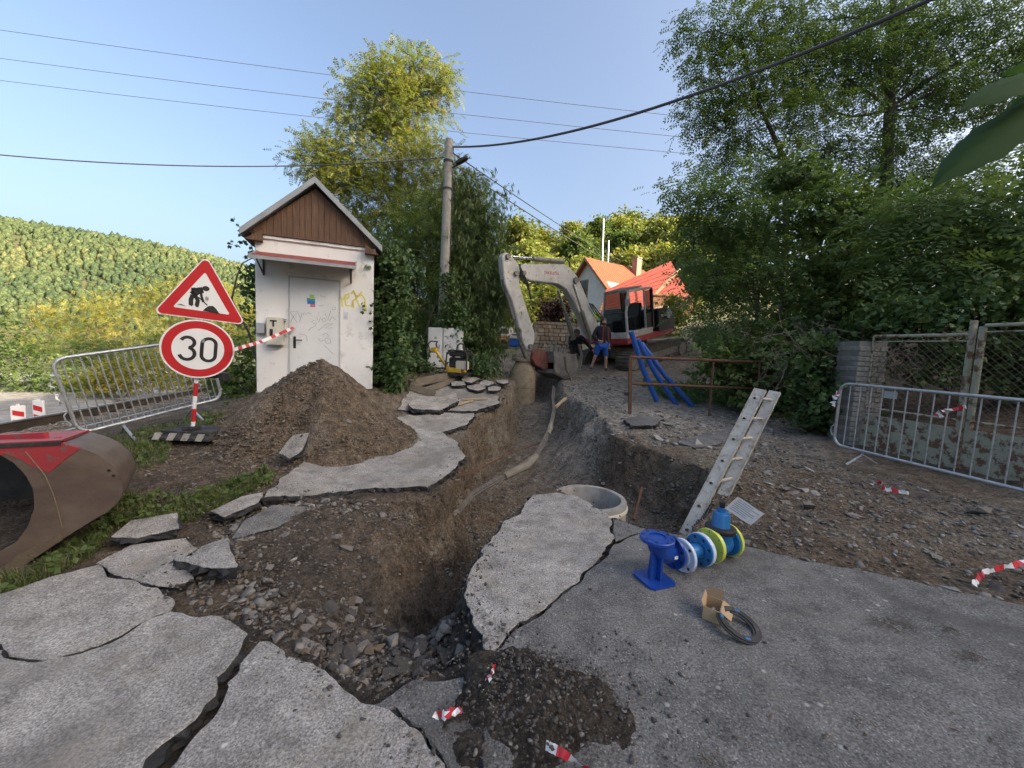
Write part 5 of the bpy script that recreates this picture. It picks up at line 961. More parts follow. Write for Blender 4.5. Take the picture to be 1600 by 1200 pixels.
# boom, stick, bucket: outlines in the boom's own upright plane
bp0 = V0(2.72, 13.05, 1); bnv = V(.6, -.8, 0)
W_ = lambda l, o=0: [onplane(u, v, bp0, bnv) + bnv * o for u, v in l]
def plate(l, th, name, mat, par=None, bevel=.02, o=0): return MB().prism(W_(l, th / 2 + o), -bnv * th).build(name, mat, par or ex, world=True, bevel=bevel)
boom = plate([(808, 418), (815, 413), (877, 414), (886, 419), (899, 434), (934, 516), (931, 527), (922, 530), (914, 518), (891, 470), (880, 452), (866, 444), (822, 439), (812, 431)], .26, 'boom', M_XW)
link('maker_lettering', text_mesh('TAKEUCHI', .125, frame(W_([(857, 428)], .1335)[0], W_([(868, 433)])[0] - W_([(848, 431)])[0], V(0, 0, 1))), M_SRED, boom, True)
for r_, a in ((.1, (894, 439)), (.07, (813, 428)), (.09, (926, 522))): MB().tube([W_([a], .2)[0], W_([a], -.2)[0]], r_, 16).build('boom_pin', M_XG, boom, True, world=True)
MB().tube(W_([(826, 414), (850, 416), (872, 416), (884, 422), (898, 440), (915, 480), (925, 505)], .1), .018, 6).build('boom_hose', M_XG, boom, True, world=True)
MB().tube(W_([(826, 411.5), (850, 413), (874, 413), (887, 420), (901, 438), (918, 478), (928, 505)], -.05), .018, 6).build('boom_hose', M_XG, boom, True, world=True)
stick = plate([(781, 402), (786, 395), (792, 397), (806, 412), (809, 424), (808, 445), (812, 458), (822, 490), (832, 520), (832, 533), (826, 548), (819, 547), (814, 536), (806, 505), (796, 470), (786, 445), (783, 425)], .22, 'stick', M_XW)
plate([(789, 428), (791, 423), (793, 428)], .226, 'warning_mark', M_YEL, stick, 0)
for a in ((789, 402), (824, 541), (802, 428)): MB().tube([W_([a], .18)[0], W_([a], -.18)[0]], .07, 14).build('stick_pin', M_XG, stick, True, world=True)
def ram(a, b, name, o=0, r_=.065, fr_=.6):
    p, q = W_([a], o)[0], W_([b], o)[0]; m_ = p.lerp(q, fr_); c = MB().tube([p, m_], r_, 14).build(name, M_XG, ex, True, world=True); MB().tube([m_, q], r_ * .55, 12).build('piston_rod', M_CHR, c, True, world=True); return c
ram((880, 409), (788, 400), 'stick_cylinder', 0, .07, .55)
ram((916, 534), (887, 446), 'boom_cylinder', .24, .07, .55); ram((905, 530), (880, 452), 'boom_cylinder', -.24, .07, .55)
ram((786, 436), (813, 538), 'bucket_cylinder', .0, .06, .6)
MB().tube(W_([(880, 409), (884, 406), (888, 410), (889, 418)], .05), .02, 6).build('hose_loop', M_BLACK, ex, True, world=True)
for k in range(3): MB().tube(W_([(806 - k, 414), (808 + k * 2, 430), (815 + k * 2, 445), (820 + k, 455 + k * 3), (822 + k, 468)], .19), .016, 6).build('stick_hose', M_BLACK, ex, True, world=True)
for k in range(3): MB().tube(W_([(913 + k * 2, 474 + k), (922 + k * 3, 490), (931 + k * 2, 498), (934 + k, 510), (930, 524)], .2 + .02 * k), .018, 6).build('boom_hose_loop', M_BLACK, ex, True, world=True)
plate([(813, 538), (826, 545), (838, 520), (832, 517)], .2, 'linkage', M_XG); plate([(810, 534), (820, 560), (836, 566), (830, 552)], .12, 'linkage', M_XG)
bkt = plate([(828, 550), (836, 544), (846, 546), (850, 552), (852, 574), (846, 578), (832, 570), (826, 560)], .3, 'bucket_back', M_XRM)
bk_c = W_([(862, 560)])[0]
plate([(850, 566), (888, 566), (892, 570), (882, 582), (868, 590), (850, 580)], .05, 'bucket_side', M_XG, bkt, 0, .45); plate([(848, 548), (886, 552), (892, 564), (886, 582), (868, 590), (850, 580)], .06, 'bucket_side', M_XR, bkt, 0, -.4)
plate([(852, 576), (868, 586), (886, 578), (890, 562), (894, 564), (889, 584), (868, 592), (850, 582)], .86, 'bucket_shell', M_XG, bkt, 0, .02); plate([(850, 549), (885, 553), (888, 566), (852, 566)], .8, 'bucket_plate', M_XG, bkt, 0, .02)
for i in range(5):
    q = W_([(866, 549)], .42 - i * .2)[0]; MB().prism([q + V(-.05, 0, -.02), q + V(.05, 0, -.02), q + V(.03, 0, .13), q + V(-.03, 0, .13)], bnv * .05).build('tooth', M_XG, bkt, world=True)
for k in range(3): MB().tube(W_([(884, 538), (888, 555), (882, 580 + k * 3), (872, 588 + k * 2), (864, 575), (862, 556)], .55 + k * .03), .02, 6).build('lifting_sling', M_SLV, ex, True, world=True)
# ================================================================ STONE WALL, HOUSE, FAR VEHICLES
M_STW = [pm('wall_stone_%d' % k, c, tuple(x * .8 for x in c), scale=5, rough=.95, bump=.5) for k, c in enumerate(((.34, .29, .22), (.28, .25, .2), (.4, .33, .24), (.3, .22, .15)))]
sw = P(868, 575, 17); wall_ = thing('stone_wall', 'low wall of rough pale sandstone blocks behind the excavator boom', 'stone wall', sw, .1)
MB().bb((-.98, .04, -.4), (.98, .5, 1.98)).build('mortar', pm('wall_mortar', (.2, .175, .14), (.15, .13, .1), rough=1, bump=.4), wall_)
r2 = np.random.default_rng(4); z = -.1
while z < 1.95:
    h_ = r2.uniform(.13, .2); x = -1.0 - r2.uniform(0, .15)
    while x < .98:
        w_ = r2.uniform(.16, .36); xx0, xx1 = max(x, -1.0), min(x + w_ - .02, 1.0)
        if xx1 - xx0 > .05: MB().bb((xx0, -r2.uniform(0, .035), z), (xx1, .3, min(z + h_ - .02, 2.0))).build('stone', M_STW[int(r2.integers(4))], wall_, bevel=.012)
        x += w_
    z += h_
M_TILE = pm('orange_roof_tile', (.36, .1, .042), (.27, .072, .034), scale=3, rough=.9, bump=.3, bscale=30); M_RMET = pm('red_metal_roof', (.2, .045, .034), (.15, .036, .028), scale=3, rough=.85, bump=.05, spec=.15)
M_HW = pm('house_render', (.6, .59, .56), (.52, .51, .48), scale=2, rough=.9, bump=.2); M_HWOOD = pm('deck_wood', (.3, .16, .08), (.22, .11, .06), scale=4, rough=.8, bump=.2)
hg = P(914, 520, 31); hs = thing('house', 'white house with orange tiled roof, brick chimney and gable window', 'house', hg, R(-58))
# local: gable front in XZ plane (width X), roof runs along +Y
GW, HL, EV, RG = 2.7, 6.0, 3.1, 2.75
MB().prism([V(-GW, 0, -2), V(GW, 0, -2), V(GW, 0, EV), V(0, 0, EV + RG - .15), V(-GW, 0, EV)], (0, HL, 0)).build('wall', M_HW, hs)
for sg in (1, -1):
    a, b = V(0, -.45, EV + RG), V(sg * (GW + .35), -.45, EV - .42); nrm = V(sg * (a.z - b.z), 0, abs(b.x)).normalized(); rf = MB().prism([a, b, b - nrm * .14, a - nrm * .14], (0, HL + .9, 0)).build('roof', M_TILE, hs)
    sl = (b - a); Ls = sl.length; sl.normalize(); nrow, ncol = 17, 30
    for i in range(nrow):
        if sg < 0 and i > 1: continue
        for j in range(ncol):
            if (i + j) % 1: continue
            p = a + sl * ((i + .5) * Ls / nrow) + V(0, .02 + (j + .5) * (HL + .86) / ncol, 0) + nrm * .03; rot = Matrix((V(0, 1, 0), sl, V(0, 1, 0).cross(sl))).transposed()
            if i == 0 and j == 0 and sg == 1:
                tb = MB(); 
                for s_ in np.linspace(-1, 1, 5): pass
                ww, ll = (HL + .86) / ncol * .5, Ls / nrow * .56; ptsx = [(-ww, 0), (-ww * .5, .035), (0, .05), (ww * .5, .035), (ww * .95, 0)]
                tb.add([(x, -ll, z) for x, z in ptsx] + [(x, ll, z + .03) for x, z in ptsx] + [(x, ll, z - .01) for x, z in ptsx], [(i_, i_ + 1, i_ + 6, i_ + 5) for i_ in range(4)] + [(i_ + 5, i_ + 6, i_ + 11, i_ + 10) for i_ in range(4)])
                tme = bpy.data.meshes.new('roof_tile'); tme.from_pydata(tb.v, [], tb.f); tme.materials.append(M_TILE)
            if sg == 1 and i * ncol + j < 300 or sg == -1 and False:
                o = bpy.data.objects.new('roof_tile', tme); COL.objects.link(o); o.parent = rf; m4 = rot.to_4x4(); m4.translation = p; o.matrix_local = m4
    if sg == 1:
        tb2 = MB()
        for i in range(10, nrow):
            for j in range(ncol): m4 = rot.to_4x4(); m4.translation = a + sl * ((i + .5) * Ls / nrow) + V(0, .02 + (j + .5) * (HL + .86) / ncol, 0) + nrm * .03; tb2.add([m4 @ Vector(v) for v in tb.v], tb.f)
        tb2.build('lower_roof_tiles', M_TILE, rf, kind='stuff')
    MB().prism([a + V(0, -.03, .0), b + V(0, -.03, 0), b + V(0, -.03, -.24), a + V(0, -.03, -.26)], (0, .04, 0)).build('barge_board', M_HWOOD, hs)
wn = MB().bb((-1.35, -.06, 1.9), (.05, .02, 4.2)).build('window', M_HWOOD, hs); 
for x0, x1 in ((-1.26, -.68), (-.6, -.04)):
    for z0, z1 in ((1.98, 2.9), (2.98, 4.12)): MB().bb((x0, -.075, z0), (x1, -.06, z1)).build('pane', glass_mat('house_pane_%s' % x0, (.3, .32, .35), .75), wn)
ch_ = MB().bb((.35, 4.5, EV + 1.2), (.9, 5.05, EV + RG + .6)).build('chimney', pm('chimney_brick', (.42, .24, .17), (.34, .2, .14), rough=.9, bump=.3), hs); MB().bb((.3, 4.45, EV + RG + .6), (.95, 5.1, EV + RG + .68)).build('chimney_cap', M_CONC, ch_)
for z in (1.3, 1.8): MB().tube([(-2.2, -.7, z), (.9, -.7, z)], .03, 6).build('balcony_rail', M_DARK, hs)
hb = P(1003, 520, 30); hs2 = thing('house', 'house wing with dull red metal roof and a wooden veranda below it', 'house', hb, R(38))
rp = [onplane(u, v, V(hb.x, 30, 0), V(-.62, -.78, 0)) for u, v in ((949, 456), (1000, 428), (1046, 410), (1075, 470), (1060, 466), (1022, 470), (960, 476))]
A_, B2, C_, D_ = P(946, 453, 27.8), P(1048, 408, 35.5), P(1078, 462, 33), P(936, 492, 26.3)
rf2 = MB().prism([A_, B2, C_, D_], V(.05, .06, -.12)).build('roof', M_RMET, hs2, world=True); rn = (B2 - A_).cross(D_ - A_).normalized(); rn = rn if rn.z > 0 else -rn
for i in range(9): t = (i + .5) / 9; MB().tube([A_.lerp(D_, t) + rn * .02, B2.lerp(C_, t) + rn * .02], .035, 6).build('roof_seam', M_RMET, rf2, world=True)
MB().prism([A_ + V(1.6, 1.6, -2.6), B2 + V(-.3, .2, -2.6), C_ + V(-.5, .2, -2.6), D_ + V(3.0, 2.0, -2.6)], V(0, 0, -3)).build('wall', M_HW, hs2, world=True)
va, vb = P(1020, 470, 28.5), P(1082, 474, 28.5)
for i in range(22): q = va.lerp(vb, i / 21); MB().bb(q + V(-.05, 0, -.9), q + V(.05, .04, .42)).build('veranda_board', M_HWOOD, hs2, world=True)
MB().beam(va + V(-.1, -.05, .45), vb + V(.1, -.05, .45), .1, .1).build('veranda_rail', M_HWOOD, hs2, world=True); MB().beam(P(1018, 466, 28.6), P(1062, 420, 28.6), .12, .2).build('veranda_rafter', M_NEW, hs2, world=True)
for u, v0, v1, Y, lb in ((944, 342, 420, 36, 'tall grey steel mast rising behind the orange roof'), (952, 376, 425, 34, 'shorter grey steel mast rising beside the taller one behind the roof')):
    b_ = P(u, v1, Y); b_.z = 3.2; MB().tube([b_, P(u - 1, v0, Y)], .07, 8).build('mast', M_GALV, None, True, label=lb, cat='mast', group='masts behind the house')
dv = P(783, 545, 22); dm = thing('mini_dumper', 'small white and rust brown tracked dumper parked up the street', 'dumper', dv, .15)
MB().bb((-.55, -.4, .0), (.6, .4, .4)).build('track_unit', M_MUD, dm, bevel=.1); MB().prism([V(-.6, -.45, .42), V(.65, -.45, .42), V(.7, -.45, .75), V(-.5, -.45, .62)], (0, .9, 0)).build('skip', pm('rusty_orange', (.3, .13, .07), (.2, .1, .06), rough=.8), dm, bevel=.03)
MB().prism([V(-.2, -.38, .7), V(.65, -.38, .7), V(.6, -.38, 1.15), V(.45, -.38, 1.25), V(-.1, -.38, 1.25)], (0, .76, 0)).build('hood', M_XW, dm, bevel=.05); MB().bb((.0, -.4, .85), (.35, -.385, 1.1)).build('grille', M_DARK, dm)
tv = P(804, 546, 21); tk_ = thing('water_tank', 'blue and white plastic tank standing in the street beside the dumper', 'tank', tv, -.1)
MB().bb((-.3, -.3, .0), (.3, .3, .12)).build('pallet', M_TIM, tk_); MB().bb((-.33, -.3, .13), (.33, .3, .55)).build('blue_body', M_BPIPE, tk_, bevel=.06); MB().prism([V(-.33, -.3, .56), V(.33, -.3, .56), V(.3, -.3, .85), V(.05, -.3, .9), V(-.28, -.3, .84)], (0, .6, 0)).build('white_top', M_XW, tk_, bevel=.05); MB().bb((-.15, -.315, .76), (.15, -.3, .81)).build('grip', M_BLACK, tk_)
# ================================================================ RAILWAY, ROAD, BEACONS
rA, rB = V0(-7.2, 4.2, .02), V0(-11.0, 17.5, .0); rd = (rB - rA).normalized(); rs_ = V(-rd.y, rd.x, 0).normalized()
trk = thing('railway_track', None, None, rA); trk['kind'] = 'structure'
M_RAIL = pm('rail_steel', (.07, .055, .045), (.11, .085, .065), rough=.6, metal=.5, bump=.2); M_RTOP = pm('rail_top', (.5, .5, .5), (.42, .42, .42), rough=.3, metal=.85, bump=0)
for o in (0, 1.5):
    q = rs_ * o; MB().beam(rA + q, rB + q, .03, .14).beam(rA + q - V(0, 0, .07), rB + q - V(0, 0, .07), .13, .025).build('rail', M_RAIL, trk, world=True); MB().beam(rA + q + V(0, 0, .085), rB + q + V(0, 0, .085), .068, .034).build('rail_head', M_RTOP, trk, world=True)
for i in range(22): p = rA + rd * (.3 + i * .62) + rs_ * .75 - V(0, 0, .15); MB().box(p, (2.5, .24, .14), Matrix.Rotation(math.atan2(rs_.y, rs_.x), 3, 'Z')).build('sleeper', M_TIM, trk, world=True, bevel=.01)
def ball(r2, n): t, s_ = r2.uniform(0, 13.5, n), r2.uniform(-1.0, 2.6, n); return rA.x + rd.x * t + rs_.x * s_, rA.y + rd.y * t + rs_.y * s_
gravel('ballast', ball, 2000, .05, .1, M_ST[0], 90, .1, lambda x, y: G(x, y) + .0, parent=trk) if False else gravel('ballast', ball, 2000, .05, .1, M_ST[0], 90, .1, label='grey crushed stone ballast of the railway track', cat='ballast')
for i in range(7): p = V0(-11.8, 12.2 + i * .45, -.05); MB().box(p + V(.05 * (i % 2), 0, 0), (1.4, .4, .12), .1).build('crossing_board', M_TIM, trk, world=True, bevel=.01)
road = MB(); rp_ = [(x, y) for x in np.linspace(-34, -12.6, 12) for y in np.linspace(4, 30, 14)]
road.add([(x + .1 * (y - 12), y, -1.02 - .012 * abs(x + 15)) for x, y in rp_], [(i * 14 + j, (i + 1) * 14 + j, (i + 1) * 14 + j + 1, i * 14 + j + 1) for i in range(11) for j in range(13)])
road.build('road', M_ASL, None, True, kind='structure')
for k, (u, v, lb) in enumerate(((30, 668, 'slim red and white beacon board with its stripes seen edge on by the road'), (62, 660, 'wider red and white beacon board beside the slim one by the road'))):
    b_ = P(u, v, 10.5); t = thing('beacon_board', lb, 'beacon', b_, [.9, .2][k], 'beacon boards by the road'); MB().bb((-.13, -.03, 0), (.13, .03, .62)).build('board', M_SWHITE, t, bevel=.015)
    for z in (.1, .36): MB().prism([V(-.1, -.034, z), V(.1, -.034, z - .07), V(.1, -.034, z + .07), V(-.1, -.034, z + .14)], (0, .003, 0)).build('red_stripe', M_SRED, t)
    MB().bb((-.03, -.02, .62), (.03, .02, .66)).build('top_grip', M_SWHITE, t); MB().bb((-.2, -.14, -.06), (.2, .14, .0)).build('foot', M_RUB, t)
# ================================================================ PEOPLE
M_SKIN = pm('skin', (.42, .25, .18), (.36, .2, .14), scale=9, rough=.55, bump=.03); M_NAVY = pm('black_jacket', (.012, .013, .018), (.022, .022, .028), scale=9, rough=.9, bump=.3); M_REDJ = pm('red_trim', (.3, .02, .03), (.24, .02, .025), rough=.8)
M_SHO = pm('blue_shorts', (.015, .1, .42), (.012, .08, .34), scale=8, rough=.8, bump=.2); M_HAIR = pm('dark_hair', (.02, .014, .01), (.035, .025, .018), rough=.6, bump=.3); M_BOOT = pm('dark_boots', (.02, .018, .016), (.05, .042, .035), rough=.8, bump=.3)
def skin(name, jt, ch, mat, par, rootk, sub=1):
    """one continuous skinned surface: jt name -> (position, radius); ch chains of joint names"""
    ks = list(jt); ed = []
    for c in ch: ed += [(ks.index(a), ks.index(b)) for a, b in zip(c[:-1], c[1:])]
    me = bpy.data.meshes.new(name); me.from_pydata([jt[k][0] for k in ks], ed, []); o = bpy.data.objects.new(name, me); COL.objects.link(o); o.parent = par
    o.modifiers.new('Skin', 'SKIN').use_smooth_shade = True
    for i, k in enumerate(ks):
        s_ = me.skin_vertices[0].data[i]; r_ = jt[k][1]; s_.radius = r_ if isinstance(r_, tuple) else (r_, r_); s_.use_root = k == rootk
    sb_ = o.modifiers.new('Sub', 'SUBSURF'); sb_.levels = sub; sb_.render_levels = sub; me.materials.append(mat); return o
def person(label, loc, rz, J, cl, sc_=1.0):
    t = thing('person', label, 'person', loc, rz); t.scale = (sc_,) * 3
    jt = {k: v for k, v in J.items()}
    for s_ in 'LR':     # hands: palm and five separate fingers
        wv_, hv = Vector(J['wr' + s_][0]), Vector(J['ha' + s_][0]); d = (hv - wv_).normalized(); x = d.cross(V(0, 1, 0)).normalized(); y = d.cross(x)
        for i, (o, ln) in enumerate(((-.03, .07), (-.01, .085), (.012, .08), (.032, .065))): jt['f%d%s' % (i, s_)] = (hv + x * o + d * .035, .01); jt['g%d%s' % (i, s_)] = (hv + x * o * 1.15 + d * (.035 + ln * .6) + y * .02, .008)
        jt['t' + s_] = (hv - x * .05 + d * .0, .011); jt['u' + s_] = (hv - x * .06 + d * .045 + y * .01, .009)
    ch = [['pel', 'bel', 'che', 'nek', 'jaw', 'hea', 'crn'], ['jaw', 'nos']]
    for s_ in 'LR': ch += [['pel', 'hip' + s_, 'kne' + s_, 'ank' + s_, 'toe' + s_], ['che', 'sho' + s_, 'elb' + s_, 'wr' + s_, 'ha' + s_], ['ha' + s_, 't' + s_, 'u' + s_]] + [['ha' + s_, 'f%d%s' % (i, s_), 'g%d%s' % (i, s_)] for i in range(4)]
    skin('body', jt, ch, M_SKIN, t, 'pel')
    for nm, keys, chs, mat, gr, rt_ in cl:
        j2 = {k: (J[k][0], tuple(x + gr for x in J[k][1]) if isinstance(J[k][1], tuple) else J[k][1] + gr) for k in keys}; skin(nm, j2, chs, mat, t, rt_)
    return t
def hair(t, c, r_, mat, long=0):
    b = MB()
    n, k = 14, 8; vs, fs = [], []
    for i in range(k + 1):
        th = math.pi * .62 * i / k
        for j in range(n): a = 2 * math.pi * j / n; fr_ = max(0, -math.sin(a)); tt = th * (1 - .38 * fr_); vs.append(V(r_ * 1.08 * math.sin(tt) * math.cos(a), r_ * 1.15 * math.sin(tt) * math.sin(a) + .012, r_ * 1.2 * math.cos(tt) - (long * (1 - fr_) if i == k else 0)))
    for i in range(k): fs += [(i * n + j, i * n + (j + 1) % n, (i + 1) * n + (j + 1) % n, (i + 1) * n + j) for j in range(n)]
    b.add([v + Vector(c) for v in vs], fs).build('hair', mat, t, True)
def eyes(t, c, y):
    for x in (-.03, .03): MB().lathe([(.001, -.008), (.011, -.004), (.011, .004), (.001, .008)], 8, axis(Vector(c) + V(x, y, .01), (0, 1, 0))).build('eye', M_BLACK, t, True)
    MB().box(Vector(c) + V(0, y + .004, -.065), (.045, .008, .01)).build('mouth', pm('lips', (.25, .1, .08), rough=.5, bump=0), t)
J1 = {'pel': (V(0, 0, .9), (.15, .11)), 'bel': (V(0, .0, 1.08), (.15, .11)), 'che': (V(0, .02, 1.3), (.17, .12)), 'nek': (V(.0, 0, 1.46), .06), 'jaw': (V(0, -.02, 1.54), (.07, .075)), 'hea': (V(0, -.02, 1.63), (.085, .1)), 'crn': (V(0, -.01, 1.7), (.07, .08)), 'nos': (V(0, -.125, 1.575), .012),
      'hipL': (V(.1, 0, .84), .095), 'kneL': (V(.16, -.02, .47), .06), 'ankL': (V(.19, .04, .09), .042), 'toeL': (V(.21, -.12, .035), .04), 'hipR': (V(-.1, 0, .84), .095), 'kneR': (V(-.21, -.02, .48), .06), 'ankR': (V(-.3, .05, .09), .042), 'toeR': (V(-.36, -.1, .035), .04),
      'shoL': (V(.19, .02, 1.37), .07), 'elbL': (V(.26, .06, 1.1), .05), 'wrL': (V(.24, -.02, .88), .034), 'haL': (V(.235, -.05, .8), (.035, .02)), 'shoR': (V(-.19, .02, 1.37), .07), 'elbR': (V(-.31, .02, 1.12), .05), 'wrR': (V(-.17, -.14, .98), .034), 'haR': (V(-.11, -.16, .97), (.035, .022))}
arms = [['che', 'sho' + s_, 'elb' + s_, 'wr' + s_] for s_ in 'LR']
p1 = person('long haired person in black and red jacket and blue shorts beside the trench', P(938, 580, 12.6), .15, J1,
    [('jacket', ['pel', 'bel', 'che', 'nek', 'shoL', 'elbL', 'wrL', 'shoR', 'elbR', 'wrR'], [['pel', 'bel', 'che', 'nek']] + arms, M_NAVY, .022, 'bel'),
     ('shorts', ['pel', 'hipL', 'kneL', 'hipR', 'kneR'], [['pel', 'hipL', 'kneL'], ['pel', 'hipR', 'kneR']], M_SHO, .03, 'pel'),
     ('boot', ['ankL', 'toeL'], [['ankL', 'toeL']], M_BOOT, .014, 'ankL'), ('boot', ['ankR', 'toeR'], [['ankR', 'toeR']], M_BOOT, .014, 'ankR')])
hair(p1, (0, -.015, 1.635), .1, M_HAIR, .2); eyes(p1, (0, -.02, 1.63), -.1); MB().lathe([(.03, 0), (.075, .02), (.07, .07)], 12, axis((0, -.06, 1.5), (0, -.3, .9))).build('beard', M_HAIR, p1, True)
for x, h_ in ((-.045, .5), (.16, .42)): MB().beam((x, -.158, .96), (x * .8, -.13, .96 + h_), .03, .012, (0, -1, 0)).build('red_trim', M_REDJ, p1)
J2 = {'pel': (V(.02, .12, .74), (.15, .12)), 'bel': (V(.0, .02, .88), (.15, .12)), 'che': (V(-.03, -.12, 1.03), (.17, .13)), 'nek': (V(-.06, -.22, 1.13), .06), 'jaw': (V(-.08, -.28, 1.17), (.07, .075)), 'hea': (V(-.09, -.28, 1.26), (.085, .1)), 'crn': (V(-.09, -.26, 1.33), (.07, .08)), 'nos': (V(-.1, -.39, 1.2), .012),
      'hipL': (V(.12, .1, .7), .1), 'kneL': (V(.17, -.08, .42), .062), 'ankL': (V(.17, .08, .09), .045), 'toeL': (V(.19, -.08, .035), .042), 'hipR': (V(-.1, .1, .7), .1), 'kneR': (V(-.13, -.1, .42), .062), 'ankR': (V(-.14, .06, .09), .045), 'toeR': (V(-.17, -.1, .035), .042),
      'shoL': (V(.16, -.12, 1.08), .075), 'elbL': (V(.36, -.16, .86), .052), 'wrL': (V(.52, -.2, .68), .036), 'haL': (V(.58, -.22, .63), (.035, .022)), 'shoR': (V(-.22, -.12, 1.06), .075), 'elbR': (V(-.3, -.25, .82), .052), 'wrR': (V(-.28, -.36, 1.0), .036), 'haR': (V(-.27, -.38, 1.07), (.035, .022))}
p2 = person('stooping person in black work clothes holding the sling beside the excavator bucket', P(899, 576, 13.6), .1, J2,
    [('jacket', ['pel', 'bel', 'che', 'nek', 'shoL', 'elbL', 'wrL', 'shoR', 'elbR', 'wrR'], [['pel', 'bel', 'che', 'nek']] + arms, M_NAVY, .022, 'bel'),
     ('shorts', ['pel', 'hipL', 'kneL', 'hipR', 'kneR'], [['pel', 'hipL', 'kneL'], ['pel', 'hipR', 'kneR']], M_NAVY, .03, 'pel'),
     ('boot', ['ankL', 'toeL'], [['ankL', 'toeL']], M_BOOT, .016, 'ankL'), ('boot', ['ankR', 'toeR'], [['ankR', 'toeR']], M_BOOT, .016, 'ankR')])
hair(p2, (-.09, -.27, 1.265), .1, M_HAIR, .06); eyes(p2, (-.09, -.28, 1.26), -.1)
# ================================================================ VEGETATION
def rhomb(base, d, ln, wd, nz=(0, 0, 1), curl=0.0):
    base, d, n = np.array(base, float), np.array(d, float), np.array(nz, float); d /= np.linalg.norm(d); s_ = np.cross(n, d); s_ /= np.linalg.norm(s_); m_ = base + d * ln * .45 - n * 0
    return [base, m_ + s_ * wd / 2, base + d * ln - n * curl * ln, m_ - s_ * wd / 2]
def pinnate(L, pairs, ll, lw):
    q = []
    for i in range(pairs):
        x = L * (.18 + .74 * i / max(pairs - 1, 1))
        for s_ in (-1, 1): q.append(rhomb((x, 0, -.25 * x * x / L), (.35, s_, -.12), ll, lw, curl=.1))
    q.append(rhomb((L * .95, 0, -.25 * L), (1, 0, -.3), ll, lw)); return np.array(q)
def cluster(n, ll, lw, spread=.6, seed=0, droop=.2):
    r2 = np.random.default_rng(seed); q = []
    for i in range(n):
        a = r2.uniform(-1, 1) * spread * 2; d = (math.cos(a), math.sin(a), r2.normal(-droop, .35)); q.append(rhomb((.5 * ll * r2.random(), r2.normal(0, .3) * ll, r2.normal(0, .2) * ll), d, ll * r2.uniform(.7, 1.2), lw, (r2.normal(0, .3), r2.normal(0, .3), 1), .15))
    return np.array(q)
TP_ACA = pinnate(.2, 4, .062, .03); TP_ACA2 = pinnate(.23, 4, .066, .03); TP_WIL = cluster(6, .13, .022, .5, 1, 1.3); TP_BUSH = cluster(5, .085, .055, .9, 2); TP_IVY = cluster(4, .07, .07, 1.2, 3, .5); TP_FAN = pinnate(.34, 4, .12, .05); TP_FAR = cluster(3, .42, .3, 1.4, 5)
def sprigs(c, out, tp, sz, r2, tint, droop=.2, wild=.5):
    """place leaf sprigs tp at points c pointing along out; returns quads"""
    n = len(c); d = out + r2.normal(0, wild, (n, 3)); d[:, 2] -= droop; d /= np.maximum(np.linalg.norm(d, axis=1), 1e-6)[:, None]
    up = np.c_[r2.normal(0, .45, n), r2.normal(0, .45, n), np.ones(n)]; s_ = np.cross(up, d); s_ /= np.maximum(np.linalg.norm(s_, axis=1), 1e-6)[:, None]; z = np.cross(d, s_)
    Rm = np.stack([d, s_, z], -1); sc_ = sz * r2.uniform(.7, 1.25, n)
    v = np.einsum('nij,qkj->nqki', Rm, tp) * sc_[:, None, None, None] + c[:, None, None]; k = tp.shape[0]
    t = np.repeat(np.clip(tint, 0, 1), k * 4) + np.repeat(r2.normal(0, .06, n * k), 4)
    return v.reshape(-1, 3), np.clip(t, 0, 1)
def crown_pts(blobs, ncl, nsp, cr, r2, flat=.45, shell=.45):
    """leaf points in uneven clumps through the volume of the given lobes (centre, radii)"""
    C_, O2, T_ = [], [], []; cl = []
    for (c, rad) in blobs:
        c, rad = np.array(c), np.array(rad); n = max(3, int(ncl * (rad[0] * rad[1] * rad[2]) ** (1 / 3) ** 1))
        u = r2.normal(size=(n, 3)); u /= np.linalg.norm(u, axis=1)[:, None]; r_ = r2.random(n) ** shell; cc = c + u * rad * r_[:, None] * (1 + .25 * r2.normal(size=(n, 1)) * .6)
        cl.append(np.c_[cc, u])
        m_ = r2.poisson(nsp, n) + 1; idx_ = np.repeat(np.arange(n), m_); g = r2.normal(size=(len(idx_), 3)) * cr * np.array([1, 1, flat]) * r2.uniform(.6, 1.4, n)[idx_][:, None]
        C_.append(cc[idx_] + g); O2.append(u[idx_] * .7 + g / cr * .35); T_.append((.45 + .2 * r2.normal(size=n))[idx_] + .1 * r2.normal(size=len(idx_)))
    return np.vstack(C_), np.vstack(O2), np.hstack(T_), cl
def blob(u, v, Y, ru, rv, dz=None): c = P(u, v, Y); return (tuple(c), (ru * Y / FPX, (dz or (ru + rv) / 2 * Y / FPX), rv * Y / FPX))
M_BARK = pm('bark', (.06, .05, .04), (.11, .095, .075), scale=9, rough=1, bump=.8, bscale=25, stretch=(1, 1, .3)); M_BARKL = pm('bark_pale', (.12, .1, .08), (.18, .155, .125), scale=9, rough=1, bump=.6, bscale=30, stretch=(1, 1, .3))
def limb(b, p, q, r0, r1, r2, bend=.12, n=5, k=6):
    p, q = Vector(p), Vector(q); L_ = (q - p).length; of = Vector(r2.normal(0, bend * L_, 3)); pts = [p.lerp(q, i / n) + of * math.sin(math.pi * i / n) + (Vector(r2.normal(0, .02 * L_, 3)) if 0 < i < n else V(0, 0, 0)) for i in range(n + 1)]
    b.tube(pts, [r0 + (r1 - r0) * i / n for i in range(n + 1)], k, False); return pts
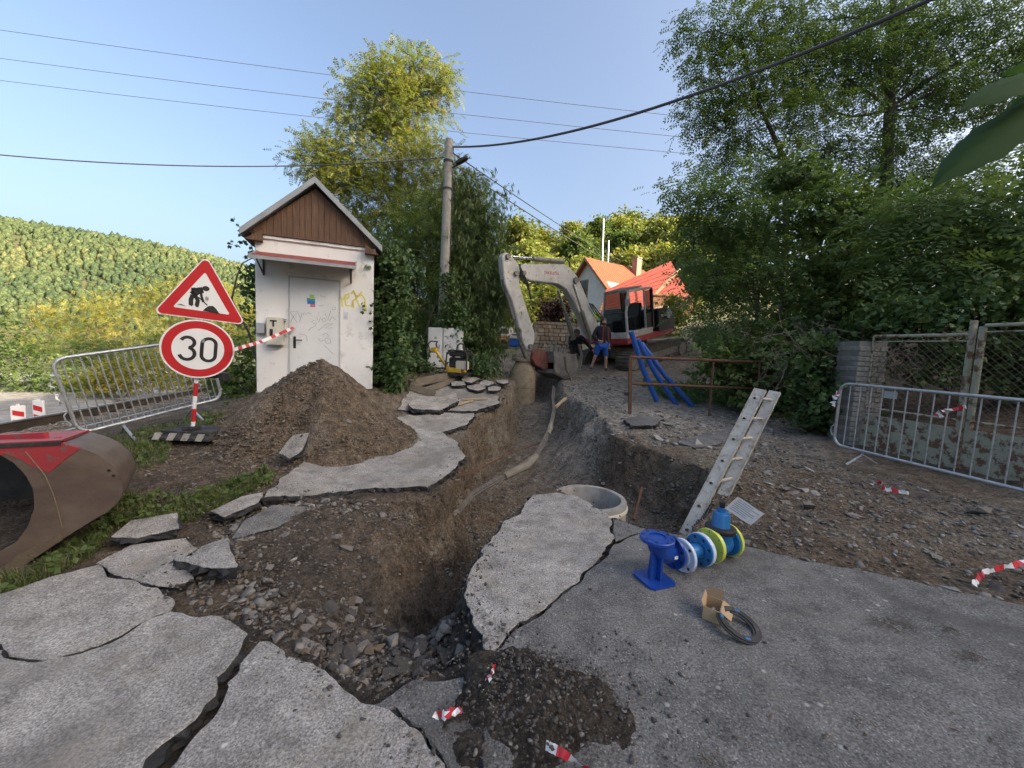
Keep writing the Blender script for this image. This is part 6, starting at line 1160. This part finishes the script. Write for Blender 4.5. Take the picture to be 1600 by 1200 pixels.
def plant(name, label, cat, base, blobs, mat, tp, ncl=30, nsp=10, cr=.25, sz=1.0, flat=.45, droop=.2, seed=0, trunk=None, trunk_r=.1, group=None, bark=None, twigs=4, shell=.45, wild=.5, parts=('trunk', 'crown')):
    r2 = np.random.default_rng(seed); base = Vector(base); t = thing(name, label, cat, base, 0, group)
    c, o, ti, cl = crown_pts(blobs, ncl, nsp, cr, r2, flat, shell); v, tt = sprigs(c, o, tp, sz, r2, ti, droop, wild); nq = len(v) // 4
    link(parts[1], npmesh('crown', v, np.arange(nq * 4).reshape(-1, 4), tt), mat, t, True)
    b = MB(); tr_ = [base - V(0, 0, .3)] + [Vector(p) for p in (trunk or [])]
    if trunk: b.tube([tr_[0]] + tr_[1:], [trunk_r * (1 - .75 * i / (len(tr_) - 1)) for i in range(len(tr_))], 9)
    else: tr_.append(base + V(0, 0, .4))
    for (cc, rad), q in zip(blobs, cl):
        k = min(range(len(tr_)), key=lambda i: (tr_[i] - Vector(cc)).length + (1.5 if tr_[i].z > cc[2] else 0)); st_ = tr_[k]
        rr = max(trunk_r * .2, .01); limb(b, st_, cc, rr, rr * .4, r2)
        for i in r2.choice(len(q), min(len(q), twigs * 2), replace=False): limb(b, Vector(cc).lerp(st_, .25 * r2.random()), q[i, :3], rr * .4, .006, r2, .15, 4, 4)
    b.build(parts[0], bark or M_BARK, t, True, world=True); return t
ML_YEL = leaf_mat('leaves_yellow_green', (.15, .19, .05), (.23, .25, .07), (.33, .28, .09), .4)
ML_GRN = leaf_mat('leaves_mid_green', (.07, .12, .035), (.12, .175, .05), (.19, .22, .065), .4)
ML_DRK = leaf_mat('leaves_dark_green', (.08, .138, .056), (.135, .2, .074), (.21, .265, .1), .42)
ML_IVY = leaf_mat('leaves_ivy', (.045, .09, .034), (.08, .135, .045), (.14, .18, .06), .25, .45)
ML_WIL = leaf_mat('leaves_willow', (.075, .12, .045), (.125, .175, .065), (.19, .22, .09), .4)
ML_OLV = leaf_mat('leaves_olive', (.1, .13, .03), (.17, .19, .04), (.28, .22, .055), .4); ML_RED = leaf_mat('leaves_dark_red', (.05, .025, .022), (.08, .04, .03), (.1, .06, .03), .2)
ML_GLD = leaf_mat('leaves_golden', (.2, .21, .04), (.3, .28, .06), (.4, .3, .08), .45)
ML_DRY = leaf_mat('dry_leaves', (.1, .07, .04), (.16, .12, .07), (.22, .17, .1), .2)
def gnd(u, Y): x = P(u, 500, Y).x; return V(x, Y, float(H(x, Y)) - .05)
# tall yellowing acacia behind the shed
Y = 13.5
plant('acacia_tree', 'tall yellowing acacia tree rising behind the white shed', 'tree', gnd(622, Y), [blob(*b[:2], Y, *b[2:]) for b in ((592, 140, 45, 36), (640, 122, 42, 28), (675, 130, 25, 26), (565, 185, 40, 36), (635, 185, 60, 38), (600, 250, 65, 38), (515, 235, 35, 24), (495, 265, 28, 22), (540, 280, 42, 34), (675, 270, 32, 45), (620, 320, 65, 45), (545, 345, 50, 35), (660, 380, 50, 50), (560, 400, 40, 40), (690, 330, 30, 36))],
      ML_YEL, TP_ACA, 64, 17, .27, 1.2, .4, .25, 11, [P(624, 430, Y), P(618, 330, Y), P(628, 230, Y + .2), P(640, 130, Y)], .2, bark=M_BARKL)
Y = 11.6
plant('acacia_bush', 'dense mid green young acacia between the shed and the pole', 'shrub', gnd(650, Y), [blob(*b[:2], Y, *b[2:]) for b in ((655, 345, 38, 42), (625, 400, 42, 45), (672, 410, 35, 50), (620, 470, 40, 55), (660, 490, 38, 50), (630, 540, 45, 35))], ML_GRN, TP_ACA2, 60, 15, .28, 1.15, .5, .35, 12, [P(645, 480, Y), P(650, 390, Y)], .08)
Y = 11.9
plant('willow_bush', 'tall drooping willow-leaved bush to the right of the utility pole', 'shrub', gnd(742, Y), [blob(*b[:2], Y, *b[2:]) for b in ((718, 300, 16, 30), (738, 330, 26, 42), (765, 365, 20, 38), (722, 390, 34, 50), (757, 430, 28, 52), (735, 480, 42, 55), (770, 480, 18, 45), (715, 540, 35, 30), (752, 545, 30, 25))], ML_WIL, TP_WIL, 70, 16, .26, 1.3, 1.2, .9, 13, [P(738, 480, Y), P(735, 380, Y)], .07, wild=.7)
plant('sapling', 'thin airy willow sprays reaching past the bush towards the excavator', 'shrub', gnd(772, 12.6), [blob(785, 335, 12.6, 12, 20), blob(778, 300, 12.6, 8, 14), blob(790, 420, 12.6, 10, 25)], ML_WIL, TP_WIL, 26, 5, .2, 1.1, 1.2, .9, 14, [P(775, 480, 12.6), P(780, 380, 12.6)], .03, bark=M_BARKL)
# ivy and creepers
rw = lambda y, z, o=.0: Matrix.LocRotScale(shed.location, shed.rotation_euler, None) @ V(SW + o, y, z)
plant('ivy', 'thick dark ivy covering the right side wall of the white shed', 'ivy', rw(.8, 0, .25), [(tuple(rw(y, z, .3)), (.17, .35, .4)) for y in (.3, .7, 1.2, 1.8) for z in (.1, .6, 1.1, 1.6, 2.1, 2.45)], ML_IVY, TP_IVY, 60, 12, .14, .95, .9, .5, 15, parts=('stems', 'foliage'), twigs=1)
lw = lambda y, z: Matrix.LocRotScale(shed.location, shed.rotation_euler, None) @ V(-.08, y, z)
plant('ivy', 'thin ivy strands hanging at the left corner of the shed', 'ivy', lw(.5, 0), [(tuple(lw(y, z)), (.08, .25, .35)) for y, z in ((.3, 2.25), (.5, 1.8), (.6, 1.3))], ML_IVY, TP_IVY, 50, 10, .1, .8, .9, .5, 16, parts=('stems', 'foliage'), twigs=1)
plant('ivy', 'ivy climbing the foot of the utility pole above the cabinets', 'ivy', gnd(704, 10.4), [blob(u, v, 10.4, 14, 22) for u, v in ((706, 490), (702, 465), (712, 500), (716, 515), (690, 505), (700, 440))], ML_IVY, TP_IVY, 60, 10, .14, .9, .9, .5, 17, parts=('stems', 'foliage'), twigs=1)
plant('ivy', 'dark ground ivy mound between the shed corner and the cabinets', 'ivy', gnd(630, 9.4), [blob(u, v, 9.4, a, b) for u, v, a, b in ((610, 575, 22, 20), (645, 575, 28, 18), (600, 540, 16, 35), (625, 545, 25, 30), (660, 580, 20, 12), (735, 572, 16, 10), (752, 575, 14, 10))], ML_IVY, TP_IVY, 60, 12, .16, 1, .7, .4, 18, parts=('stems', 'foliage'), twigs=1)
# left trees and bushes beyond the track
for k, (nm, lb, Y, ub, mt, bl_, tp, ncl, tr_) in enumerate((
    ('acacia_tree', 'sunlit acacia tree beyond the track seen above the disc sign', 22, 300, ML_GLD, ((300, 455, 55, 28), (355, 470, 45, 36), (245, 480, 45, 32), (330, 520, 60, 38), (270, 530, 50, 32), (385, 510, 35, 40)), TP_ACA, 30, [(300, 500)]),
    ('acacia_tree', 'yellow green acacia tree beyond the track left of the sign', 26, 150, ML_GLD, ((150, 478, 55, 30), (95, 500, 45, 30), (200, 510, 50, 32), (140, 535, 60, 34), (60, 530, 40, 30)), TP_ACA, 26, [(150, 500)]),
    ('leafy_bush', 'dark green bushy mass beside the far road behind the beacons', 17, 30, ML_GRN, ((10, 560, 60, 45), (75, 575, 45, 36), (-60, 570, 60, 60), (40, 610, 60, 25), (110, 600, 35, 25), (-20, 520, 50, 30)), TP_BUSH, 26, []),
    ('leafy_bush', 'sunlit yellow green bush behind the crowd barrier and track', 15.5, 240, ML_GLD, ((180, 585, 36, 26), (230, 580, 40, 28), (290, 585, 45, 28), (340, 590, 30, 24), (150, 600, 25, 18)), TP_BUSH, 34, []),
    ('leafy_bush', 'green bush growing between the crowd barrier and the shed', 10.5, 385, ML_GRN, ((378, 575, 20, 24), (392, 600, 18, 22), (368, 605, 22, 18), (385, 545, 14, 20)), TP_BUSH, 45, []),
    ('leafy_bush', 'mid green bush with dark hollows left of the barrier top', 19, 130, ML_GRN, ((130, 560, 40, 30), (190, 555, 40, 28), (240, 545, 40, 28), (90, 550, 40, 30)), TP_ACA2, 28, []))):
    plant(nm, lb, 'tree' if 'tree' in nm else 'bush', gnd(ub, Y), [blob(*b[:2], Y, *b[2:], dz=b[2] * Y / FPX * .7) for b in bl_], mt, tp, ncl, 12, .3, 1.5 if Y > 18 else 1.3, .55, .25, 20 + k, [P(u, v, Y) for u, v in tr_] or None, .12 if tr_ else .04, parts=('trunk', 'crown') if tr_ else ('stems', 'foliage'))
# right-hand thicket
for k, (nm, lb, Y, ub, mt, bl_, tp, ncl, nsp, cr, sz, fl, tr_, tr_r) in enumerate((
    ('acacia_tree', 'slender airy acacia tree with sparse sprays leaning over the railing', 11, 1228, ML_GRN, ((1105, 50, 45, 36), (1165, 35, 50, 40), (1120, 130, 55, 40), (1190, 120, 55, 45), (1160, 200, 55, 38), (1100, 190, 30, 25), (1235, 60, 45, 40), (1240, 190, 45, 45), (1200, 265, 50, 32), (1130, 255, 35, 22)), TP_ACA2, 42, 14, .26, 1.15, .4, ((1228, 350), (1226, 250), (1180, 150), (1155, 60)), .1),
    ('acacia_tree', 'big acacia tree with a thick straight trunk above the fence', 11.5, 1388, ML_DRK, ((1300, 30, 70, 50), (1400, 20, 80, 50), (1510, 30, 80, 55), (1620, 60, 80, 60), (1310, 130, 70, 55), (1470, 130, 80, 60), (1590, 170, 80, 65), (1290, 230, 70, 50), (1380, 260, 80, 50), (1490, 250, 80, 60), (1420, 170, 60, 60), (1255, 110, 45, 45), (1355, 85, 55, 45), (1560, 105, 60, 45), (1450, 75, 55, 40)), TP_ACA2, 43, 15, .28, 1.2, .4, ((1386, 420), (1384, 300), (1390, 170), (1395, 40), (1398, -80)), .22),
    ('leafy_tree', 'dense dark tree hanging over the railing with long leafy sprays', 9.2, 1180, ML_DRK, ((1085, 300, 42, 18), (1120, 340, 55, 40), (1098, 350, 28, 25), (1124, 420, 46, 50), (1180, 350, 60, 45), (1190, 430, 60, 50), (1106, 440, 24, 36), (1124, 500, 42, 45), (1190, 510, 60, 45)), TP_ACA2, 44, 14, .24, 1.25, .45, ((1185, 500), (1175, 420)), .1),
    ('leafy_tree', 'dark tree filling the space behind the brick pillar', 9.0, 1310, ML_DRK, ((1270, 330, 65, 45), (1350, 340, 65, 45), (1290, 420, 70, 55), (1370, 430, 65, 50), (1260, 500, 60, 45), (1330, 500, 55, 40), (1240, 270, 45, 30)), TP_BUSH, 55, 13, .24, 1.3, .5, ((1310, 500), (1305, 400)), .1),
    ('walnut_bush', 'bush with large fan-like leaves arching above the fence', 7.0, 1540, ML_DRK, ((1450, 340, 70, 40), (1540, 330, 80, 45), (1610, 370, 70, 50), (1500, 410, 80, 45), (1590, 440, 70, 45), (1420, 410, 50, 40), (1640, 300, 60, 60)), TP_FAN, 48, 8, .24, 1.0, .4, ((1540, 500), (1535, 420)), .06),
    ('creeper', 'broad leaved creeper smothering the chain link fence top', 6.3, 1500, ML_IVY, ((1420, 490, 55, 26), (1500, 480, 60, 28), (1590, 480, 60, 30), (1560, 560, 50, 50), (1620, 580, 50, 60), (1450, 560, 40, 45), (1380, 500, 25, 20)), TP_IVY, 70, 13, .15, 1.15, .7, (), .02),
    ('leafy_bush', 'broad leaved bush at the foot of the thicket beside the railing end', 8.3, 1200, ML_GRN, ((1150, 590, 45, 30), (1200, 560, 45, 40), (1240, 590, 40, 45), (1210, 620, 45, 22), (1130, 560, 30, 30)), TP_BUSH, 60, 12, .2, 1.25, .6, (), .02),
    ('creeper', 'creeper with broad leaves growing before the brick pillar', 6.6, 1275, ML_IVY, ((1280, 560, 32, 45), (1265, 620, 35, 35), (1290, 655, 30, 22), (1310, 600, 18, 45), (1330, 660, 25, 15)), TP_IVY, 75, 12, .14, 1.1, .7, (), .02),
    ('leafy_tree', 'deep shaded tree mass standing behind the thicket', 14.5, 1330, ML_DRK, ((1150, 400, 70, 60), (1280, 360, 90, 60), (1420, 370, 90, 70), (1560, 380, 90, 80), (1250, 480, 90, 60), (1400, 490, 90, 60), (1540, 500, 90, 60), (1680, 440, 80, 90)), TP_BUSH, 36, 16, .4, 1.9, .6, ((1330, 450),), .15))):
    plant(nm, lb, {'tree': 'tree', 'bush': 'bush'}.get(nm.split('_')[-1], 'creeper'), gnd(ub, Y), [blob(*b[:2], Y, *b[2:], dz=min(b[2], 60) * Y / FPX * .75) for b in bl_], mt, tp, ncl, nsp, cr, sz, fl, .25, 40 + k, [P(u, v, Y) for u, v in tr_] or None, tr_r, parts=('trunk', 'crown') if tr_ else ('stems', 'foliage'), twigs=5)
# dead grey twigs hanging before the thicket
tw = MB(); r2 = np.random.default_rng(9)
for i in range(150):
    u, v, Y = r2.uniform(1200, 1330), r2.uniform(500, 610), r2.uniform(6.4, 7.4); p = P(u, v, Y); limb(tw, p, p + V(*r2.normal(0, .28, 2), r2.normal(-.18, .2)), .006, .002, r2, .3, 4, 3)
for i in range(70):
    u, v = r2.uniform(1380, 1440), r2.uniform(525, 600); p = P(u, v, 5.75); limb(tw, p, p + V(r2.normal(0, .06), r2.normal(0, .15), r2.normal(-.2, .15)), .005, .002, r2, .3, 4, 3)
tw.build('dead_twigs', M_BARKL, None, True, kind='stuff', label='tangle of dry grey twigs hanging before the thicket and fence', cat='twigs')
# ---- far trees: three kinds, copied
def far_tree(seed, mt, shape):
    r2 = np.random.default_rng(seed); bl_ = [((r2.normal(0, .16), r2.normal(0, .16), z), (w_, w_, h_)) for z, w_, h_ in shape]
    return plant('deciduous_tree', 'x', 'tree', (0, 0, 0), bl_, mt, TP_FAR * .1, 230, 16, .055, 1.0, .6, .1, seed, [(0, 0, .3), (0, 0, .6)], .025, 'trees on the slope behind the house', twigs=2)
protos = [far_tree(70, ML_YEL, ((.35, .26, .16), (.5, .3, .2), (.7, .24, .2), (.86, .15, .12))), far_tree(71, ML_OLV, ((.3, .25, .16), (.45, .34, .18), (.66, .28, .2), (.85, .16, .13))), far_tree(72, ML_GRN, ((.25, .22, .15), (.42, .22, .18), (.62, .17, .2), (.84, .1, .15)))]
spots = [(800, 352, 62, 1), (822, 372, 50, 0), (845, 352, 66, 1), (866, 362, 56, 2), (880, 345, 70, 0), (905, 362, 60, 1), (925, 345, 64, 2), (938, 352, 58, 2), (955, 350, 72, 0), (978, 338, 62, 0), (1000, 330, 66, 1), (1022, 342, 58, 0), (1045, 335, 64, 1), (1065, 345, 60, 0), (1085, 350, 66, 1), (1110, 360, 62, 0), (815, 400, 44, 1), (790, 395, 40, 0), (772, 400, 46, 1), (850, 400, 42, 0), (990, 380, 50, 1), (1030, 385, 48, 0), (1060, 390, 46, 1), (900, 398, 48, 0), (750, 380, 60, 2), (720, 400, 66, 1), (690, 390, 70, 0)]
ordn = ['first', 'second', 'third', 'fourth', 'fifth', 'sixth', 'seventh', 'eighth', 'ninth', 'tenth', 'eleventh', 'twelfth', 'thirteenth']
for i, (u, v, Y, k) in enumerate(spots):
    o = protos[k] if protos[k]['label'] == 'x' else copy_tree(protos[k]); g = gnd(u, Y); top_ = P(u, v, Y); h_ = max(top_.z - g.z, 4); o.location = g; o.scale = (h_ * (1.15 if k < 2 else .95),) * 2 + (h_,); o.rotation_euler = (0, 0, i * 1.7)
    o['label'] = ['sunlit golden tree on the slope behind the orange roofed house', 'sunlit olive green tree on the slope behind the orange roofed house', 'darker green slender tree on the slope behind the orange roofed house'][k]
for k, (nm, lb, Y, ub, mt, bl_) in enumerate((('leafy_bush', 'bright yellow green bush in the street behind the excavator stick', 24, 800, ML_YEL, ((785, 460, 22, 40), (800, 500, 22, 25), (775, 520, 14, 18), (815, 470, 14, 30))), ('leafy_bush', 'green and yellow bush seen under the excavator boom', 26, 848, ML_OLV, ((845, 470, 26, 25), (870, 465, 22, 24), (840, 490, 22, 18))), ('purple_bush', 'dark reddish bush above the stone wall', 19, 872, ML_RED, ((870, 485, 18, 16), (880, 475, 12, 14), (858, 492, 12, 10))), ('leafy_bush', 'green garden bush behind the excavator tail', 21, 1048, ML_OLV, ((1045, 500, 14, 22), (1058, 490, 12, 20), (1050, 475, 10, 12))), ('leafy_bush', 'garden shrub before the gable wall of the house', 25, 925, ML_GRN, ((925, 500, 16, 14), (945, 505, 14, 12), (905, 500, 12, 14))))):
    plant(nm, lb, 'bush', gnd(ub, Y), [blob(*b[:2], Y, *b[2:]) for b in bl_], mt, TP_BUSH, 34, 10, .22, 1.8, .7, .2, 80 + k, parts=('stems', 'foliage'), twigs=2)
# ---- wooded hill on the left: one mass of crowns
r2 = np.random.default_rng(31); n = 40000; hx = r2.uniform(-560, 60, n); hy = 120 + 240 * r2.random(n) ** .8; k_ = (hx / hy < .15) & (hx / hy > -1.65); hx, hy = hx[k_], hy[k_]; hz = H(hx, hy); n = len(hx)
bmh = bmesh.new(); bmesh.ops.create_icosphere(bmh, subdivisions=1, radius=1); iv = np.array([v.co for v in bmh.verts]); fi = np.array([[v.index for v in f.verts] for f in bmh.faces]); bmh.free()
R_ = (.65 + 1.3 * r2.random(n) ** 2) * (.7 + hy / 800); vs = []; nv = len(iv)
dirs = iv[None] * np.ones((n, 1, 1)); bump = 1 + .55 * fbm(dirs[..., 0] * 1.6 + hx[:, None], dirs[..., 1] * 1.6 + hy[:, None], dirs[..., 2] * 1.6, o=3, s=5)
v = dirs * (bump * R_[:, None])[..., None] * np.array([1, 1, 1.0]); v[..., 2] *= r2.uniform(1.0, 2.2, n)[:, None]; v += np.c_[hx, hy, hz + R_ * .6][:, None]
tb_ = np.clip(.42 + .7 * fbm(hx * .011, hy * .011, o=4, s=3) + .15 * r2.normal(size=n), 0, 1)
m, nt, b, N = nodes('hill_forest'); co = N('TexCoord').outputs['Object']; at = N('Attribute', _attribute_name='tint').outputs['Fac']; nz_ = N('TexNoise', Vector=co, Scale=.9, Detail=6, Roughness=.75).outputs[0]
col = ramp(N, at, [(0, (.05, .075, .038)), (.4, (.08, .105, .046)), (.75, (.135, .135, .06)), (1, (.175, .13, .07))]); col = mixc(N, .9, col, ramp(N, nz_, [(.36, .35), (.5, .95), (.64, 1.7)]), 'MULTIPLY')
nt.links.new(col, b.inputs['Base Color']); b.inputs['Roughness'].default_value = 1; b.inputs['Specular IOR Level'].default_value = .1; nt.links.new(N('Bump', Strength=.7, Distance=1.0, Height=nz_).outputs[0], b.inputs['Normal'])
link('forest', npmesh('forest', v.reshape(-1, 3), (fi[None] + (np.arange(n) * nv)[:, None, None]).reshape(-1, 3), np.repeat(tb_, nv)), m, kind='stuff', label='wooded hillside of mixed green and yellow trees beyond the valley', cat='forest')
# ---- grass and weeds on the left verge
def verge(r2, n, polys):
    X, Yv = [], []
    for pl, k in polys: x, y = inpoly(pl)(r2, int(n * k)); X.append(x); Yv.append(y)
    return np.hstack(X), np.hstack(Yv)
polys = [([(185, 770), (300, 768), (430, 735), (425, 752), (330, 790), (300, 800), (180, 815), (150, 860), (20, 915), (-60, 950), (-60, 900), (60, 880), (150, 820)], .55), ([(140, 690), (300, 655), (360, 640), (340, 660), (250, 690), (160, 720)], .2), ([(200, 700), (270, 690), (260, 720), (200, 740)], .07), ([(340, 640), (400, 610), (395, 625), (350, 655)], .1), ([(590, 600), (660, 585), (650, 600), (600, 615)], .06), ([(740, 572), (790, 575), (780, 590), (740, 585)], .06)]
r2 = np.random.default_rng(17); gx_, gy_ = verge(r2, 14000, polys); mk = fbm(gx_ * 2.2, gy_ * 2.2, o=3, s=6) + .25 * r2.normal(size=len(gx_)) > -.02; gx_, gy_ = gx_[mk], gy_[mk]; gz_ = G(gx_, gy_); n = len(gx_); a = r2.uniform(0, 6.28, n); hgt = r2.uniform(.03, .11, n); ln_ = r2.uniform(.02, .09, n)
b0 = np.c_[gx_, gy_, gz_ - .01]; sd_ = np.c_[-np.sin(a), np.cos(a), 0 * a] * .0028; tip = b0 + np.c_[np.cos(a) * ln_, np.sin(a) * ln_, hgt]; mid_ = b0 + np.c_[np.cos(a) * ln_ * .35, np.sin(a) * ln_ * .35, hgt * .65]
v = np.stack([b0 - sd_, b0 + sd_, mid_ + sd_ * .8, mid_ - sd_ * .8, mid_ - sd_ * .8, mid_ + sd_ * .8, tip + sd_ * .15, tip - sd_ * .15], 1).reshape(-1, 3)
ML_GRS = leaf_mat('grass', (.085, .11, .04), (.14, .155, .06), (.32, .27, .15), .3)
link('grass', npmesh('grass', v, np.arange(len(v)).reshape(-1, 4), np.repeat(np.clip(r2.normal(.42, .2, n), 0, 1), 8)), ML_GRS, kind='stuff', label='short green grass along the left edge of the broken pavement', cat='grass')
wx_, wy_ = verge(r2, 600, polys); c = np.c_[wx_, wy_, G(wx_, wy_) + r2.uniform(.01, .08, len(wx_))]; v, tt = sprigs(c, np.c_[r2.normal(size=(len(wx_), 2)), np.full(len(wx_), .5)], TP_IVY, .55, r2, r2.normal(.5, .2, len(wx_)), .1)
link('weeds', npmesh('weeds', v, np.arange(len(v)).reshape(-1, 4), tt), ML_GRN, kind='stuff', label='broad leaved weeds among the grass beside the bucket', cat='weeds')
ul = inpoly([(1000, 600), (1180, 605), (1250, 640), (1100, 632), (1040, 625)]); x, y = ul(r2, 900); c = np.c_[x, y, G(x, y) + r2.uniform(.02, .2, len(x))]; v, tt = sprigs(c, np.c_[r2.normal(size=(len(x), 2)), np.full(len(x), .5)], TP_IVY, 1.0, r2, r2.normal(.4, .2, len(x)), .1)
link('undergrowth', npmesh('undergrowth', v, np.arange(len(v)).reshape(-1, 4), tt), ML_DRK, kind='stuff', label='low dark undergrowth behind the rusty railing', cat='undergrowth')
# dead grass wisps lying on the asphalt
ws = MB()
for u0, v0, n, s_ in ((1390, 978, 60, .06), (1515, 1030, 30, .04), (1480, 985, 12, .02), (1115, 1190, 14, .03), (1350, 1130, 10, .03), (1200, 1080, 8, .1), (1300, 1060, 10, .15)):
    p = PH(u0, v0)
    for i in range(n): q = p + V(r2.normal(0, s_), r2.normal(0, s_ * .5), .008 + .01 * r2.random()); a = r2.uniform(0, 6.3); d = V(math.cos(a), math.sin(a), .15 * r2.normal()) * r2.uniform(.01, .035); ws.tube([q - d, q + V(0, 0, .006), q + d], .0011, 3, False)
ws.build('dry_grass_wisps', ML_DRY, None, kind='stuff', label='small wisps of dry grass lying on the grey asphalt', cat='dry grass')
lf = MB(); 
for u0, v0 in ((1151, 1151), (1204, 1119), (1290, 1150), (1352, 1148), (1490, 1140), (1398, 905), (1548, 1155), (1240, 1000)):
    p = PH(u0, v0, .008); a = r2.uniform(0, 6.3); d = V(math.cos(a), math.sin(a), 0); s1 = V(-d.y, d.x, .3); o = MB(); o.add([p - d * .016, p + s1 * .006, p + d * .018 + V(0, 0, .006), p - s1 * .006], [(0, 1, 2), (0, 2, 3)]).build('fallen_leaf', ML_DRY, None, label='small dry brown fallen leaf lying on the grey asphalt', cat='leaf', group='fallen leaves on the asphalt')
# ---- big leaves of a branch close to the camera, upper right
def big_leaf(base, tip, wd, nrm, fold, par, mat, n=10):
    base, tip = Vector(base), Vector(tip); d = tip - base; L_ = d.length; d.normalize(); n_ = Vector(nrm); n_ = (n_ - d * n_.dot(d)).normalized(); s_ = d.cross(n_); vs, fs, m_ = [], [], 5
    for i in range(n + 1):
        t = i / n; w_ = wd * (math.sin(math.pi * min(t * 1.02, 1) ** .75) ** .8 + .02) * (1 + .06 * math.sin(t * 21)) * (1 if t < .97 else .2); c = base + d * (L_ * t) - n_ * (.22 * L_ * t * t)
        for j in range(-m_, m_ + 1): q = j / m_; vs.append(c + s_ * (q * w_) - n_ * (fold * abs(q) ** 1.5 * w_ - .012 * abs(math.sin(t * 16 + abs(q) * 3))))
    k = 2 * m_ + 1
    for i in range(n): fs += [(i * k + j, i * k + j + 1, (i + 1) * k + j + 1, (i + 1) * k + j) for j in range(k - 1)]
    return MB().add(vs, fs).build('leaf', mat, par, True, world=True)
br0 = P(1680, 60, 1.15); bt = thing('leafy_branch', 'large drooping dark green leaves of a branch hanging in at the upper right', 'branch', br0)
ML_BIG = leaf_mat('big_leaf', (.05, .1, .035), (.05, .1, .035), None, .45, .8)
MB().tube([P(1900, -40, 1.4), br0, P(1650, 110, 1.12), P(1625, 150, 1.1)], [.008, .006, .004, .003], 6).build('twig', M_BARK, bt, True, world=True)
big_leaf(P(1650, 112, 1.1), P(1530, 122, 1.0), .062, (.1, -.5, .85), .25, bt, ML_BIG); big_leaf(P(1630, 150, 1.1), P(1474, 244, 1.03), .066, (-.25, -.55, .8), .55, bt, ML_BIG); big_leaf(P(1660, 90, 1.12), P(1580, 95, 1.3), .05, (0, -.2, 1), .2, bt, ML_BIG); big_leaf(P(1640, 140, 1.1), P(1560, 200, 1.15), .05, (.1, -.6, .7), .3, bt, ML_BIG)
